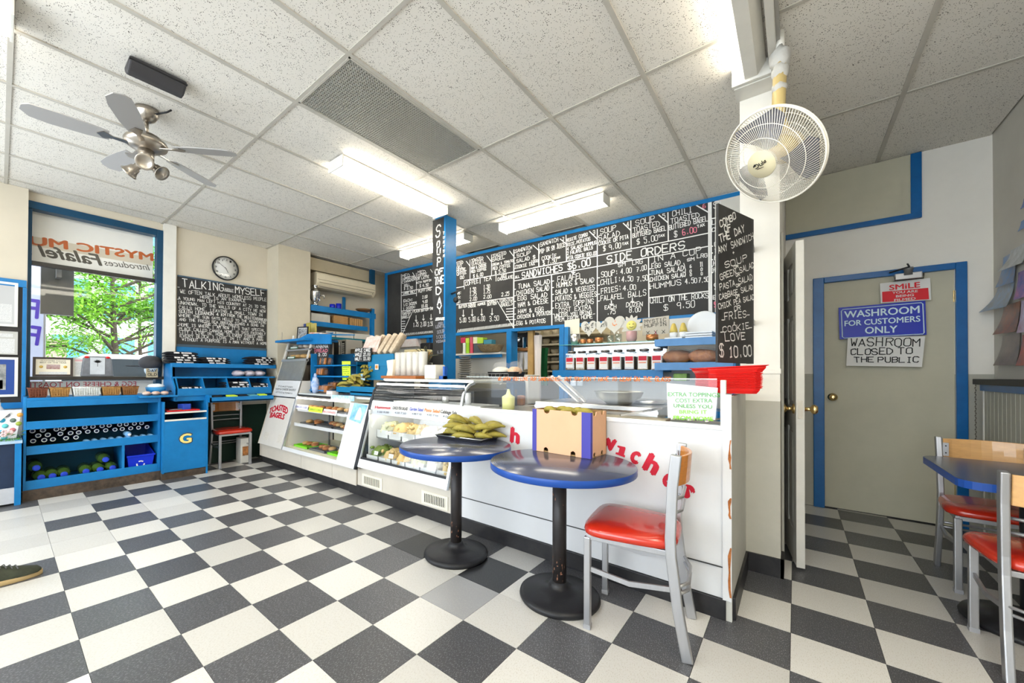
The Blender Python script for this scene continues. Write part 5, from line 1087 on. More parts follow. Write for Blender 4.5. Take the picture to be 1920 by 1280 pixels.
B().ball((-5.86, 1.15, 1.315), (.10, .115, .085), 20, 10).build('crown', mat('charcoal_cap', (.05, .05, .055), .8, bump=.2), hc)
B().ext([(-5.86+.10*math.cos(a), 1.06+.12*math.sin(a)-.02, 1.275-.01*abs(math.cos(a))) for a in [R(110+14*k) for k in range(11)]], (0, 0, .006)).build('peak', mat('charcoal_cap', 0), hc)
B().ball((-5.86, 1.16, 1.235), (.06, .07, .085), 16, 9).build('head_form', mat('pale_glassy_form', (.45, .52, .58), .2), hc)
q = [Vector((-5.80, 1.10, 1.14)), Vector((-5.80, 1.21, 1.14)), Vector((-5.81, 1.21, 1.245)), Vector((-5.81, 1.10, 1.245))]
t = sign('day_old_card', 'small card with hand lettering DAY OLD below the cap', 'sign', q, -.002, mat('kraft_card', (.45, .38, .25), .8))
ck = Chalk((-5.80, 1.1, 1.14), (1, 0, .09), .004); 
for s_, z in (('DAY', 1.205), ('OLD', 1.16)):
    n_ = len(s_)
    for i, ch in enumerate(s_):
        for st in G[ch].split('|'):
            pts = [Vector((-5.797, 1.205-.03*(3-i)+.0+int(k[0])/4*.022, z+int(k[1])/6*.028)) for k in st.split()]
            for j in range(len(pts)-1): ck.seg(pts[j], pts[j+1], .005, 'k')
ck.done(t)
# letters on the outside of the lower glass
lb = thing('sill_banner', 'white strip with red reversed lettering EGG AND CHEESE ON TOASTED BAGEL low outside the window', 'banner', (-6.09, .7, .96))
B().box(-6.095, -6.09, .1, 1.3, .95, 1.10).build('banner_sheet', mat('banner_white', 0), lb)
typed('EGG & CHEESE ON TOASTED BAGEL', (-6.088, 1.06, 1.035), (-6.088, -.10, 1.035), .055, (1, 0, 0), REDINK, lb, bold=.0)
# baskets on the counter board
def basket(y, w, ma, lab, h=.088, d=.15):
    t = thing('bread_basket', lab, 'basket', (-5.55, y, .956)); yy = w/2
    shell(-5.55-d/2, -5.55+d/2, y-yy, y+yy, .956, .956+h, .006, .012).build('woven_body', ma, t)
    P = [(-5.55-d/2, y-yy), (-5.55+d/2, y-yy), (-5.55+d/2, y+yy), (-5.55-d/2, y+yy)]
    B().tube([(a, b_, .956+h) for a, b_ in P], .006, 6, closed=True).build('rim', ma, t)
    b = B()
    for k in range(int(w/.018)): b.box(-5.55+d/2-.010, -5.55+d/2+.001, y-yy+.012+.018*k, y-yy+.017+.018*k, .966, .956+h-.006)
    for k in range(3): b.box(-5.55+d/2-.012, -5.55+d/2+.002, y-yy+.01, y+yy-.01, .968+.02*k, .972+.02*k)
    b.build('weave', ma, t, kind='stuff')
for i, (u0, u1, ma, lab) in enumerate(((52, 90, WICKD, 'dark red-brown basket, leftmost on the drink shelf top'), (93, 132, WICK, 'honey wicker basket between the dark one and the white one'), (136, 189, WICKW, 'long whitewashed basket in the middle of the row'), (191, 226, WICK, 'honey wicker basket right of the white one'), (229, 260, mat('brown_wicker', (.30, .13, .04), .7, noise=.4, nscale=50, bump=.8), 'brown wicker basket, rightmost on the drink shelf top'))):
    a, c = at(u0, 742, 'x', -5.48), at(u1, 740, 'x', -5.48); basket((a.y+c.y)/2, c.y-a.y, ma, lab)
c = at(292, 730, 'x', -5.62); c.z = .956
bw = thing('blue_bowl', 'blue bowl holding a plastic bag at the shelf corner', 'bowl', c)
B().lathe([(.05, 0), (.085, .03), (.095, .075), (.09, .075), (.08, .03), (0, .01)], 24, c).build('bowl', mat('bowl_blue', (.03, .25, .55), .3), bw); B().ball(c+Vector((0, 0, .08)), (.08, .08, .035), 14, 8, jit=.15).build('plastic_bag', mat('cloudy_bag', (.70, .76, .80), .25, bump=.7, bscale=60), bw)
for i, (u, v) in enumerate(((275, 743), (292, 744), (308, 742))):
    c = at(u, v, 'x', -5.45); c.z = .968; tag(B().ball(c, (.05, .04, .022), 14, 8, jit=.10).build('wrapped_sausage_roll', mat('wrapped_roll', (.55, .27, .18), .25, noise=.6, nscale=18, col2=(.75, .62, .52), bump=.4)), 'wrapped roll on the little blue counter, '+['left one', 'middle one', 'right one'][i], 'roll')
# ---- notice board and the low cupboard at the left edge
nb = thing('notice_board', 'blue framed black notice board of framed papers at the left edge', 'notice board', (-5.84, -.2, .88))
B().box(-5.86, -5.845, -.60, .155, .88, 2.06).build('board_panel', mat('notice_black', (.025, .022, .02), .5), nb)
p = at(24, 513, 'x', -5.84)
B().box(-5.86, -5.825, -.60, .165, 2.03, 2.10).box(-5.86, -5.825, .14, .168, .90, 2.03).box(-5.86, -5.825, -.60, .168, .84, .90).build('blue_frame', BLUE, nb, bev=.003)
for u, v0, v1, nm, lab, mn, inn, fm in ((16, 613, 531, 'framed_letter', 'white framed letter, topmost on the notice board', mat('framed_paper', (.46, .46, .46), .6), [(.1, .55, .62, .9, mat('grey_drawing', (.3, .3, .3), .6, noise=.8, nscale=20, col2=(.7, .7, .7))), (.12, .9, .1, .5, GT)], WPAINT),
   (14, 665, 622, 'newspaper_clipping', 'pale newspaper clipping in the middle of the notice board', mat('newsprint', (.46, .45, .42), .8), [(.08, .92, .75, .9, GT), (.05, .95, .06, .68, GT)], mat('newsprint', 0)),
   (15, 743, 670, 'framed_photo', 'framed photo with orange and white shapes low on the notice board', mat('navy_mount', (.02, .06, .25), .5), [(.2, .8, .18, .82, mat('street_photo', (.08, .09, .10), .4, noise=.9, nscale=12, col2=(.45, .45, .42))), (.25, .6, .48, .62, mat('orange_shape', (.75, .22, .05), .5)), (.2, .75, .2, .42, PAPER)], WPAINT)):
    a = at(33, v0, 'x', -5.835); c = at(33, v1, 'x', -5.835); yr = a.y; hh = c.z-a.z; ww = .38 if nm != 'newspaper_clipping' else .40
    framed(nm, lab, (-5.838, yr-ww/2, a.z), ww, hh, (1, 0, 0), 0, fm, .022 if nm != 'newspaper_clipping' else .002, inn, mn, cat='picture' if nm != 'newspaper_clipping' else 'clipping')
lc = thing('low_cupboard', 'dark navy low cupboard with grass-covered top at the left edge', 'cupboard', (-5.6, -.2, 0))
B().box(-5.86, -5.38, -.55, .125, .16, .555).build('body', NAVY, lc); B().box(-5.38, -5.36, .095, .135, .0, .585).build('corner_post', BLUE, lc)
B().box(-5.86, -5.35, -.55, .14, .555, .58).build('top_board', mat('pale_blue_edge', (.35, .48, .62), .5), lc); B().box(-5.86, -5.37, -.55, .13, .02, .16).build('plinth', mat('grey_plinth', (.50, .52, .56), .5, noise=.2), lc)
g = B(); rg = random.Random(2)
for k in range(1500):
    x, y = rg.uniform(-5.8, -5.36), rg.uniform(-.4, .13); h = rg.uniform(.01, .025); dx, dy = rg.uniform(-.01, .01), rg.uniform(-.01, .01); g.add([(x, y, .58), (x+.004, y+.002, .58), (x+dx, y+dy, .58+h)], [(0, 1, 2)])
tag(g.build('grass_mat', GRASSM), 'artificial grass mat on the low cupboard', 'grass'); bpy.data.objects[g and 'grass_mat.001' if 'grass_mat.001' in bpy.data.objects else 'grass_mat']['kind'] = 'stuff'
gb = thing('gift_bag', 'white gift bag with coloured dots and a pump bottle behind, left edge', 'bag', (-5.6, -.02, .582))
B().ext([(-5.66, -.16, .6), (-5.50, -.12, .6), (-5.46, .07, .83), (-5.60, .10, .86), (-5.70, -.16, .83)][:3]+[(-5.47, -.2, .83)], (-.10, 0, 0)).build('bag_side', PAPER, gb)
B().ext([(-5.50, -.25, .585), (-5.50, .105, .585), (-5.48, .135, .845), (-5.48, -.25, .845)], (-.12, 0, 0)).build('bag_body', mat('glossy_white_bag', (.80, .80, .80), .3), gb)
dots = [((50, 595), (.25, .27, .3)), ((141, 593), (.75, .35, .08)), ((15, 632), (.05, .45, .70)), ((92, 632), (.15, .2, .16)), ((133, 655), (.35, .42, .06)), ((36, 672), (.15, .60, .60)), ((15, 715), (.03, .35, .65)), ((30, 755), (.15, .6, .6)), ((90, 700), (.6, .2, .2))]
for (x, y), cc_ in dots:
    p = at(*c2(x, y), 'x', -5.485); B().lathe([(0, 0), (.020, 0), (.020, .001)], 18, (-5.4995+(p.z-.585)*.077+.0008, p.y, p.z), EY).build('coloured_dot', mat('dot_%02d%02d' % (x % 99, y % 99), cc_, .4), gb)
pb_ = thing('pump_bottle', 'white hand pump bottle behind the dotted gift bag', 'bottle', (-5.66, -.06, .582))
B().lathe([(.035, 0), (.035, .26), (.012, .30), (.012, .33)], 16, (-5.66, .0, .582)).build('body', WHITE, pb_); B().tube([(-5.66, .0, .91), (-5.66, 0, .94), (-5.60, -.02, .945)], .007, 8).build('pump', WHITE, pb_)
fl = thing('artificial_flowers', 'pale pink artificial flowers lying on the grass mat', 'flowers', (-5.42, .03, .60))
for k in range(7):
    x, y, z = random.uniform(-5.44, -5.38), random.uniform(-.10, .12), random.uniform(.61, .66); b = B()
    for j in range(6): a = R(60*j); b.ball((x+.006, y+math.cos(a)*.014, z+math.sin(a)*.014), (.005, .011, .011), 6, 4)
    b.build('flower', mat('pink_petal', (.70, .50, .50), .6), fl)
b = B()
for k in range(14): x, y, z = random.uniform(-5.45, -5.38), random.uniform(-.12, .13), random.uniform(.60, .65); b.quad((x, y, z), (x+.01, y+.02, z+.01), (x+.005, y+.04, z+.02), (x-.008, y+.018, z+.018))
b.build('leaves', mat('dark_leaf', (.05, .12, .03), .6), fl, kind='stuff')
struct('baseboard_left', B().box(-5.86, -5.845, -.62, .165, 0, .12), BLACKB)

# ================================================================== SERVICE AREA
def pb_y(u0, v0, u1, v1, y, d, b=None):
    """box with its front face on the plane y, bounded by the given view of it, and d deep"""
    p, q = at((u0), (v0+v1)/2, 'y', y), at(u1, (v0+v1)/2, 'y', y); um = (u0+u1)/2
    z1, z0 = at(um, v0, 'y', y).z, at(um, v1, 'y', y).z
    return (b or B()).box(p.x, q.x, y, y+d, z0, z1)
def pb_x(u0, v0, u1, v1, x, d, b=None):
    p, q = at(u0, (v0+v1)/2, 'x', x), at(u1, (v0+v1)/2, 'x', x); um = (u0+u1)/2
    z1, z0 = at(um, v0, 'x', x).z, at(um, v1, 'x', x).z
    return (b or B()).box(x-d, x, p.y, q.y, z0, z1)
KW = mat('kitchen_wall_cream', (.68, .64, .55), .6)
# partition below and behind the menu board with its openings
b = B().box(XL, -5.0, 4.62, 4.72, 0, 1.80).box(-5.0, -3.10, 4.62, 4.72, 0, 1.47).box(-2.30, -.265, 4.66, 4.76, 0, 1.30).box(XL, -.265, 4.70, 4.80, 1.80, CE+.1).box(-1.05, -.265, 4.66, 4.76, 1.3, 1.8)
struct('wall_kitchen', b, mat('partition_grey_white', (.60, .58, .52), .5, noise=.06))
B_ = B().box(-3.10, -3.02, 4.56, 4.72, .7, 1.80).box(-2.315, -2.25, 4.60, 4.72, 0, 1.80).box(-4.72, -4.66, 4.58, 4.68, 1.5, 1.8).box(-4.60, -4.54, 4.58, 4.68, 1.5, 1.8)
struct('trim_11', B_, BLUE)
struct('wall_kitchen_back', B().box(XL, -4.25, 6.9, 7.0, 0, CE+.1).box(-4.25, -3.3, 6.9, 7.0, 0, 1.3).box(-4.25, -3.3, 6.9, 7.0, 2.35, CE+.1).box(-3.3, -.07, 6.9, 7.0, 0, CE+.1), KW)
struct('window_3', B().box(-4.25, -4.20, 6.88, 6.95, 1.3, 2.35).box(-3.35, -3.3, 6.88, 6.95, 1.3, 2.35).box(-3.80, -3.76, 6.88, 6.95, 1.3, 2.35), WPAINT)
struct('ceiling_kitchen', B().box(XL, XR, 4.99, 7.1, CE-.02, CE+.02), KW)
# cream shelves of crockery seen through the kitchen doorway
ks = thing('crockery_shelves', 'cream kitchen shelves with crockery seen through the doorway', 'shelves', (-3.2, 6.3, 0))
zs = []
for v in (627, 644, 663, 677, 694, 704):
    z = at(1030, v, 'y', 6.1).z; zs.append(z); B().box(-3.75, -2.35, 6.1, 6.5, z-.03, z).build('shelf', mat('shelf_cream', (.72, .66, .52), .5), ks)
B().box(-3.78, -3.74, 6.1, 6.5, 0, 2.3).build('upright', mat('shelf_cream', 0), ks); B().box(-3.75, -2.35, 6.5, 6.52, 0, 2.3).build('back', mat('shelf_back', (.45, .40, .28), .6), ks)
PL = mat('crockery', (.66, .60, .48), .3, noise=.3, nscale=9); rk = random.Random(9)
for i, z in enumerate(zs):
    for k in range(6):
        x = -3.55+k*.17; h = rk.uniform(.05, .13) if i != 0 else .08; r_ = rk.uniform(.05, .075)
        o = B().lathe([(r_*.6, 0), (r_, h*.4), (r_, h), (r_*.9, h), (r_*.85, h*.4), (0, h*.2)], 14, (x, 6.22, z)).build('kitchen_bowl' if i % 2 == 0 else 'kitchen_jar', PL)
        tag(o, f'cream {"bowl" if i % 2 == 0 else "jar"} on kitchen shelf {["one", "two", "three", "four", "five", "six"][i]} from the top, seen through the doorway', 'bowl' if i % 2 == 0 else 'jar', f'crockery on kitchen shelf {i+1}')
# things in the doorway: grinder, hanging cloths, green coat
gr_ = thing('coffee_grinder', 'black and chrome coffee machine on a brown box in the kitchen doorway', 'coffee machine', at(985, 652, 'y', 4.9))
pb_y(968, 622, 996, 650, 4.9, .25).build('black_body', RUBBER, gr_, bev=.02); pb_y(972, 612, 985, 624, 4.88, .15).build('glass_hopper', mat('hopper_glass', (.30, .28, .22), .1), gr_, bev=.01); pb_y(980, 632, 986, 652, 4.86, .04).build('chrome_spout', CHROME, gr_)
B().lathe([(.035, 0), (.035, .02), (.02, .025)], 16, at(973, 637, 'y', 4.89), Matrix.Rotation(R(90), 3, 'X')).build('dial', CHROME, gr_)
tag(pb_y(965, 652, 997, 657, 4.88, .3).build('brown_box', mat('brown_board', (.42, .18, .06), .6)), 'flat orange-brown board under the black coffee machine', 'board')
def hanging(name, lab, u0, v0, u1, v1, y, ma, cat='cloth'):
    p, q = at(u0, v1, 'y', y), at(u1, v1, 'y', y); z1 = at((u0+u1)/2, v0, 'y', y).z; z0 = p.z; n = 9; b = B(); vs = []
    for j in range(5):
        for i in range(n):
            t = i/(n-1); vs.append((p.x+(q.x-p.x)*t*(1-.12*math.sin(j)), y+.02*math.sin(t*14+j*.6), z1+(z0-z1)*j/4))
    m_ = len(vs); vs += [(x, y_+.012, z) for x, y_, z in vs]
    f = [(j*n+i, j*n+i+1, (j+1)*n+i+1, (j+1)*n+i) for j in range(4) for i in range(n-1)]; f += [tuple(m_+k for k in reversed(g_)) for g_ in f[:]]
    return tag(b.add(vs, f, True).build(name, ma), lab, cat)
struct('trim_12', B().box(-2.84, -2.76, 4.70, 4.76, 0, 1.80), mat('door_edge_wood', (.48, .30, .11), .5, noise=.3, nscale=8))
hanging('hanging_towel', 'left white cloth hanging under the black coffee machine', 966, 660, 980, 696, 4.85, CLOTHW); hanging('hanging_towel', 'right white cloth with black stripe hanging under the black coffee machine', 982, 660, 995, 692, 4.84, CLOTHW)
zt_ = at(980, 660, 'y', 4.85).z; tag(B().tube([(-3.08, 4.72, zt_), (-3.08, 4.83, zt_), (-2.78, 4.83, zt_), (-2.78, 4.76, zt_)], .006, 6).build('towel_rail', GREYM), 'thin rail carrying the two white cloths in the kitchen doorway', 'rail')
hanging('hanging_apron', 'long pinkish white apron hanging in the kitchen doorway', 1001, 628, 1014, 760, 4.72, mat('apron_white', (.66, .60, .56), .9, bump=.3)); hanging('green_coat', 'dark green coat hanging in the kitchen doorway', 1012, 652, 1026, 722, 4.95, mat('green_cloth', (.015, .15, .05), .9, noise=.3), 'coat')
# white machine below
wm = thing('white_machine', 'white machine with brown cup below the hanging cloths', 'machine', at(978, 760, 'y', 4.4))
pb_y(965, 702, 990, 757, 4.4, .3).build('body', WPAINT, wm, bev=.01)
pz = at(972, 760, 'y', 4.2).z; px0 = at(963, 760, 'y', 4.15).x; px1 = at(992, 760, 'y', 4.15).x; B().box(px0, px1, 4.12, 4.42, 0, pz).build('machine_stand', mat('till_grey', 0) if 'till_grey' in MATS else mat('till_grey', (.35, .34, .31), .5), wm); tag(pb_y(966, 741, 979, 760, 4.2, .09).build('brown_mug', mat('brown_glaze', (.35, .13, .03), .3), bev=.02), 'brown mug behind the sandwich counter glass', 'mug')
tag(B().lathe([(.05, 0), (.052, .10), (.02, .12), (.008, .16)], 16, (-1.76, 2.62, .915)).build('squeeze_bottle', mat('pale_yellow_plastic', (.62, .62, .25), .4)), 'pale yellow squeeze bottle behind the counter glass', 'bottle')
# back counter left of the post, shelf with coloured boxes
bkc = thing('back_counter', 'pale back counter along the kitchen partition', 'counter', (-4, 4.3, 0))
B().box(-5.9, -3.05, 4.05, 4.6, .87, .91).build('worktop', mat('worktop_pale', (.55, .55, .52), .4), bkc); B().box(-5.9, -3.05, 4.08, 4.6, 0, .87).build('cupboard_front', mat('cupboard_blue', (.01, .16, .33), .45), bkc)
B().box(-2.25, -.27, 4.2, 4.64, .60, .66).build('worktop', mat('steel_dull', (.35, .37, .38), .4, metal=.4), bkc); B().box(-2.25, -.27, 4.24, 4.64, 0, .60).build('cupboard_front', mat('cupboard_blue', 0), bkc)
bxs = thing('tea_shelf', 'white edged blue shelf with boxes right of the blue post', 'shelf', (-3.55, 4.5, 1.45)); B().box(-4.0, -3.10, 4.42, 4.62, 1.475, 1.50).build('shelf_board', WPAINT, bxs); B().box(-4.0, -3.1, 4.44, 4.46, 1.43, 1.475).build('blue_rail', BLUE, bxs)
tag(pb_y(880, 666, 951, 712, 4.58, .03).build('white_backboard', mat('white_board', (.70, .70, .68), .4)), 'plain white splashback board under the tea shelf', 'board')
BXC = [((868, 640, 873, 660), (.70, .72, .65)), ((874, 640, 880, 660), (.30, .55, .03)), ((881, 640, 887, 660), (.60, .08, .12)), ((888, 641, 906, 660), (.08, .09, .10)), ((864, 630, 873, 640), (.45, .03, .08)), ((873, 631, 880, 640), (.45, .60, .06)), ((881, 629, 886, 640), (.55, .10, .15)), ((887, 629, 895, 641), (.70, .65, .45)), ((895, 630, 906, 641), (.40, .58, .05)), ((907, 634, 922, 642), (.05, .22, .30))]
nmc = ['white', 'lime green', 'crimson', 'black', 'dark red', 'yellow green', 'red', 'cream', 'bright green', 'dark teal']
for i, ((u0, v0, u1, v1), c_) in enumerate(BXC): tag(pb_y(u0, v0+2.6, u1-.5, v1+2.6, 4.46, .10).build('tea_box', mat('tea_box_'+nmc[i].replace(' ', '_'), c_, .5)), f'{nmc[i]} carton on the tea shelf right of the blue post, {"lower" if i < 4 else "upper"} layer', 'box')
c = at(920, 660, 'y', 4.46); c.z = 1.50
tag(B().lathe([(.10, 0), (.15, .03), (.19, .10), (.195, .105), (.18, .095), (.13, .02), (0, .015)], 24, c).build('woven_basket', mat('pale_wicker', (.42, .30, .16), .7, noise=.5, nscale=40, bump=.8)), 'shallow woven basket on the tea shelf', 'basket')
# wire rack with trays of food
wr = thing('wire_rack', 'wire rack holding salad trays behind the counter', 'rack', at(910, 718, 'y', 3.35))
a, c = at(864, 712, 'y', 3.35), at(958, 712, 'y', 3.35); z = 1.15; b = B()
for k in range(14): x = a.x+(c.x-a.x)*k/13; b.tube([(x, 3.3, z+.05), (x, 3.3, z), (x, 3.62, z), (x, 3.62, z+.05)], .003, 4)
for zz in (z, z+.05): b.tube([(a.x, 3.3, zz), (c.x, 3.3, zz)], .004, 4).tube([(a.x, 3.62, zz), (c.x, 3.62, zz)], .004, 4)
b.build('wire_basket', GREYM, wr, kind='stuff'); B().box(a.x, c.x, 3.3, 3.62, z-.04, z-.025).build('rack_shelf', mat('smoke_panel', 0), wr)
for s_, x in ((0, a.x+.03), (1, c.x-.03)): B().box(x, x+.025, 3.4, 3.43, 0, z-.04).build('leg', BLUED, wr)
for i, (u0, u1, v0, ma, lab) in enumerate(((914, 943, 683, COUS, 'black tray of pale rice salad under loose plastic'), (944, 965, 684, mat('pink_prawn', (.72, .35, .18), .5, noise=.6, nscale=30, col2=(.75, .65, .5)), 'black tray of orange sliced food'))):
    p, q = at(u0, 698, 'y', 3.36), at(u1, 698, 'y', 3.36); t = thing('food_tray', lab+' on the wire rack', 'tray', ((p.x+q.x)/2, 3.46, z+.012))
    shell(p.x, q.x-.01, 3.36, 3.58, z+.012, z+.07, .004, .012).build('tray', RUBBER, t); B().ball(((p.x+q.x)/2, 3.47, z+.075), ((q.x-p.x)*.46, .10, .05), 16, 8, jit=.08).build('food', ma, t)
    B().ball(((p.x+q.x)/2, 3.47, z+.13), ((q.x-p.x)*.42, .09, .05), 16, 8, jit=.18).build('loose_wrap', WRAP, t)
tag(pb_y(878, 718, 948, 766, 4.15, .35).build('beige_fridge', mat('fridge_beige', (.24, .23, .18), .45, noise=.08), bev=.01), 'beige metal fridge side behind the sandwich counter', 'fridge')
tag(pb_y(949, 716, 963, 760, 4.12, .3).build('blue_cabinet', BLUED, bev=.01), 'narrow dark blue cabinet right of the beige fridge', 'cabinet')
pl = thing('plate_stack', 'tall stack of grey bowls behind the blue post', 'plates', at(872, 705, 'y', 4.2))
c = at(872, 715, 'y', 4.2)
for k in range(12): B().lathe([(.05, 0), (.085, .015), (.09, .022), (.05, .008)], 18, (c.x, 4.2, c.z+k*.03)).build('bowl', mat('grey_ceramic', (.36, .35, .33), .4), pl)

# ---- jar shelves at the right, hearts and cards
js = thing('jar_shelf_unit', 'blue shelves of labelled jars below the menu board', 'shelf unit', (-1.6, 4.5, 1.15))
B().box(-2.25, -1.02, 4.30, 4.64, 1.225, 1.245).box(-2.25, -1.02, 4.29, 4.30, 1.165, 1.245).build('jar_shelf', BLUE, js, bev=.002)
B().box(-2.20, -1.05, 4.36, 4.62, 1.545, 1.552).build('glass_shelf', mat('green_glass_edge', (.10, .35, .30), .15), js)
B().box(-2.22, -2.17, 4.55, 4.65, .9, 1.79).build('post', BLUE, js)
for z0, z1 in ((1.24, 1.315), (1.475, 1.545)): B().box(-1.07, -.42, 4.18, 4.62, z0+.05, z1).box(-1.07, -.42, 4.17, 4.185, z0, z1).box(-1.07, -1.05, 4.18, 4.62, z0, z1).build('open_tray_shelf', mat('light_blue_paint', (.10, .27, .55), .4, noise=.2), js, bev=.002)
B().box(-.43, -.405, 4.18, 4.62, .9, 1.8).build('end_board', BLUE, js)
B().box(-2.1, -.45, 4.25, 4.62, .70, .86).box(-2.1, -.45, 4.24, 4.25, .66, .72).build('lower_blue_shelf', BLUE, js)
B().box(-2.15, -1.07, 4.640, 4.655, 1.25, 1.535).build('mirror_back', mat('mirror', (.50, .53, .54), .12, metal=1), js)
def jar(x, y, z, h, w, lab, cm_, group=None, kind='jar'):
    t = thing('glass_jar', lab, 'jar', (x, y, z), 0, group)
    B().box(x-w/2, x+w/2, y-w/2, y+w/2, z, z+h*.84).build('glass_body', JARG, t, bev=.012)
    B().box(x-w/2+.006, x+w/2-.006, y-w/2+.006, y+w/2-.006, z+.004, z+h*.62).build('contents', cm_, t)
    B().lathe([(w*.36, 0), (w*.40, .004), (w*.40, h*.07), (w*.42, h*.075), (w*.42, h*.10), (w*.3, h*.125), (w*.1, h*.13)], 16, (x, y, z+h*.84)).build('lid', mat('lid_metal', (.40, .40, .41), .25, metal=.9), t)
    B().box(x-w*.38, x+w*.38, y-w/2-.003, y-w/2-.001, z+h*.12, z+h*.64).build('label', PAPER, t); B().box(x-w*.34, x+w*.34, y-w/2-.0045, y-w/2-.003, z+h*.42, z+h*.62).build('red_band', REDINK, t)
    B().box(x-w*.3, x+w*.3, y-w/2-.0045, y-w/2-.003, z+h*.30, z+h*.36).build('print_line', mat('salmon_print', (.7, .3, .2), .6), t)
jc = [(.30, .18, .08), (.40, .25, .10), (.20, .06, .03), (.50, .30, .18), (.25, .22, .20), (.12, .07, .04), (.45, .32, .12), (.55, .40, .32)]
for i, u in enumerate((1072, 1091, 1112, 1135, 1159, 1183, 1208, 1234)):
    p = at(u, 690, 'y', 4.38); jar(p.x, 4.38, 1.246, .235, .118, f'square glass jar with red-banded label on the blue shelf, {["leftmost", "second from left", "third from left", "fourth from left", "fourth from right", "third from right", "second from right", "rightmost"][i]}', mat(f'jar_contents_{i}', jc[i], .6, noise=.5, nscale=30))
for i, (u, r_, h, ma, lab) in enumerate(((1077, .06, .13, STEEL, 'steel tumbler'), (1092, .035, .06, mat('copper', (.5, .2, .08), .3, metal=.7), 'small copper bowl'), (1105, .035, .06, mat('copper', 0), 'small copper cup'), (1122, .045, .07, mat('copper', 0), 'round copper pot'), (1143, .04, .09, JARG, 'clear glass tumbler'), (1158, .04, .10, JARG, 'tall clear glass'), (1183, .055, .12, mat('pinkish_glass', (.5, .3, .3), .2), 'glass jar with pink contents'), (1222, .06, .07, mat('copper', 0), 'wide copper dish'))):
    p = at(u, 645, 'y', 4.45); tag(B().lathe([(r_*.7, 0), (r_, h*.3), (r_, h), (r_*.9, h), (r_*.88, h*.3), (0, .01)], 16, (p.x, 4.47, 1.553)).build('cup', ma), f'{lab} on the glass shelf under the paper hearts, {["far left", "second", "third", "fourth", "fifth", "sixth", "seventh", "far right"][i]}', 'cup')
for i, (u, ma) in enumerate(((1268, BREAD), (1318, mat('orange_crackers', (.62, .25, .08), .5, noise=.5, nscale=30, col2=(.35, .12, .05), bump=.5)))):
    p = at(u, 680, 'y', 4.3); t = thing('bread_bag', ['clear bag of brown bread on the light blue shelf', 'clear bag of orange baked goods right of the brown bread'][i], 'bag', (p.x, 4.32, 1.316))
    B().ball((p.x, 4.34, 1.375), (.135, .10, .068), 16, 8, jit=.12).build('bread', ma, t); B().ball((p.x, 4.34, 1.385), (.15, .12, .075), 18, 9, jit=.08).build('plastic_bag', WRAP, t)
FO = mat('foam_white', (.74, .76, .78), .5)
for i, (u0, u1) in enumerate(((1246, 1280), (1285, 1336))):
    p, q = at(u0, 630, 'y', 4.25), at(u1, 630, 'y', 4.25)
    for k in range(3 if i else 1): tag(B().box(p.x, q.x, 4.24, 4.42, 1.546+k*.022, 1.564+k*.022).build('foam_tray', FO, bev=.006), ['white foam tray under the bottles', 'white foam trays in the stack before the round platter'][i], 'tray', None if i == 0 else 'stacked white foam trays')
p = at(1318, 615, 'y', 4.45); tag(B().lathe([(0, 0), (.135, .002), (.145, .012), (.135, .016), (.10, .008), (0, .007)], 36, (p.x, 4.50, 1.69), Matrix.Rotation(R(80), 3, 'X')).build('round_platter', FO), 'big round white platter standing on the top light blue shelf', 'platter')
for i, u in enumerate((1263, 1281)):
    p = at(u, 625, 'y', 4.33); t = thing('mustard_bottle', ['left', 'right'][i]+' yellow capped bottle on the white foam tray', 'bottle', (p.x, 4.33, 1.57)); B().lathe([(.032, 0), (.036, .04), (.028, .055)], 14, (p.x, 4.33, 1.57)).build('white_body', FO, t); B().lathe([(.037, .05), (.033, .08), (.018, .13), (.01, .14)], 14, (p.x, 4.33, 1.57)).build('yellow_cap', mat('mustard_yellow', (.62, .48, .12), .4), t)
# sliding things below the jar shelf
tag(pb_y(1068, 712, 1080, 725, 4.3, .2).build('glass_canister', JARG, bev=.01), 'glass canister below the jar shelf, far left', 'canister')
p = at(1080, 730, 'y', 4.3); tag(B().ball((p.x, 4.35, .89), (.10, .08, .03), 12, 6, jit=.2).build('nut_dish', mat('nuts', (.35, .20, .06), .6, noise=.5, nscale=40)), 'low dish of brown nuts on the lower blue shelf', 'dish')
tag(pb_y(1262, 700, 1288, 714, 4.3, .15).build('green_packet', mat('leaf_packet', (.30, .50, .12), .5, noise=.4, nscale=20), bev=.01), 'pale green packet under the light blue shelf', 'packet')
def heart(w, h):
    return [(w*(.5*math.sin(t)**3)*1.0, h*((13*math.cos(t)-5*math.cos(2*t)-2*math.cos(3*t)-math.cos(4*t))/32)) for t in [2*math.pi*k/28 for k in range(28)]]
HM = mat('heart_paper', (.56, .54, .49), .7)
def paperthing(name, lab, u, v, shape, ma, extra=None, cat='decoration'):
    p = atp(u, v, MB(-5.68, 2, -.03), MN); t = thing(name, lab, cat, p)
    B().ext([p+Vector((a, a*.0396, c_)) for a, c_ in shape], -MN*.003).build('paper', ma, t)
    if extra: extra(t, p+MN*.001)
    return t
def scr(seed, key, n, rx, rz):
    def f(t, p):
        r_ = random.Random(seed); c_ = Chalk(p, MN, .001)
        for k in range(n):
            a = p+Vector((r_.uniform(-rx, rx), 0, r_.uniform(-rz, rz))); c_.seg(a, a+Vector((r_.uniform(-.03, .03), 0, r_.uniform(-.02, .03))), .006, key)
        c_.done(t)
    return f
paperthing('blank_paper', 'blank cream paper taped under the menu board beside the doorway', 1072, 613, [(-.095, -.13), (.10, -.14), (.10, .10), (-.095, .09)], CREAMP, cat='paper')
paperthing('paper_heart', 'paper heart covered in black writing, left of the four cut-outs', 1104, 614, heart(.20, .22), HM, scr(1, 'k', 26, .06, .06))
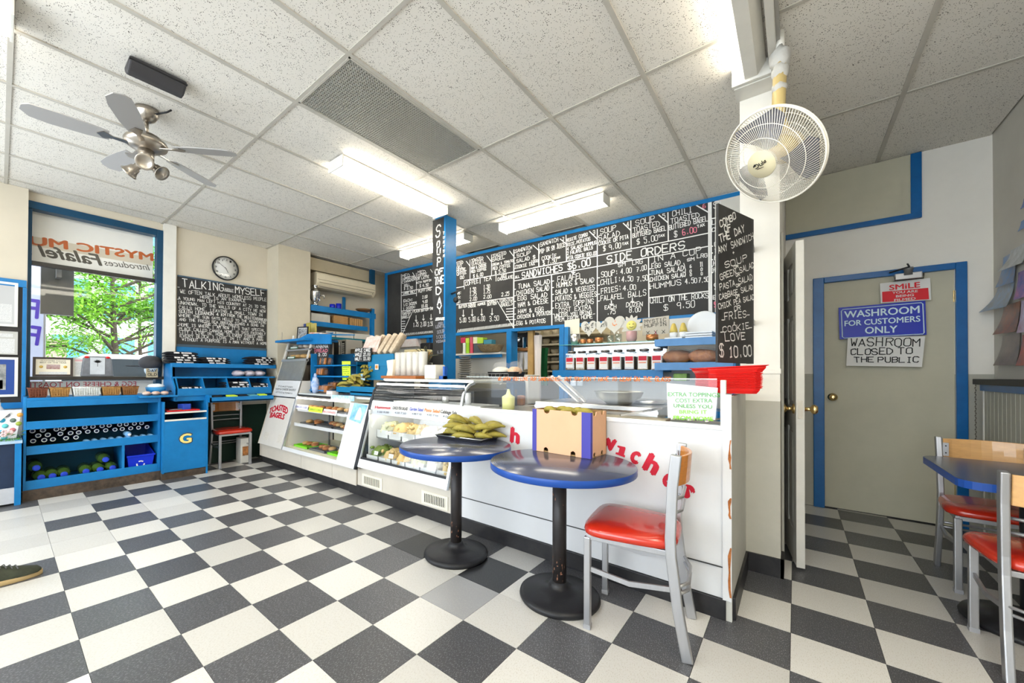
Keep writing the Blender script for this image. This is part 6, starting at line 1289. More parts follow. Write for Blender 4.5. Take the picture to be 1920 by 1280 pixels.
paperthing('paper_heart', 'small plain paper heart between the written heart and the red-marked heart', 1127, 612, heart(.15, .18), HM, scr(2, 'k', 6, .04, .04))
paperthing('paper_heart', 'larger paper heart with an orange mark, beside the paper daisy', 1152, 607, heart(.24, .24), HM, scr(3, 'o', 5, .03, .03))
def daisy(t, p):
    B().lathe([(.055, 0), (.055, .003), (0, .004)], 24, p, (MN).to_track_quat('Z', 'Y').to_matrix()).build('yellow_centre', mat('daisy_yellow', (.70, .62, .18), .6), t)
    c_ = Chalk(p+MN*.005, MN, .001)
    for a, b_ in (((-.025, .015), (-.015, .015)), ((.015, .015), (.025, .015)), ((-.02, -.015), (0, -.025)), ((0, -.025), (.02, -.015))): c_.seg(p+MN*.005+Vector((a[0], 0, a[1])), p+MN*.005+Vector((b_[0], 0, b_[1])), .006, 'k')
    c_.done(t)
paperthing('paper_daisy', 'white paper daisy with smiling yellow centre under the menu board', 1184, 610, [((.105+.018*math.cos(12*a))*math.cos(a), (.105+.018*math.cos(12*a))*math.sin(a)) for a in [2*math.pi*k/72 for k in range(72)]], HM, daisy)
def mm(t, p):
    c_ = Chalk(p, MN, .001)
    for s_, v, w_ in (('MYSTIC', 604, 20), ('MUFFIN', 612, 20)): c_.text(s_, (1209, v+2), (1209+w_*2, v-2), 6, .005, 'k')
    c_.text('X X X', (1212, 627), (1247, 624), 6, .005, 'k'); c_.text('v', (1227, 626), (1233, 625), 6, .006, 'p'); c_.done(t)
paperthing('greeting_card', 'cream card with hand lettering and crosses right of the paper daisy', 1229, 611, [(-.135, -.10), (.135, -.09), (.135, .105), (-.135, .09)], mat('card_cream', (.48, .44, .37), .7), mm, 'card')

# ================================================================== FAR LEFT CORNER: air conditioner and blue shelves
ac = thing('air_conditioner', 'aged cream wall air conditioner above the blue shelves in the far left corner', 'air conditioner', (-5.75, 3.7, 2.52))
B().ext([(XL, 3.12, 2.55), (-5.68, 3.12, 2.53), (-5.62, 3.12, 2.60), (-5.62, 3.12, 2.74), (-5.66, 3.12, 2.77), (XL, 3.12, 2.77)], (0, 1.10, 0)).build('casing', ACBEIGE, ac, bev=.01)
B().box(-5.655, -5.616, 3.16, 4.18, 2.60, 2.607).box(-5.655, -5.616, 3.13, 4.2, 2.645, 2.65).build('panel_line', mat('ac_line', (.20, .17, .12), .6), ac)
B().cbox((-5.655, 3.66, 2.555), (.06, .98, .006), (0, R(35), 0)).build('louvre', mat('ac_louvre', (.30, .27, .22), .5), ac); B().ball((-5.615, 4.15, 2.58), .006).build('indicator', RUBBER, ac)
tag(B().box(XL, -5.72, 3.02, 4.28, 2.80, 2.99).build('cream_boxing', mat('boxing_cream', (.52, .44, .30), .7, noise=.12)), 'plain cream boxing between air conditioner and ceiling', 'boxing')
tag(B().tube([(-5.72, 3.03, CE-.05), (-5.7, 3.02, 2.6), (-5.70, 3.03, 2.3)], .02, 8).build('black_pipe', RUBBER), 'black lagged pipe running down beside the cream column', 'pipe')
cs = thing('corner_shelf_unit', 'blue open shelving on the left wall beyond the cream column', 'shelf unit', (-5.78, 3.6, 1.6))
for z0, z1, y1_ in ((2.15, 2.24, 4.22), (1.92, 1.995, 4.05)): B().box(XL, -5.62, 3.02, y1_, z1-.03, z1).box(-5.635, -5.615, 3.02, y1_, z0, z1).build('shelf', BLUE, cs, bev=.002)
B().box(XL, -5.62, 3.02, 4.3, 1.74, 1.775).build('shelf', mat('teal_shelf', (.01, .16, .22), .5), cs); B().box(XL, -5.62, 3.02, 4.3, 1.43, 1.455).build('shelf', BLUE, cs)
B().box(-5.66, -5.60, 4.12, 4.18, 1.5, 2.32).build('post', BLUE, cs); B().box(-5.93, -5.9, 3.75, 3.8, 2.24, 2.5).build('post', BLUE, cs); B().box(-5.68, -5.62, 4.12, 4.20, 2.75, CE-.02).build('post_top', BLUED, cs)
sv_ = thing('samovar', 'silver samovar urn on the top blue shelf beside the cream column', 'samovar', (-5.68, 3.12, 2.242))
B().lathe([(.05, 0), (.055, .015), (.03, .03), (.035, .05), (.07, .09), (.078, .20), (.08, .215), (.06, .235), (.03, .25), (.035, .30), (.045, .31), (.02, .315)], 24, (-5.68, 3.12, 2.242)).build('urn', CHROME, sv_); B().tube([(-5.62, 3.12, 2.33), (-5.57, 3.14, 2.33), (-5.57, 3.14, 2.30)], .008).build('tap', CHROME, sv_); B().tube([(-5.66, 3.20, 2.40), (-5.64, 3.25, 2.42), (-5.64, 3.25, 2.36)], .007).build('handle', CHROME, sv_)
for i, y in enumerate((3.42, 3.53)): tag(B().lathe([(.04, 0), (.045, .01), (.045, .085 if i else .06), (.04, .085 if i else .06), (.04, .02), (0, .015)], 18, (-5.68, y, 2.242)).build('cobalt_mug', mat('cobalt_glaze', (.01, .02, .42), .15)), ['smaller', 'larger'][i]+' cobalt blue mug on the top blue shelf', 'mug')
tag(B().lathe([(.05, 0), (.12, .03), (.14, .05), (.13, .05), (0, .02)], 20, (-5.66, 4.0, 2.242)).build('brown_bowl', mat('brown_bowl', (.16, .08, .03), .5)), 'wide brown bowl at the right end of the top blue shelf', 'bowl')
tag(B().box(-5.9, -5.64, 3.04, 3.36, 1.996, 2.12).build('steel_box', mat('pale_steel_box', (.5, .48, .42), .4, noise=.2), bev=.005), 'pale grey box on the middle blue shelf, left', 'box')
KR = mat('kraft_paper', (.50, .28, .11), .8, noise=.3, nscale=5)
for k in range(6): tag(B().box(-5.88, -5.64, 3.42, 3.68, 1.997+k*.022, 2.017+k*.022).build('kraft_napkin_pack', KR, bev=.003), 'flat kraft paper pack in the left pile on the middle blue shelf', 'paper pack', 'left pile of kraft packs')
for k in range(6): tag(B().box(-5.86, -5.64, 3.72+k*.042, 3.755+k*.042, 1.997, 2.12-.004*(k % 3)).build('kraft_bag', KR, bev=.003), 'upright kraft paper bag on the middle blue shelf, right of the flat pile', 'paper bag', 'upright kraft bags')
for k, y in enumerate((3.28, 3.46, 3.80)): tag(B().box(-5.88, -5.63, y, y+(.16 if k == 0 else .32), 1.777, 1.865).build('white_carton', mat('carton_white', (.62, .60, .55), .6, noise=.08), bev=.004), ['narrow', 'left', 'right'][k]+' white carton on the lowest shelf above the microwave', 'carton')
mw = thing('microwave', 'silver microwave oven under the blue shelves', 'microwave', (-5.2, 3.3, 1.42))
B().box(-5.42, -4.98, 3.22, 3.5, 1.42, 1.69).build('casing', mat('microwave_silver', (.42, .40, .36), .35, metal=.5), mw, bev=.005); B().box(-5.40, -5.12, 3.214, 3.22, 1.45, 1.66).build('door_window', RUBBER, mw); B().box(-5.14, -5.12, 3.20, 3.215, 1.45, 1.66).build('door_handle', CHROME, mw)
B().box(-5.08, -5.01, 3.214, 3.22, 1.45, 1.67).build('keypad', RUBBER, mw)
for k in range(6): B().box(-5.07, -5.045, 3.211, 3.214, 1.47+k*.03, 1.485+k*.03).box(-5.04, -5.018, 3.211, 3.214, 1.47+k*.03, 1.485+k*.03).build('key', PAPER, mw)
tag(B().box(-5.6, -4.85, 3.1, 3.6, .0, 1.42).build('dark_cabinet', mat('dark_cabinet', (.03, .035, .04), .5)), 'dark cabinet carrying the microwave', 'cabinet')
tag(pb_y(657, 654, 667, 686, 3.3, .3).build('brown_appliance', mat('brown_metal', (.12, .09, .05), .4), bev=.005), 'narrow brown appliance right of the microwave', 'appliance')

# ================================================================== GOODS ON THE BAGEL CASE
aw = thing('awning_shelf', 'blue sloping shelf top over the bagel case tower', 'shelf', (-4.9, 2.6, 1.6))
B().ext([(-5.50, 2.44, 1.615), (-4.75, 2.47, 1.615), (-4.75, 2.95, 1.615), (-5.55, 2.95, 1.615)], (0, 0, .03)).build('shelf_board', BLUE, aw, bev=.002)
B().ext([(-5.13, 2.56, 1.585), (-4.36, 2.60, 1.555), (-4.36, 2.60, 1.675), (-4.87, 2.58, 1.71), (-5.13, 2.56, 1.645)], (0, .02, 0)).build('front_board', BLUE, aw)
B().ext([(-5.13, 2.58, 1.645), (-4.87, 2.60, 1.71), (-4.87, 2.95, 1.76), (-5.3, 2.95, 1.66)], (0, 0, -.012)).ext([(-4.87, 2.60, 1.71), (-4.36, 2.62, 1.675), (-4.36, 2.95, 1.70), (-4.87, 2.95, 1.74)], (0, 0, -.012)).build('sloping_top', BLUE, aw)
c = at(552, 630, 'y', 2.72); c.z = 1.648
framed('photo_frame', 'black framed black and white photo on the blue sloping shelf', (-5.28, 2.72, 1.648), .19, .20, (.35, -1, 0), .08, RUBBER, .016, [(.12, .88, .12, .88, mat('mono_photo', (.5, .5, .5), .5, noise=.95, nscale=26, col2=(.05, .05, .05)))], PAPER)
tag(B().lathe([(.022, 0), (.018, .02), (.008, .03), (.014, .045), (.006, .06)], 12, (-5.20, 2.55, 1.646)).build('small_figurine', PAPER), 'tiny white figurine before the photo frame', 'figurine')
tag(B().tube([(-5.42, 2.50, 1.645), (-5.42, 2.50, 1.76)], .003, 6).build('thin_rod', GREYM), 'thin upright rod at the left end of the blue sloping shelf', 'rod')
for i, (u0, u1, v0, c_, lab) in enumerate(((567, 573, 607, (.03, .05, .20), 'dark blue book'), (574, 582, 605, (.42, .36, .08), 'olive yellow book'), (583, 590, 606, (.50, .42, .12), 'ochre book'))):
    tag(pb_y(u0, v0, u1, 627, 2.9, .03).build('book', mat('book_'+lab.split()[0]+str(i), c_, .6)), f'{lab} standing on the blue sloping shelf', 'book')
p = at(600, 623, 'y', 2.8); tag(B().cbox((p.x, 2.8, 1.735), (.22, .16, .02), (0, .06, .3)).build('magazine', mat('magazine_red', (.6, .15, .06), .4, noise=.8, nscale=12, col2=(.7, .65, .55))), 'red and white magazine lying on the blue sloping shelf', 'magazine')
# tower shelves
for k, (z, ma, lab) in enumerate(((1.525, mat('dark_pastry', (.25, .20, .16), .5, noise=.8, nscale=25, col2=(.55, .5, .42)), 'packed sweet'), (1.39, DOUGH, 'filled roll'))):
    for j in range(4): tag(B().ball((-5.32+j*.14, sy(z)+.10, z+.035), (.055, .06, .03), 10, 6, jit=.12).build('wrapped_snack', ma), f'{lab} on the {["upper", "lower"][k]} tower ledge above TOASTED BAGELS', 'snack', f'snacks on the {["upper", "lower"][k]} tower ledge')
    t = thing('tower_label', ['green price label on the upper tower ledge', 'green price label on the lower tower ledge'][k], 'price card', sp(-5.15, z+.005, -.03))
    B().ext([sp(-5.26, z-.01, -.03), sp(-5.05, z-.01, -.03), sp(-5.05, z+.02, -.03), sp(-5.26, z+.02, -.03)], SN*.003).build('card', mat('green_card', (.05, .16, .10), .5), t); B().ext([sp(-5.24, z-.002, -.034), sp(-5.07, z-.002, -.034), sp(-5.07, z+.012, -.034), sp(-5.24, z+.012, -.034)], SN*.001).build('white_text_band', PAPER, t)
bb = thing('banana_bread_board', 'small chalkboard BANANA BREAD $ 3.00 under the blue sloping shelf', 'chalkboard', at(600, 683, 'y', 2.66))
q = [at(u, v, 'y', 2.66) for u, v in ((573, 684), (612, 684), (618, 646), (584, 646))]; B().ext(q, (0, .01, 0)).build('panel', BOARD, bb)
ck = Chalk((0, 2.66, 1), (0, -1, 0))
ck.text('BANANA', (588, 652), (615, 652), 5.5, .008); ck.text('BREAD', (590, 660), (614, 660), 6, .008, 'p'); ck.text('$ 3.00', (590, 667), (612, 667), 5, .008); ck.done(bb)
st_ = thing('stepped_bread_shelves', 'blue stepped shelves of wrapped loaves on the bagel case', 'shelves', (-4.4, 2.8, .95))
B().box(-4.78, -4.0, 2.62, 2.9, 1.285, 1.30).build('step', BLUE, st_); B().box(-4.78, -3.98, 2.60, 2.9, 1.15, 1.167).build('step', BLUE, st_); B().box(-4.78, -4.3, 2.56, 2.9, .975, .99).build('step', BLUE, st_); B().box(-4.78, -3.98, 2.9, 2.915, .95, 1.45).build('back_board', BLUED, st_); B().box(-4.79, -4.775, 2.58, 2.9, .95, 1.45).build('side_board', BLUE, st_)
def loaf(u, v, y, s, z=None, n=5, lab='', ma=BREAD):
    p = at(u, v, 'y', y); z = z if z is not None else p.z; t = thing('sliced_loaf', lab, 'bread', (p.x, y, z)); w = s/n
    for k in range(n): B().cbox((p.x-s/2+w*(k+.5), y+.02*math.sin(k), z+.05), (w*.85, .10, .085), (0, .25, .05*k)).build('slice', ma, t, bev=.012)
    B().ball((p.x, y+.01, z+.05), (s*.58, .075, .062), 16, 8, jit=.06).build('plastic_wrap', WRAP, t); return t
loaf(611, 684, 2.70, .16, 1.302, lab='wrapped sliced loaf on the top blue step under the banana bread board'); loaf(605, 705, 2.68, .16, 1.168, lab='wrapped sliced loaf on the middle blue step')
loaf(572, 722, 2.62, .15, .991, 4, lab='wrapped brown loaf at the left end of the lowest blue step'); loaf(612, 735, 2.62, .22, .952, 6, lab='large sliced brown loaf on the case top beside the white striped bag'); loaf(628, 724, 2.76, .2, .99, 6, lab='brown loaf behind the large sliced loaf')
p = at(588, 745, 'y', 2.52); tag(B().ball((p.x, 2.54, 1.05), (.05, .05, .11), 14, 10, jit=.12).ball((p.x, 2.54, 1.17), (.02, .02, .03), 8, 6).build('white_striped_bag', mat('blue_white_wrap', (.62, .66, .75), .3, noise=.8, nscale=22, col2=(.10, .25, .6), bump=.5)), 'twisted blue and white plastic bag between the loaves', 'bag')
tag(pb_y(612, 733, 623, 745, 2.5, .08).build('white_box', mat('pinkish_box', (.74, .68, .66), .6)), 'small white box on the case top beside the plantains', 'box')
# blue box shelf with strudels and bananas
bl = thing('blue_box_shelf', 'blue two level box shelf with apple strudels on top and bananas inside', 'shelf', (-3.6, 2.8, .95))
TEAL = mat('teal_blue_paint', (.006, .16, .32), .4, noise=.15)
B().box(-4.02, -3.27, 2.70, 2.98, 1.395, 1.41).box(-3.72, -3.27, 2.69, 2.70, 1.28, 1.405).build('top_box', TEAL, bl); B().box(-4.02, -3.27, 2.72, 2.98, 1.125, 1.14).box(-3.72, -3.27, 2.70, 2.72, 1.125, 1.28).build('lower_shelf', TEAL, bl)
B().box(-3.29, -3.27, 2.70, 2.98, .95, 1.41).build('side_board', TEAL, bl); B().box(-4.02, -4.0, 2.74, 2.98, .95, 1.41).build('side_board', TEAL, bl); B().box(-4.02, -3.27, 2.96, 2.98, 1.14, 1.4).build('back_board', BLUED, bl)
B().box(-3.585, -3.525, 2.686, 2.69, 1.24, 1.30).build('orange_photo_sticker', mat('sticker_white', (.75, .7, .6), .5), bl); B().box(-3.575, -3.535, 2.684, 2.686, 1.252, 1.288).build('sticker_photo', mat('sticker_orange', (.55, .20, .03), .5), bl)
q = [at(u, v, 'y', 2.67) for u, v in ((664, 678), (694, 678), (697, 652), (667, 652))]; t = sign('strudel_board', 'small board lettered APPLE CAKE WHOLE 25.00 HALF 13.00 before the strudels', 'chalkboard', q, -.008, BOARD)
ck = Chalk((0, 2.67, 1), (0, -1, 0)); ck.text('APPLE CAKE', (666, 659), (694, 659), 5.5, .007); ck.text('WHOLE 25.00', (666, 667), (694, 667), 5.5, .007); ck.text('HALF: 13.00', (666, 675), (694, 675), 5.5, .007); ck.done(t)
q = [at(u, v, 'y', 2.655) for u, v in ((642, 712), (657, 712), (657, 677), (641, 677))]; t = sign('lime_note', 'tall lime green note with black writing left of the bananas', 'note', q, -.002, LIMEP)
b = B(); rr = random.Random(5)
for r_ in range(7):
    for k in range(4):
        if rr.random() < .8: a = q[0].lerp(q[1], .12+.2*k)+Vector((0, -.003, .02+r_*.025)); b.box(a.x, a.x+.011, a.y-.0005, a.y, a.z, a.z+.009)
b.build('writing', INK, t, kind='stuff')
lc_ = mat('blue_print_label', (.15, .45, .70), .5, noise=.5, nscale=25, col2=(.7, .78, .85))
q = [at(u, v, 'y', 2.685) for u, v in ((658, 713), (684, 713), (685, 701), (658, 701))]; sign('blue_label', 'light blue printed label under the bananas', 'label', q, -.002, lc_)
q = [at(u, v, 'y', 2.39) for u, v in ((620, 751), (664, 752), (664, 742), (621, 740))]; t = sign('blue_label', 'long light blue printed label under the plantains', 'label', q, -.002, lc_); typed('BANANAS', q[0]+Vector((.02, -.004, .012)), q[1]+Vector((-.02, -.004, .012)), .025, (0, -1, 0), WHITE, t)
# strudels
pbg = mat('strudel_pastry', (.55, .45, .33), .5, noise=.5, nscale=30, col2=(.35, .27, .18), bump=.5)
tr_ = mat('sugar_wrap', (.70, .62, .58), .35, noise=.6, nscale=20, col2=(.55, .35, .28), bump=.6)
for k in range(6):
    x = -3.86+k*.105; y = 2.76
    b = B(); c_ = Vector((x, y, 1.50)); b.cbox(c_+Vector((0, .04, .02)), (.062, .10, .26), (R(-20), R(24), R(8)))
    o = b.build('wrapped_strudel', tr_ if k == 0 else pbg, bev=.022); tag(o, 'wrapped long strudel leaning on top of the blue box shelf, '+['leftmost broad one', 'second', 'third', 'fourth', 'fifth', 'rightmost'][k], 'strudel')
o = tag(B().cbox((-3.72, 2.74, 1.53), (.28, .02, .20), (R(-22), R(0), R(0))).build('strudel_bag', tr_, bev=.01), 'crinkled pale bag of strudel with pink print, left of the leaning strudels', 'bag')

# bananas
def banana(b, o, yaw, tilt, L_=.17, cv=.035, r=.017, roll=0):
    M = Euler((roll, -tilt, yaw)).to_matrix(); o = Vector(o); pts = []
    for k in range(8):
        t = k/7; pts.append(o+M @ Vector((L_*t, 0, -cv*4*t*(1-t)*-1)))
    b.tube(pts, [r*.35, r*.55, r*.95, r*1.05, r*1.05, r*.95, r*.6, r*.25], 6); return pts
def bunch(o, yaw, n, name, lab, L_=.17, spread=.22, tilt=.12, group=None, z=0):
    t = thing(name, lab, 'bananas', o, 0, group)
    sd = random.choice((-1, 1)); U_ = Vector((math.cos(yaw), math.sin(yaw), 0)); S_ = Vector((-math.sin(yaw), math.cos(yaw), 0))
    for k in range(n):
        bb_ = B(); lay_ = k % 2; q = (k//2)-(n-1)/4; banana(bb_, Vector(o)+S_*(q*.012)+Vector((0, 0, .020+.030*lay_)), yaw+q*spread, tilt*(.2 if not lay_ else 1)-.03, L_*random.uniform(.94, 1.06), .034, .0205, sd*R(62-22*lay_))
        bb_.build('banana', BAN, t)
    B().ball(Vector(o)+Vector((0, 0, .03)), (.014, .014, .016), 8, 5).build('crown', BANST, t)
    return t
for i, (u, a, n) in enumerate(((636, 30, 6), (676, 170, 5), (655, 40, 6), (668, 150, 5), (650, 30, 6), (660, 60, 4), (684, 140, 4))): p = at(u, 738, 'y', 2.60); bunch((p.x, 2.58+.03*(i%3), 1.002+.034*i*.62), R(a), n, 'plantain_bunch', 'ripe plantain bunch in the blue tray between the loaves and the salad case, '+['lowest left', 'lowest right', 'lower middle', 'middle right', 'middle left', 'top', 'far right'][i], .21, .14, .1)
B().box(-4.06, -3.78, 2.50, 2.515, 1.0, 1.045).box(-3.78, -3.32, 2.50, 2.515, .96, 1.055).box(-4.06, -3.33, 2.50, 2.78, .985, 1.0).build('plantain_tray', TEAL, bl)
B().box(-4.0, -3.55, 2.74, 2.9, 1.141, 1.20).build('inner_step', BLUED, bl)
for i, (x, a) in enumerate(((-3.80, -70), (-3.66, -110))): bunch((x, 2.80, 1.20), R(a), 7, 'banana_bunch', ['left', 'right'][i]+' short banana bunch inside the blue box shelf', .12, .3)
# on the deck of the salad case
dz = 1.146
tag(B().box(-3.42+.05, -2.83, 2.60, 2.80, dz, dz+.028).build('wooden_board', mat('red_brown_wood', (.42, .13, .03), .4, noise=.3), bev=.004), 'red-brown wooden board under the clear cup sleeves', 'board')
SLV = wrapmat('cup_sleeve_plastic', (.72, .70, .64), op=.62)
for k in range(5):
    x = -3.24+k*.092; t = thing('cup_sleeve', 'clear plastic sleeve of cups on the salad case, '+['leftmost', 'second', 'third', 'fourth', 'rightmost'][k], 'cup sleeve', (x, 2.74, dz+.029)); b = B()
    prof = []
    for j in range(9): prof += [(.038, j*.026), (.043, j*.026+.02)]
    b.lathe(prof, 16, (x, 2.74, dz+.029)).build('stacked_cups', mat('clear_cup_stack', (.62, .60, .54), .25), t)
    B().lathe([(.046, 0), (.047, .235), (.04, .245)], 12, (x, 2.74, dz+.029)).build('plastic_sleeve', SLV, t)
p = at(732, 710, 'y', 2.68); t = tag(B().ext([(p.x-.055, 2.66, dz), (p.x+.05, 2.66, dz), (p.x+.07, 2.66, dz+.20), (p.x-.045, 2.66, dz+.19), (p.x-.025, 2.66, dz+.09)], (0, .10, 0)).build('paper_napkins', CREAMP, bev=.006), 'leaning wad of cream paper napkins on the salad case, far left', 'napkins')
tag(B().box(-2.73, -2.58, 2.62, 2.76, dz, dz+.135).build('napkin_block', mat('napkin_cream', (.70, .66, .56), .8, noise=.1, nscale=30), bev=.01), 'square block of cream napkins at the foot of the soup board', 'napkins')
tag(B().box(-2.57, -2.50, 2.66, 2.70, dz, dz+.03).box(-2.52, -2.50, 2.66, 2.70, dz, dz+.12).build('blue_holder', mat('holder_blue', (.01, .08, .35), .4)), 'small blue stand beside the napkin block', 'holder')
c = at(785, 668, 'y', 3.6)
fbk = thing('fruit_basket', 'wicker basket with yellow lid tray behind the cup sleeves', 'basket', c); B().lathe([(.12, -.06), (.18, .0), (.20, .05), (.19, .05), (.12, -.04)], 24, c).build('basket', WICK, fbk); B().box(c.x-.18, c.x+.16, c.y-.1, c.y+.1, c.z+.05, c.z+.09).build('yellow_tray', mat('cream_yellow', (.75, .68, .40), .4), fbk, bev=.01)
B().cbox((c.x, c.y, c.z-.12), (.3, .25, .12)).build('support_box', RUBBER, fbk)
for k in range(9): pass
gp = B()
for k in range(24): a = random.uniform(0, 6.28); e = Vector((-3.3+random.uniform(-.05, .05)+.14*math.cos(a), 3.2+.1*math.sin(a), 1.40+random.uniform(0, .12))); gp.tube([(-3.28, 3.2, 1.32), (Vector((-3.28, 3.2, 1.32))+e)/2+Vector((0, 0, .04)), e], .005, 4)
t = gp.build('dried_twigs', mat('grey_green_twigs', (.12, .12, .08), .8)); tag(t, 'bundle of grey-green twigs behind the cup sleeves', 'twigs')
tag(B().lathe([(.05, 0), (.06, .14), (.05, .30)], 12, (-3.28, 3.2, 1.02)).build('twig_vase', RUBBER), 'dark vase holding the grey-green twigs', 'vase')
tag(B().box(-3.62, -2.5, 3.1, 3.9, 0, 1.02).build('service_cabinet', mat('service_cabinet_grey', (.07, .07, .07), .4, noise=.5, nscale=3)), 'grey service cabinet behind the salad case and post', 'cabinet')
p = at(795, 690, 'y', 3.6); q = at(818, 690, 'y', 3.6); tag(B().box(p.x, q.x, 3.6, 3.8, 1.021, at(806, 680, 'y', 3.6).z).build('grey_till', mat('till_grey', (.35, .34, .31), .5), bev=.01), 'grey till box behind the napkin block', 'till')
c = at(805, 660, 'y', 4.3); tag(B().box(c.x-.11, c.x+.11, 4.2, 4.4, .911, c.z+.14).build('black_machine', RUBBER, bev=.02), 'black machine under the menu board, left of the soup board', 'machine')
tag(pb_y(742, 636, 780, 650, 4.5, .12).build('white_packets', mat('pinkish_packets', (.66, .52, .50), .6, noise=.6, nscale=20, col2=(.7, .68, .62))), 'row of white and red packets under the menu board left part', 'packets')
a = at(803, 740, 'y', 3.12); c = at(845, 740, 'y', 3.12); tag(B().box(a.x, c.x, 3.12, 3.4, 1.0205, 1.11).build('blue_cash_box', mat('cash_box_blue', (.01, .16, .40), .4), bev=.01), 'blue box seen through the top glass of the salad case', 'box')
tag(B().lathe([(.028, 0), (.03, .10), (.028, .105)], 14, (-2.33, 2.80, .916)).build('white_canister', WHITE), 'white upright cylinder inside the top glass of the salad case', 'canister')
tag(B().lathe([(.032, 0), (.034, .06), (.03, .062)], 14, (-2.62, 2.80, .916)).build('steel_cup', STEEL), 'steel cup inside the top glass of the salad case', 'cup')

# ================================================================== FURNITURE
def chair(wood, label, loc, rz):
    t = thing('cafe_chair', label, 'chair', loc, rz)
    b = B(); rows_ = []
    def outline(s, z): # cushion outline, wider at the front
        pts = []
        for k in range(28):
            a = 2*math.pi*k/28; c, s_ = math.cos(a), math.sin(a)
            x = .205*math.copysign(abs(c)**.45, c); y = .20*math.copysign(abs(s_)**.45, s_); x *= 1-.10*(y/.2); pts.append((x*s, y*s-.012, z))
        return pts
    lv = [(.93, .442), (1.0, .448), (1.02, .462), (1.0, .478), (.94, .490), (.75, .499), (.4, .503), (.02, .504)]
    vs = [p for s, z in lv for p in outline(s, z)]; n = 28
    fs = [tuple(range(n))[::-1], tuple(range((len(lv)-1)*n, len(lv)*n))]+[(i*n+j, i*n+(j+1) % n, (i+1)*n+(j+1) % n, (i+1)*n+j) for i in range(len(lv)-1) for j in range(n)]
    b.add(vs, fs, True).build('seat', REDV, t, local=True)
    B().bar([(-.17, -.185, .43), (.17, -.185, .43)], .018, .024).bar([(-.175, -.185, .43), (-.165, .165, .43)], .018, .024).bar([(.175, -.185, .43), (.165, .165, .43)], .018, .024).bar([(-.16, .165, .43), (.16, .165, .43)], .018, .024).build('seat_frame', BRUSH, t, local=True, bev=.002)
    for s in (-1, 1):
        q = B().bar([(s*.175, -.185, 0), (s*.175, -.185, .43)], .030, .030).build('leg', BRUSH, t, local=True, bev=.004)
        B().box(s*.175-.016, s*.175+.016, -.201, -.169, 0, .022).build('foot_cap', mat('foot_plastic', (.30, .30, .31), .5), q, local=True)
        B().bar([(s*.178, .228, 0), (s*.175, .192, .20), (s*.172, .166, .42), (s*.172, .163, .50), (s*.175, .172, .72), (s*.177, .186, .855)], .026, .042).build('leg', BRUSH, t, local=True, bev=.005, label='rear leg that runs up into the back post')
    B().bar([(-.175, -.17, .28), (-.18, .0, .262), (-.172, .185, .285)], .010, .022).build('side_rail', BRUSH, t, local=True); B().bar([(.175, -.17, .28), (.18, 0, .262), (.172, .185, .285)], .010, .022).build('side_rail', BRUSH, t, local=True)
    for z in (.27, .30): B().tube([(-.17, .195, z), (-.09, .225, z-.01), (.09, .225, z-.01), (.17, .195, z)], .0075, 8).build('rear_rail', BRUSH, t, local=True)
    for z, y in ((.60, .165), (.66, .168)): B().tube([(-.172, y, z), (-.09, y+.035, z), (.09, y+.035, z), (.172, y, z)], .0075, 8).build('back_rail', BRUSH, t, local=True)
    b = B(); k_ = 9; vs = []
    for i in range(k_):
        u = -1+2*i/(k_-1); x = u*.158; y = .176+.045*(1-u*u)
        vs += [(x, y-.006, .715), (x, y+.006, .715), (x, y+.016, .845), (x, y+.004, .845)]
    fs = [(i*4+j, i*4+(j+1) % 4, i*4+4+(j+1) % 4, i*4+4+j) for i in range(k_-1) for j in range(4)]+[(3, 2, 1, 0), tuple(range(4*k_-4, 4*k_))]
    b.add(vs, fs, False).build('backrest', wood, t, local=True, bev=.003)
    for s in (-1, 1):
        pl_ = B().box(s*.150-.012, s*.150+.012, .163, .169, .735, .82).build('mounting_plate', BRUSH, t, local=True)
        B().ball((s*.150, .162, .755), .004, 8, 5).ball((s*.150, .162, .80), .004, 8, 5).build('screw', DARKM, pl_, local=True)
    return t
chair(WOODO, 'red seated metal chair with wooden back drawn up to the round table with the carton', (-.595, 1.995, 0), R(-82.5))
c = chair(WOODO, 'red seated metal chair with orange wooden back under the blue shirt shelves', (-5.685, 1.96, 0), R(88)); c.scale = (1, 1, .955)
c = chair(WOODL, 'red seated metal chair with maple back beyond the right table, facing us', (.86, 3.60, 0), R(0)); c.scale = (1, 1, .955)
c = chair(WOODL, 'red seated metal chair with maple back at the right edge, seen from behind', (.812, 2.765, 0), R(180)); c.scale = (1, 1, .955)
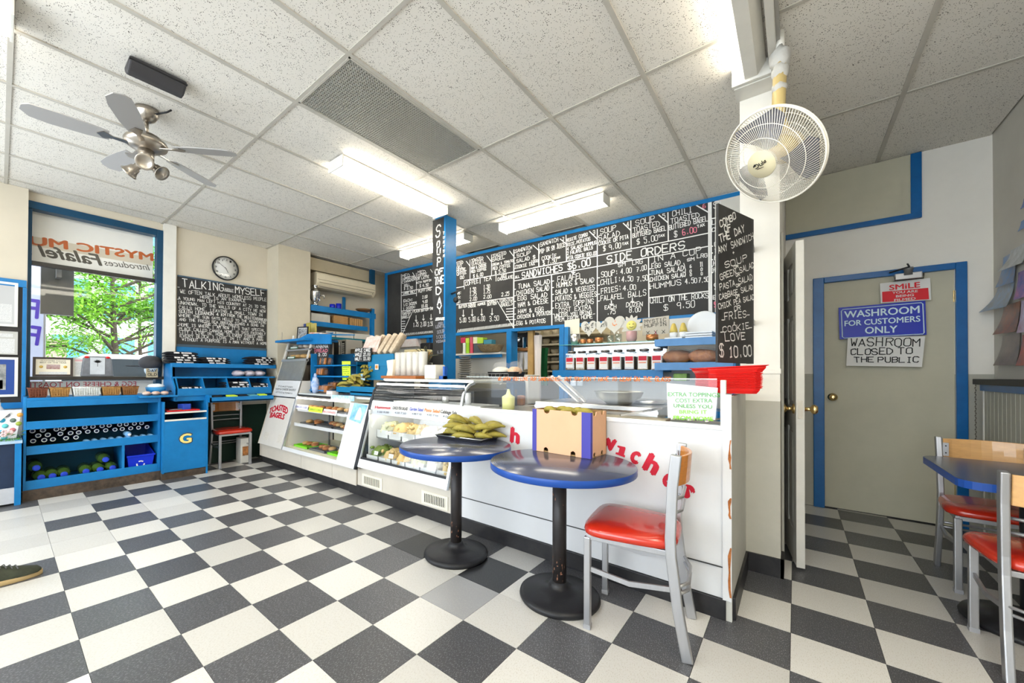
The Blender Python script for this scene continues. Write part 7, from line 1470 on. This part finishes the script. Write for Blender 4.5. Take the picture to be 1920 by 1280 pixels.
def round_table(lab, x, y, r):
    t = thing('round_table', lab, 'table', (x, y, 0)); oc = (.03, -.045, 0)
    B().lathe([(0, .7005), (r-.006, .7), (r, .704), (r, .731), (r-.002, .735)], 64, oc, caps=False).lathe([(r-.002, .735), (r-.002, .7355)], 64, oc, caps=False).build('edge_band', TBLUE, t, local=True)
    B().lathe([(0, .7362), (r-.003, .7360), (r-.0015, .7345)], 64, oc, caps=False).build('table_top', TTOP, t, local=True)
    B().lathe([(.06, .66), (.14, .698), (.14, .70)], 20).build('mount_spider', DARKM, t, local=True)
    B().lathe([(.037, .05), (.037, .67)], 24).build('column', mat('scuffed_black_column', (.020, .020, .022), .38, noise=.8, nscale=5, col2=(.035, .026, .022), stretch=(1, 1, .4)), t, local=True)
    B().lathe([(.205, 0), (.212, .012), (.208, .026), (.19, .034), (.11, .046), (.062, .058), (.050, .075), (.045, .09)], 48).build('base', DARKM, t, local=True)
    rs_ = random.Random(int(x*-100)); b = B()
    for k in range(26):
        a = rs_.uniform(R(200), R(340)); z = rs_.uniform(.10, .22) if rs_.random() < .7 else rs_.uniform(.50, .62); w_ = rs_.uniform(.002, .008); h_ = rs_.uniform(.004, .02); rr = .0376; p = [Vector((math.cos(a+d)*rr, math.sin(a+d)*rr, z+e)) for d, e in ((-w_/rr/2, 0), (w_/rr/2, h_*.2), (w_/rr/2*.6, h_), (-w_/rr/2*.8, h_*.8))]; b.quad(*p)
    b.build('rust_chips', mat('rust', (.22, .10, .06), .8), t, local=True, kind='stuff')
    return t
round_table('round blue-edged pedestal table carrying the bananas', -1.725, 1.955, .36)
round_table('round blue-edged pedestal table carrying the salmon carton', -.975, 1.945, .37)
rt = thing('corner_table', 'blue-edged rectangular table with clipped corners at the right wall', 'table', (.80, 3.10, 0))
def rpoly(x0, x1, y0, y1, c, z): 
    o = []
    for cx_, cy_, a0 in ((x1-c, y1-c, 0), (x0+c, y1-c, 90), (x0+c, y0+c, 180), (x1-c, y0+c, 270)):
        for k in range(6): a = R(a0+18*k); o.append((cx_+c*math.cos(a), cy_+c*math.sin(a), z))
    return o
B().ext(rpoly(.555, 1.035, 2.72, 3.47, .085, .70), (0, 0, .034)).build('edge_band', TBLUE, rt); B().ext(rpoly(.557, 1.033, 2.722, 3.468, .084, .7341), (0, 0, .0015)).build('table_top', TTOP, rt)
B().lathe([(.035, .04), (.035, .70)], 20, (.85, 3.13, 0)).build('column', DARKM, rt); B().lathe([(.215, 0), (.222, .012), (.215, .028), (.12, .045), (.05, .07)], 40, (.85, 3.13, 0)).build('base', DARKM, rt)

# ---- carton
ct = thing('banana_carton', 'open salmon and violet cardboard carton with hand holes on the round table', 'carton', (-.95, 2.1, .737))
A_, B__ = Vector((-1.222, 2.082, .7365)), Vector((-.852, 2.063, .7365))
ux = (B__-A_).normalized(); uy = Vector((-ux.y, ux.x, 0)); W_ = (B__-A_).length; D_ = .205; H_ = .25
def wallp(o, u, w_, nrm, nm='carton_wall', notch=True, ma=CARD):
    # side wall with scalloped top edge and hand notches at the bottom
    pts = [(0, 0)]
    if notch:
        for c_ in (.25, .72): pts += [(w_*c_-.016, 0), (w_*c_-.014, .022), (w_*c_, .030), (w_*c_+.014, .022), (w_*c_+.016, 0)]
    pts += [(w_, 0), (w_, H_)]
    if notch:
        for c_ in (.74, .26): pts += [(w_*c_+.022, H_), (w_*c_+.015, H_-.018), (w_*c_, H_-.024), (w_*c_-.015, H_-.018), (w_*c_-.022, H_)]
    pts += [(0, H_)]
    return B().ext([o+u*a+Vector((0, 0, z)) for a, z in pts], nrm*.006).build(nm, ma, ct)
wallp(A_, ux, W_, uy); wallp(B__, uy, D_, -ux); wallp(A_+uy*D_, ux, W_, -uy, notch=False, ma=CARDI); wallp(A_, uy, D_, ux, notch=False, ma=CARDI)
B().ext([A_+uy*.006, B__+uy*.006, B__+uy*D_, A_+uy*D_], (0, 0, .006)).build('carton_floor', CARDI, ct)
for o, u, w_, a0, a1, nrm in ((A_, ux, W_, -.001, .028, -uy), (A_, ux, W_, W_-.052, W_+.001, -uy), (B__, uy, D_, -.001, .022, ux)):
    B().ext([o+u*a0, o+u*a1, o+u*a1+Vector((0, 0, H_)), o+u*a0+Vector((0, 0, H_))], nrm*.0012).build('violet_corner_band', CARDB, ct)
for k in range(5):
    c_ = A_+ux*(.03+.055*k)+uy*(.07+.04*(k % 2))+Vector((0, 0, H_-.022)); b = B(); banana(b, c_, math.atan2(ux.y, ux.x)+R(14*(k % 3)-14), .03, .11, .022, .019); tag(b.build('banana', BAN), 'ripe banana lying in the open top of the salmon carton, '+['leftmost', 'second', 'third', 'fourth', 'rightmost'][k], 'banana')
B().ext([A_+ux*.01+uy*.01+Vector((0, 0, H_-.05)), B__-ux*.01+uy*.01+Vector((0, 0, H_-.05)), B__-ux*.01+uy*(D_-.01)+Vector((0, 0, H_-.05)), A_+ux*.01+uy*(D_-.01)+Vector((0, 0, H_-.05))], (0, 0, .01)).build('inner_liner', CARDI, ct)
# ---- tray of bananas
p1, p2, p3 = at(816, 815, 'z', .757), at(902, 825.6, 'z', .757), at(954, 814.6, 'z', .757); e1 = p2-p1; e2 = Vector((-e1.y, e1.x, 0)).normalized()*.23; cc = p1+e1/2+e2/2; cc.z = .7365
ty = thing('baking_tray', 'dark baking tray heaped with bananas on the round table', 'tray', cc)
u_ = e1.normalized(); v_ = e2.normalized(); w2, d2 = e1.length/2, .115
b = B(); b.ext([cc+u_*a+v_*c_ for a, c_ in ((-w2+.015, -d2+.015), (w2-.015, -d2+.015), (w2-.015, d2-.015), (-w2+.015, d2-.015))], (0, 0, .003))
cs_ = [(-1, -1), (1, -1), (1, 1), (-1, 1)]
for k in range(4):
    (a, c_), (a2, c2_) = cs_[k], cs_[(k+1) % 4]
    i1, i2 = cc+u_*a*(w2-.015)+v_*c_*(d2-.015), cc+u_*a2*(w2-.015)+v_*c2_*(d2-.015); o1, o2 = cc+u_*a*w2+v_*c_*d2+Vector((0, 0, .02)), cc+u_*a2*w2+v_*c2_*d2+Vector((0, 0, .02))
    b.add([i1, i2, o2, o1, i1+Vector((0, 0, .003)), i2+Vector((0, 0, .003)), o2+Vector((0, 0, .003)), o1+Vector((0, 0, .003))], [(0, 1, 2, 3), (7, 6, 5, 4), (0, 4, 5, 1), (2, 6, 7, 3)])
b.build('tray_body', mat('dark_tray_metal', (.10, .10, .11), .3, metal=.7), ty)
b = B().tube([cc+u_*a*w2+v_*c_*d2+Vector((0, 0, .022)) for a, c_ in cs_], .003, 6, closed=True).build('rolled_rim', STEEL, ty)
for i, (a, c_, z, yw, n, ti_) in enumerate(((.10, -.07, .0, 190, 6, .12), (-.04, -.05, .0, 165, 5, .15), (.06, -.01, .0, 20, 5, .25), (.02, .06, .02, 175, 6, .25), (.07, .08, .0, 50, 5, .35), (.0, .0, .055, 200, 5, .2), (-.06, .09, .01, 185, 5, .2), (.13, .0, .045, 165, 5, .2), (.16, -.06, .0, 60, 4, .3))):
    o = cc+u_*a+v_*c_*.65; o.z = .741+z; bunch(o, R(yw), n, 'banana_bunch', 'speckled banana bunch on the baking tray, '+['front centre', 'front left', 'front right', 'back left', 'back right', 'top middle', 'far back', 'top right', 'right corner'][i], .16, .20, ti_)

# ================================================================== CEILING FIXTURES
def emis(name, st, col=(1, .93, .78)):
    return mat(name, col, .5, emit=st)
DIFF = emis('lit_diffuser', TUBE)
def strip(lab, x0, x1, y0, y1, lens=True):
    t = thing('strip_light', lab, 'ceiling light', ((x0+x1)/2, (y0+y1)/2, 2.93)); alongx = (x1-x0) > (y1-y0)
    B().box(x0+.0125, x1-.0125, y0+.0125, y1-.0125, CE-.035, CE-.003).build('housing', WPAINT, t)
    if alongx:
        prof = [(y0+.004, CE-.035), (y0+.012, CE-.085), (y0+.03, CE-.095), (y1-.03, CE-.095), (y1-.012, CE-.085), (y1-.004, CE-.035)]
        B().ext([(x0+.012, y, z) for y, z in prof], (x1-x0-.024, 0, 0)).build('diffuser', DIFF, t)
        for x in (x0, x1-.012): B().box(x, x+.012, y0, y1, CE-.100, CE-.003).build('end_cap', WPAINT, t, bev=.002)
    else:
        prof = [(x0+.004, CE-.035), (x0+.012, CE-.085), (x0+.03, CE-.095), (x1-.03, CE-.095), (x1-.012, CE-.085), (x1-.004, CE-.035)]
        B().ext([(x, y0+.012, z) for x, z in prof], (0, y1-y0-.024, 0)).build('diffuser', DIFF, t)
        for y in (y0, y1-.012): B().box(x0, x1, y, y+.012, CE-.100, CE-.003).build('end_cap', WPAINT, t, bev=.002)
    return t
strip('lit strip light with wraparound lens between the big grille and the blue post', -3.09, -2.87, 1.81, 3.10)
strip('lit strip light with wraparound lens in front of the menu board, right of the post', -2.74, -1.46, 3.85, 4.03)
strip('lit strip light with wraparound lens behind the blue post, farthest left over the menu board', -4.50, -3.24, 3.80, 3.98)
strip('lit strip light at the upper left corner of the view', -3.14, -2.89, -1.25, .03)
strip('lit strip light over the camera side of the shop', -1.5, -1.28, -1.6, -.35); strip('lit strip light over the right front of the shop', .35, .57, .10, 1.35); strip('lit strip light over the far right front of the shop', .75, .97, -.6, .65)  # the two right-hand strips are unseen lamps added to brighten passage and right wall
bt = thing('bare_tube_light', 'long twin strip light with bare bright tube running to the white pier', 'ceiling light', (-.18, 1.6, 2.93))
B().ext([(-.262, .42, CE-.003), (-.262, .42, CE-.02), (-.225, .42, CE-.085), (-.165, .42, CE-.085), (-.125, .42, CE-.02), (-.125, .42, CE-.003)][::-1], (0, 2.41, 0)).build('reflector_body', WPAINT, bt)
B().tube([(-.262, .46, CE-.055), (-.262, 2.80, CE-.055)], .019, 14).build('fluorescent_tube', emis('lit_tube', TUBE*.6), bt)
B().box(-.29, -.10, 2.81, 2.835, CE-.10, CE-.003).build('end_plate', WPAINT, bt, bev=.003)
B().box(-.112, -.075, .42, 2.86, CE-.06, CE-.003).build('side_raceway', mat('raceway_white', (.62, .60, .55), .4), bt, bev=.004); B().box(-.075, -.058, .42, 2.9, CE-.045, CE-.003).build('dark_raceway', mat('raceway_grey', (.30, .29, .27), .4), bt)
struct('trim_13', B().box(-.28, -.10, 2.84, 2.98, CE-.105, CE-.06), WPAINT)
for i, (x, y) in enumerate(((-1.9, 5.6), (.55, -1.2))):
    if i == 0:
        t = thing('kitchen_fill_light', 'lit strip light on the kitchen ceiling', 'ceiling light', (x, y, 2.9)); B().box(x-.6, x+.6, y-.1, y+.1, 2.90, 2.99).build('diffuser', DIFF, t)  # out-of-view lamp added to brighten the kitchen
# ---- ceiling fan
cf = thing('ceiling_fan', 'nickel ceiling fan with grey blades and three spotlights over the left of the shop', 'ceiling fan', (-3.45, .64, 2.55))
fx_, fy_ = -3.45, .64
B().lathe([(.072, CE-.002), (.070, CE-.03), (.050, CE-.065), (.022, CE-.085)][::-1], 28, (fx_, fy_, 0)).build('canopy', NICKEL, cf)
B().lathe([(.013, 2.84), (.013, CE-.07)], 12, (fx_, fy_, 0)).build('down_rod', NICKEL, cf)
B().lathe([(.03, 2.735), (.075, 2.74), (.118, 2.765), (.125, 2.785), (.118, 2.80), (.09, 2.815), (.085, 2.83), (.04, 2.845), (.02, 2.85)], 36, (fx_, fy_, 0)).build('motor_housing', NICKEL, cf)
B().lathe([(.045, 2.66), (.046, 2.735)], 24, (fx_, fy_, 0)).lathe([(.02, 2.64), (.04, 2.66)], 24, (fx_, fy_, 0)).build('light_hub', NICKEL, cf)
BLD = mat('grey_fan_blade', (.34, .33, .32), .45)
for k in range(5):
    a = R(48+72*k); M = Matrix.Rotation(a, 3, 'Z') @ Matrix.Rotation(R(11), 3, 'X'); o = Vector((fx_, fy_, 2.758))
    out = [(.19, -.045), (.30, -.062), (.47, -.068), (.55, -.055), (.585, -.01), (.575, .035), (.54, .062), (.42, .066), (.28, .058), (.19, .045)]
    bo = B().ext([o+M @ Vector((x, y, 0)) for x, y in out], M @ Vector((0, 0, .006))).build('blade', BLD, cf)
    B().ext([o+M @ Vector((x, y, -.006)) for x, y in ((.09, -.018), (.17, -.012), (.22, -.035), (.25, 0), (.22, .035), (.17, .012), (.09, .018))], M @ Vector((0, 0, .005))).build('blade_iron', NICKEL, bo)
for k, (a, tl_) in enumerate(((R(222), 52), (R(40), 50), (R(-14), 62))):
    d = Vector((math.cos(a)*math.sin(R(tl_)), math.sin(a)*math.sin(R(tl_)), -math.cos(R(tl_)))); o = Vector((fx_, fy_, 2.67))
    rot = d.to_track_quat('Z', 'Y').to_matrix()
    s_ = B().lathe([(.020, .02), (.022, .03), (.022, .085), (.030, .09), (.034, .115), (.045, .14), (.052, .146), (.050, .150), (.036, .138)], 24, o, rot).build('spot_head', NICKEL, cf); B().lathe([(0, .128), (.034, .132), (.0, .1325)], 20, o, rot, caps=False).build('lamp_face', mat('frosted_lamp', (.65, .63, .58), .3), s_)
B().tube([(fx_+.06, fy_+.04, CE-.035), (fx_+.12, fy_+.09, CE-.02), (fx_+.14, fy_+.11, CE-.004)], .006, 6).build('black_cable', RUBBER, cf)
sp_ = thing('ceiling_speaker', 'flat dark grey speaker box fixed to the ceiling beside the fan', 'speaker', (-2.99, .62, 2.94))
B().ext([(-3.06, .46, CE-.004), (-3.06, .46, CE-.03), (-3.03, .46, CE-.062), (-2.98, .46, CE-.066), (-2.915, .46, CE-.03), (-2.91, .46, CE-.004)], (0, .28, 0)).build('speaker_body', mat('charcoal_plastic', (.045, .043, .045), .5), sp_, bev=.012, seg=3)
B().box(-2.925, -2.908, .46, .74, CE-.028, CE-.022).build('grille_edge', RUBBER, sp_)

# ---- caged fan on the pier
wf_ = thing('caged_fan', 'large caged fan with ivory hub hanging from the taped ceiling pipe', 'fan', (-.16, 2.5, 2.1))
nF = Vector((-.50, -.645, -.57)).normalized()
F0 = at(1448, 294, 'y', 2.50); QF = nF.to_track_quat('Z', 'Y').to_matrix(); RF = .232
GW = mat('cream_fan_wire', (.80, .76, .66), .4)
def guard(dz, bulge, n, twist, nm, hubr):
    b = B()
    for k in range(n):
        a0 = 2*math.pi*k/n; pts = []
        for j in range(8):
            f = j/7; r_ = hubr+(RF-hubr)*f; a = a0+twist*f; z = dz+bulge*(1-f**2.6); pts.append(F0+QF @ Vector((r_*math.cos(a), r_*math.sin(a), z)))
        b.tube(pts, .0013, 3, caps=False)
    for f in (.36, .68):
        r_ = hubr+(RF-hubr)*f; z = dz+bulge*(1-f**2.6); b.tube([F0+QF @ Vector((r_*math.cos(a), r_*math.sin(a), z)) for a in [2*math.pi*k/40 for k in range(40)]], .0018, 4, closed=True)
    o = b.build(nm, GW, wf_, kind='stuff'); return o
guard(.0, .082, 110, .55, 'front_guard', .06); guard(.0, -.085, 110, -.35, 'rear_guard', .07)
for z in (-.006, .006): B().tube([F0+QF @ Vector((RF*math.cos(a), RF*math.sin(a), z)) for a in [2*math.pi*k/56 for k in range(56)]], .0045, 8, closed=True).build('rim_ring', GW, wf_)
B().lathe([(.066, .068), (.068, .078), (.064, .088), (.0, .092)], 36, F0, QF, caps=False).build('hub_cap', mat('hub_cap_ivory', (.66, .60, .40), .4), wf_)
U_ = Vector((QF[0][0], QF[1][0], QF[2][0])); 
dxy = nF.cross(Vector((0, 0, 1))).normalized(); dxy = -dxy if dxy.dot(RT) < 0 else dxy; upn = nF.cross(dxy); upn = upn if upn.z > 0 else -upn
hc_ = F0+nF*.0935
ck = Chalk(hc_, nF, .001)
def hub(pts, w=.004):
    q = [hc_+dxy*x+upn*y for x, y in pts]
    for k in range(len(q)-1): ck.seg(q[k], q[k+1], w, 'k')
hub([(-.030, .006), (-.022, .016), (-.010, .013), (-.004, .004), (-.012, -.004), (-.024, -.004)]); hub([(-.028, .010), (-.018, .010)], .007); hub([(.0, .012), (.002, -.002), (.008, -.004)]); hub([(.012, .008), (.012, -.004)]); hub([(.018, .016), (.018, -.003)]); hub([(.030, .010), (.024, .006), (.026, .0), (.033, .002), (.033, .012)]); hub([(-.02, -.010), (.012, -.014)], .003)
ck.done(wf_)
for k in range(3):
    a0 = R(75+120*k); vs = []; nr = 7
    for i in range(nr):
        f = i/(nr-1); r_ = .045+f*.175; wd = (.30+.38*math.sin(min(1, f*1.15)*math.pi*.62)) if f < .98 else .45
        for s in (-1, 1): a = a0+s*wd*.9+.25*f; vs.append(F0+QF @ Vector((r_*math.cos(a), r_*math.sin(a), s*.022)))
    n_ = len(vs); vs += [p-nF*.003 for p in vs]; fs = [(2*i, 2*i+1, 2*i+3, 2*i+2) for i in range(nr-1)]; fs += [tuple(n_+q_ for q_ in reversed(f_)) for f_ in fs[:]]
    B().add(vs, fs, True).build('blade', mat('slate_fan_blade', (.13, .13, .15), .3), wf_)
B().lathe([(.04, -.16), (.06, -.15), (.065, -.06), (.04, -.02), (.035, .04)], 24, F0, QF).build('motor', mat('yellowed_plastic', (.55, .42, .18), .45), wf_)
mt_ = F0-nF*.13
tp_ = at(1463, 62, 'z', CE); pp = [tp_+Vector((0, 0, .02)), Vector((tp_.x, tp_.y, 2.88)), Vector((tp_.x-.01, tp_.y-.01, 2.56)), Vector((mt_.x, mt_.y, mt_.z))]
B().tube(pp[:2], .019, 12).build('white_pipe', WPAINT, wf_)
B().tube([pp[1], pp[2], pp[3]], [.030, .030, .028], 14).build('yellow_pipe', mat('yellowed_plastic', 0), wf_)
TPE = mat('grey_tape', (.48, .47, .44), .45, bump=.8, bscale=45)
B().ball(pp[1]+Vector((0, 0, .005)), (.046, .044, .062), 11, 8, jit=.16).ball(pp[1].lerp(pp[2], .22), (.040, .040, .05), 9, 7, jit=.12).build('tape_wrap', TPE, wf_); B().ball(pp[1].lerp(pp[2], .5), (.036, .036, .035), 9, 6, jit=.10).build('tape_wrap', TPE, wf_)

# ================================================================== SIGNS AND CARDS AT THE RIGHT
def cS(x, y): return 1560+x/6.4, 500+y/6.4
YD = 4.79
def dsign(name, lab, pts, y, ma):
    q = [at(*cS(a, c_), 'y', y) for a, c_ in pts]; return sign(name, lab, 'sign', q, -.003, ma), q
t, q = dsign('camera_notice', 'red and white SMILE YOU ARE BEING FILMED sign at the top of the washroom door', [(585, 437), (1190, 397), (1178, 133), (575, 200)], YD, PAPER)
B().slab(*[at(*cS(a, c_), 'y', YD-.004) for a, c_ in ((605, 425), (1165, 388), (1155, 252), (602, 300))], -.001).build('red_field', mat('sign_red', (.65, .01, .02), .5), t)
typed('SMiLE', at(*cS(690, 282), 'y', YD-.006), at(*cS(1055, 245), 'y', YD-.006), .043, (0, -1, 0), mat('sign_red', 0), t, bold=.012)
for s_, x0, y0, x1, y1 in (('YOU ARE', 722, 325, 1028, 305), ('BEING', 768, 368, 980, 350), ('FILMED', 748, 415, 1003, 392)): typed(s_, at(*cS(x0, y0), 'y', YD-.006), at(*cS(x1, y1), 'y', YD-.006), .019, (0, -1, 0), PAPER, t, bold=.01)
t, q = dsign('washroom_sign', 'blue sign reading WASHROOM FOR CUSTOMERS ONLY on the door', [(92, 870), (1135, 815), (1120, 405), (78, 490)], YD-.006, mat('sign_blue', (.003, .02, .40), .35))
WL = mat('sign_pale_lettering', (.62, .78, .85), .5)
for s_, x0, y0, x1, y1, h in (('WASHROOM', 148, 614, 1048, 552, .058), ('FOR CUSTOMERS', 152, 712, 1058, 655, .046), ('ONLY', 398, 802, 782, 786, .056)): typed(s_, at(*cS(x0, y0), 'y', YD-.011), at(*cS(x1, y1), 'y', YD-.011), h, (0, -1, 0), WL, t, bold=.01)
bd_ = [(112, 530), (130, 512), (1070, 430), (1090, 445), (1106, 790), (1090, 806), (150, 855), (125, 840)]
B().tube([at(*cS(*p), 'y', YD-.011) for p in bd_], .0035, 4, closed=True).build('border_line', WL, t)
t, q = dsign('closed_card', 'white card hand lettered WASHROOM CLOSED TO THE PUBLIC below the blue sign', [(170, 1187), (1080, 1202), (1118, 832), (190, 850)], YD-.012, PAPER)
ck = Chalk((0, YD-.016, 1), (0, -1, 0), .001)
write(ck, cS, [('WASH', 225, 950, 600, 952, 95), ('ROOM', 645, 950, 1050, 952, 90), ('CLOSED', 225, 1058, 725, 1045, 75), ('TO', 790, 1045, 955, 1045, 75), ('THE', 270, 1145, 495, 1142, 62), ('PUBLIC', 555, 1145, 1040, 1148, 66)], w=.0065, key='k')
ck.done(t)
dc = thing('door_closer', 'metal door closer arm above the SMILE sign', 'door closer', at(1700, 520, 'y', 4.76))
a, c_ = at(1668, 511, 'y', 4.77), at(1705, 500, 'y', 4.70); d_ = at(1701, 494, 'y', 4.70)
B().tube([a, c_], .007, 6).tube([c_, d_], .006, 6).build('arm', DARKM, dc); a = at(1703, 506, 'y', 4.74); B().lathe([(.025, 0), (.025, .04), (.03, .045), (.03, .06)], 14, a-Vector((0, 0, .04))).build('pivot', GREYM, dc)
B().box(*sorted((at(1678, 517, 'y', 4.74).x, at(1730, 514, 'y', 4.74).x)), 4.74, 4.80, at(1700, 523, 'y', 4.74).z, at(1700, 511, 'y', 4.74).z).build('body', mat('closer_grey', (.42, .42, .42), .35, metal=.5), dc, bev=.005)
B().tube([at(u, v, 'y', 4.73) for u, v in ((1678, 520), (1678, 526), (1732, 521), (1732, 512))], .004, 6).build('bracket', DARKM, dc)
cards = [((1879, 476, 1904, 530), (.10, .32, .65), (.35, .30, .28), .05, 'postcard of blue sky and grey rooftops'), ((1868, 533, 1900, 571), (.30, .45, .65), (.30, .30, .28), .12, 'strongly curled postcard with pale sky'), ((1880, 569, 1911, 619), (.45, .18, .10), (.16, .14, .12), .07, 'curled red-brown postcard'),
 ((1878, 626, 1911, 680), (.30, .22, .17), (.16, .14, .12), .06, 'curled grey-brown postcard, lowest'), ((1893, 461, 1925, 494), (.55, .60, .62), (.25, .25, .24), .08, 'pale curled postcard near the top'), ((1907, 506, 1930, 556), (.05, .12, .40), (.60, .25, .40), .03, 'blue striped card'), ((1913, 561, 1935, 620), (.65, .60, .75), (.4, .2, .3), .03, 'pale violet card'), ((1917, 366, 1935, 384), (.02, .10, .45), (.02, .10, .45), .02, 'blue paper corner, topmost'), ((1912, 408, 1935, 425), (.03, .18, .50), (.03, .18, .5), .02, 'lower blue paper corner'), ((1915, 626, 1935, 682), (.5, .12, .08), (.2, .1, .1), .04, 'dark red card at the edge')]
for i, ((u0, v0, u1, v1), c1_, c2_, cv, lab) in enumerate(cards):
    a, c_ = at(u0, (v0+v1)/2, 'x', XR-.012), at(u1, (v0+v1)/2, 'x', XR-.012); z1, z0 = at((u0+u1)/2, v0, 'x', XR-.012).z, at((u0+u1)/2, v1, 'x', XR-.012).z
    ma = mat(f'postcard_print_{i}', c1_, .35, noise=.9, nscale=14, col2=c2_, coat=.2); vs = []; nn_ = 7
    for j in range(nn_):
        f = j/(nn_-1)
        for y in (a.y, c_.y): cv_ = cv*.6; vs.append((XR-.006-cv_*(1-f)**2*(1.2 if y == a.y else .5), y, z0+(z1-z0)*f-cv*.25*(1-f)**2))
    m0 = len(vs); vs += [(x-.0015, y, z) for x, y, z in vs]; fs = [(2*j, 2*j+1, 2*j+3, 2*j+2) for j in range(nn_-1)]; fs += [tuple(m0+k for k in reversed(f_)) for f_ in fs[:]]
    tag(B().add(vs, fs, True).build('postcard', ma), lab+' on the right wall', 'postcard')
# ---- shoe of a passer-by at the lower left edge
sh = thing('walking_shoe', 'dark green shoe with tan sole at the left edge of the floor', 'shoe', (-3.44, .02, 0))
def foot(k, z0, z1, name, ma, grow=0):
    b = B(); n = 22; lo_, hi_ = [], []
    for j in range(n):
        a = 2*math.pi*j/n; y = .02+.155*math.sin(a)*1.0; x = -3.44+(.047+.012*math.sin(a)+grow)*math.cos(a); lo_.append((x, y+(grow if math.sin(a) > 0 else -grow), z0)); hi_.append((x, y+(grow if math.sin(a) > 0 else -grow), z1))
    m_ = len(lo_); b.add(lo_+hi_, [tuple(range(m_))[::-1], tuple(range(m_, 2*m_))]+[(i, (i+1) % m_, m_+(i+1) % m_, m_+i) for i in range(m_)], True); return b.build(name, ma, sh, bev=.004)
foot(0, .0, .028, 'sole', mat('tan_sole', (.42, .30, .14), .6), .004)
b = B(); rings = []; n = 18
for i, (y, w_, h_) in enumerate(((.172, .012, .036), (.155, .040, .052), (.11, .052, .066), (.06, .050, .082), (.01, .044, .100), (-.04, .042, .118), (-.09, .044, .128), (-.13, .036, .126))):
    for j in range(n): a = math.pi*j/(n-1); b.v.append((-3.44+w_*math.cos(a), y, .026+(h_-.026)*math.sin(a)**.7))
for i in range(7):
    for j in range(n-1): b.f.append((i*n+j, i*n+j+1, (i+1)*n+j+1, (i+1)*n+j)); b.s.append(True); b.m.append(0)
b.f.append(tuple(range(7*n, 8*n))); b.s.append(False); b.m.append(0); b.f.append(tuple(range(n))[::-1]); b.s.append(False); b.m.append(0)
b.build('upper', mat('olive_black_suede', (.05, .055, .035), .8, noise=.4, nscale=20), sh)
b = B()
for k in range(5): y = .07-.022*k; z = .082+.009*k; b.tube([(-3.47, y-.01, z-.012), (-3.44, y, z+.004), (-3.41, y+.01, z-.012)], .003, 5)
b.build('laces', mat('lace_grey', (.12, .12, .12), .8), sh)
lg = thing('trouser_leg', 'dark trouser leg of the passer-by, outside the left edge', 'trousers', (-3.44, -.09, .1)); B().tube([(-3.44, -.10, .10), (-3.44, -.12, .3), (-3.43, -.14, .55)], [.05, .06, .075], 16).build('trouser_cloth', CLOTHB, lg)
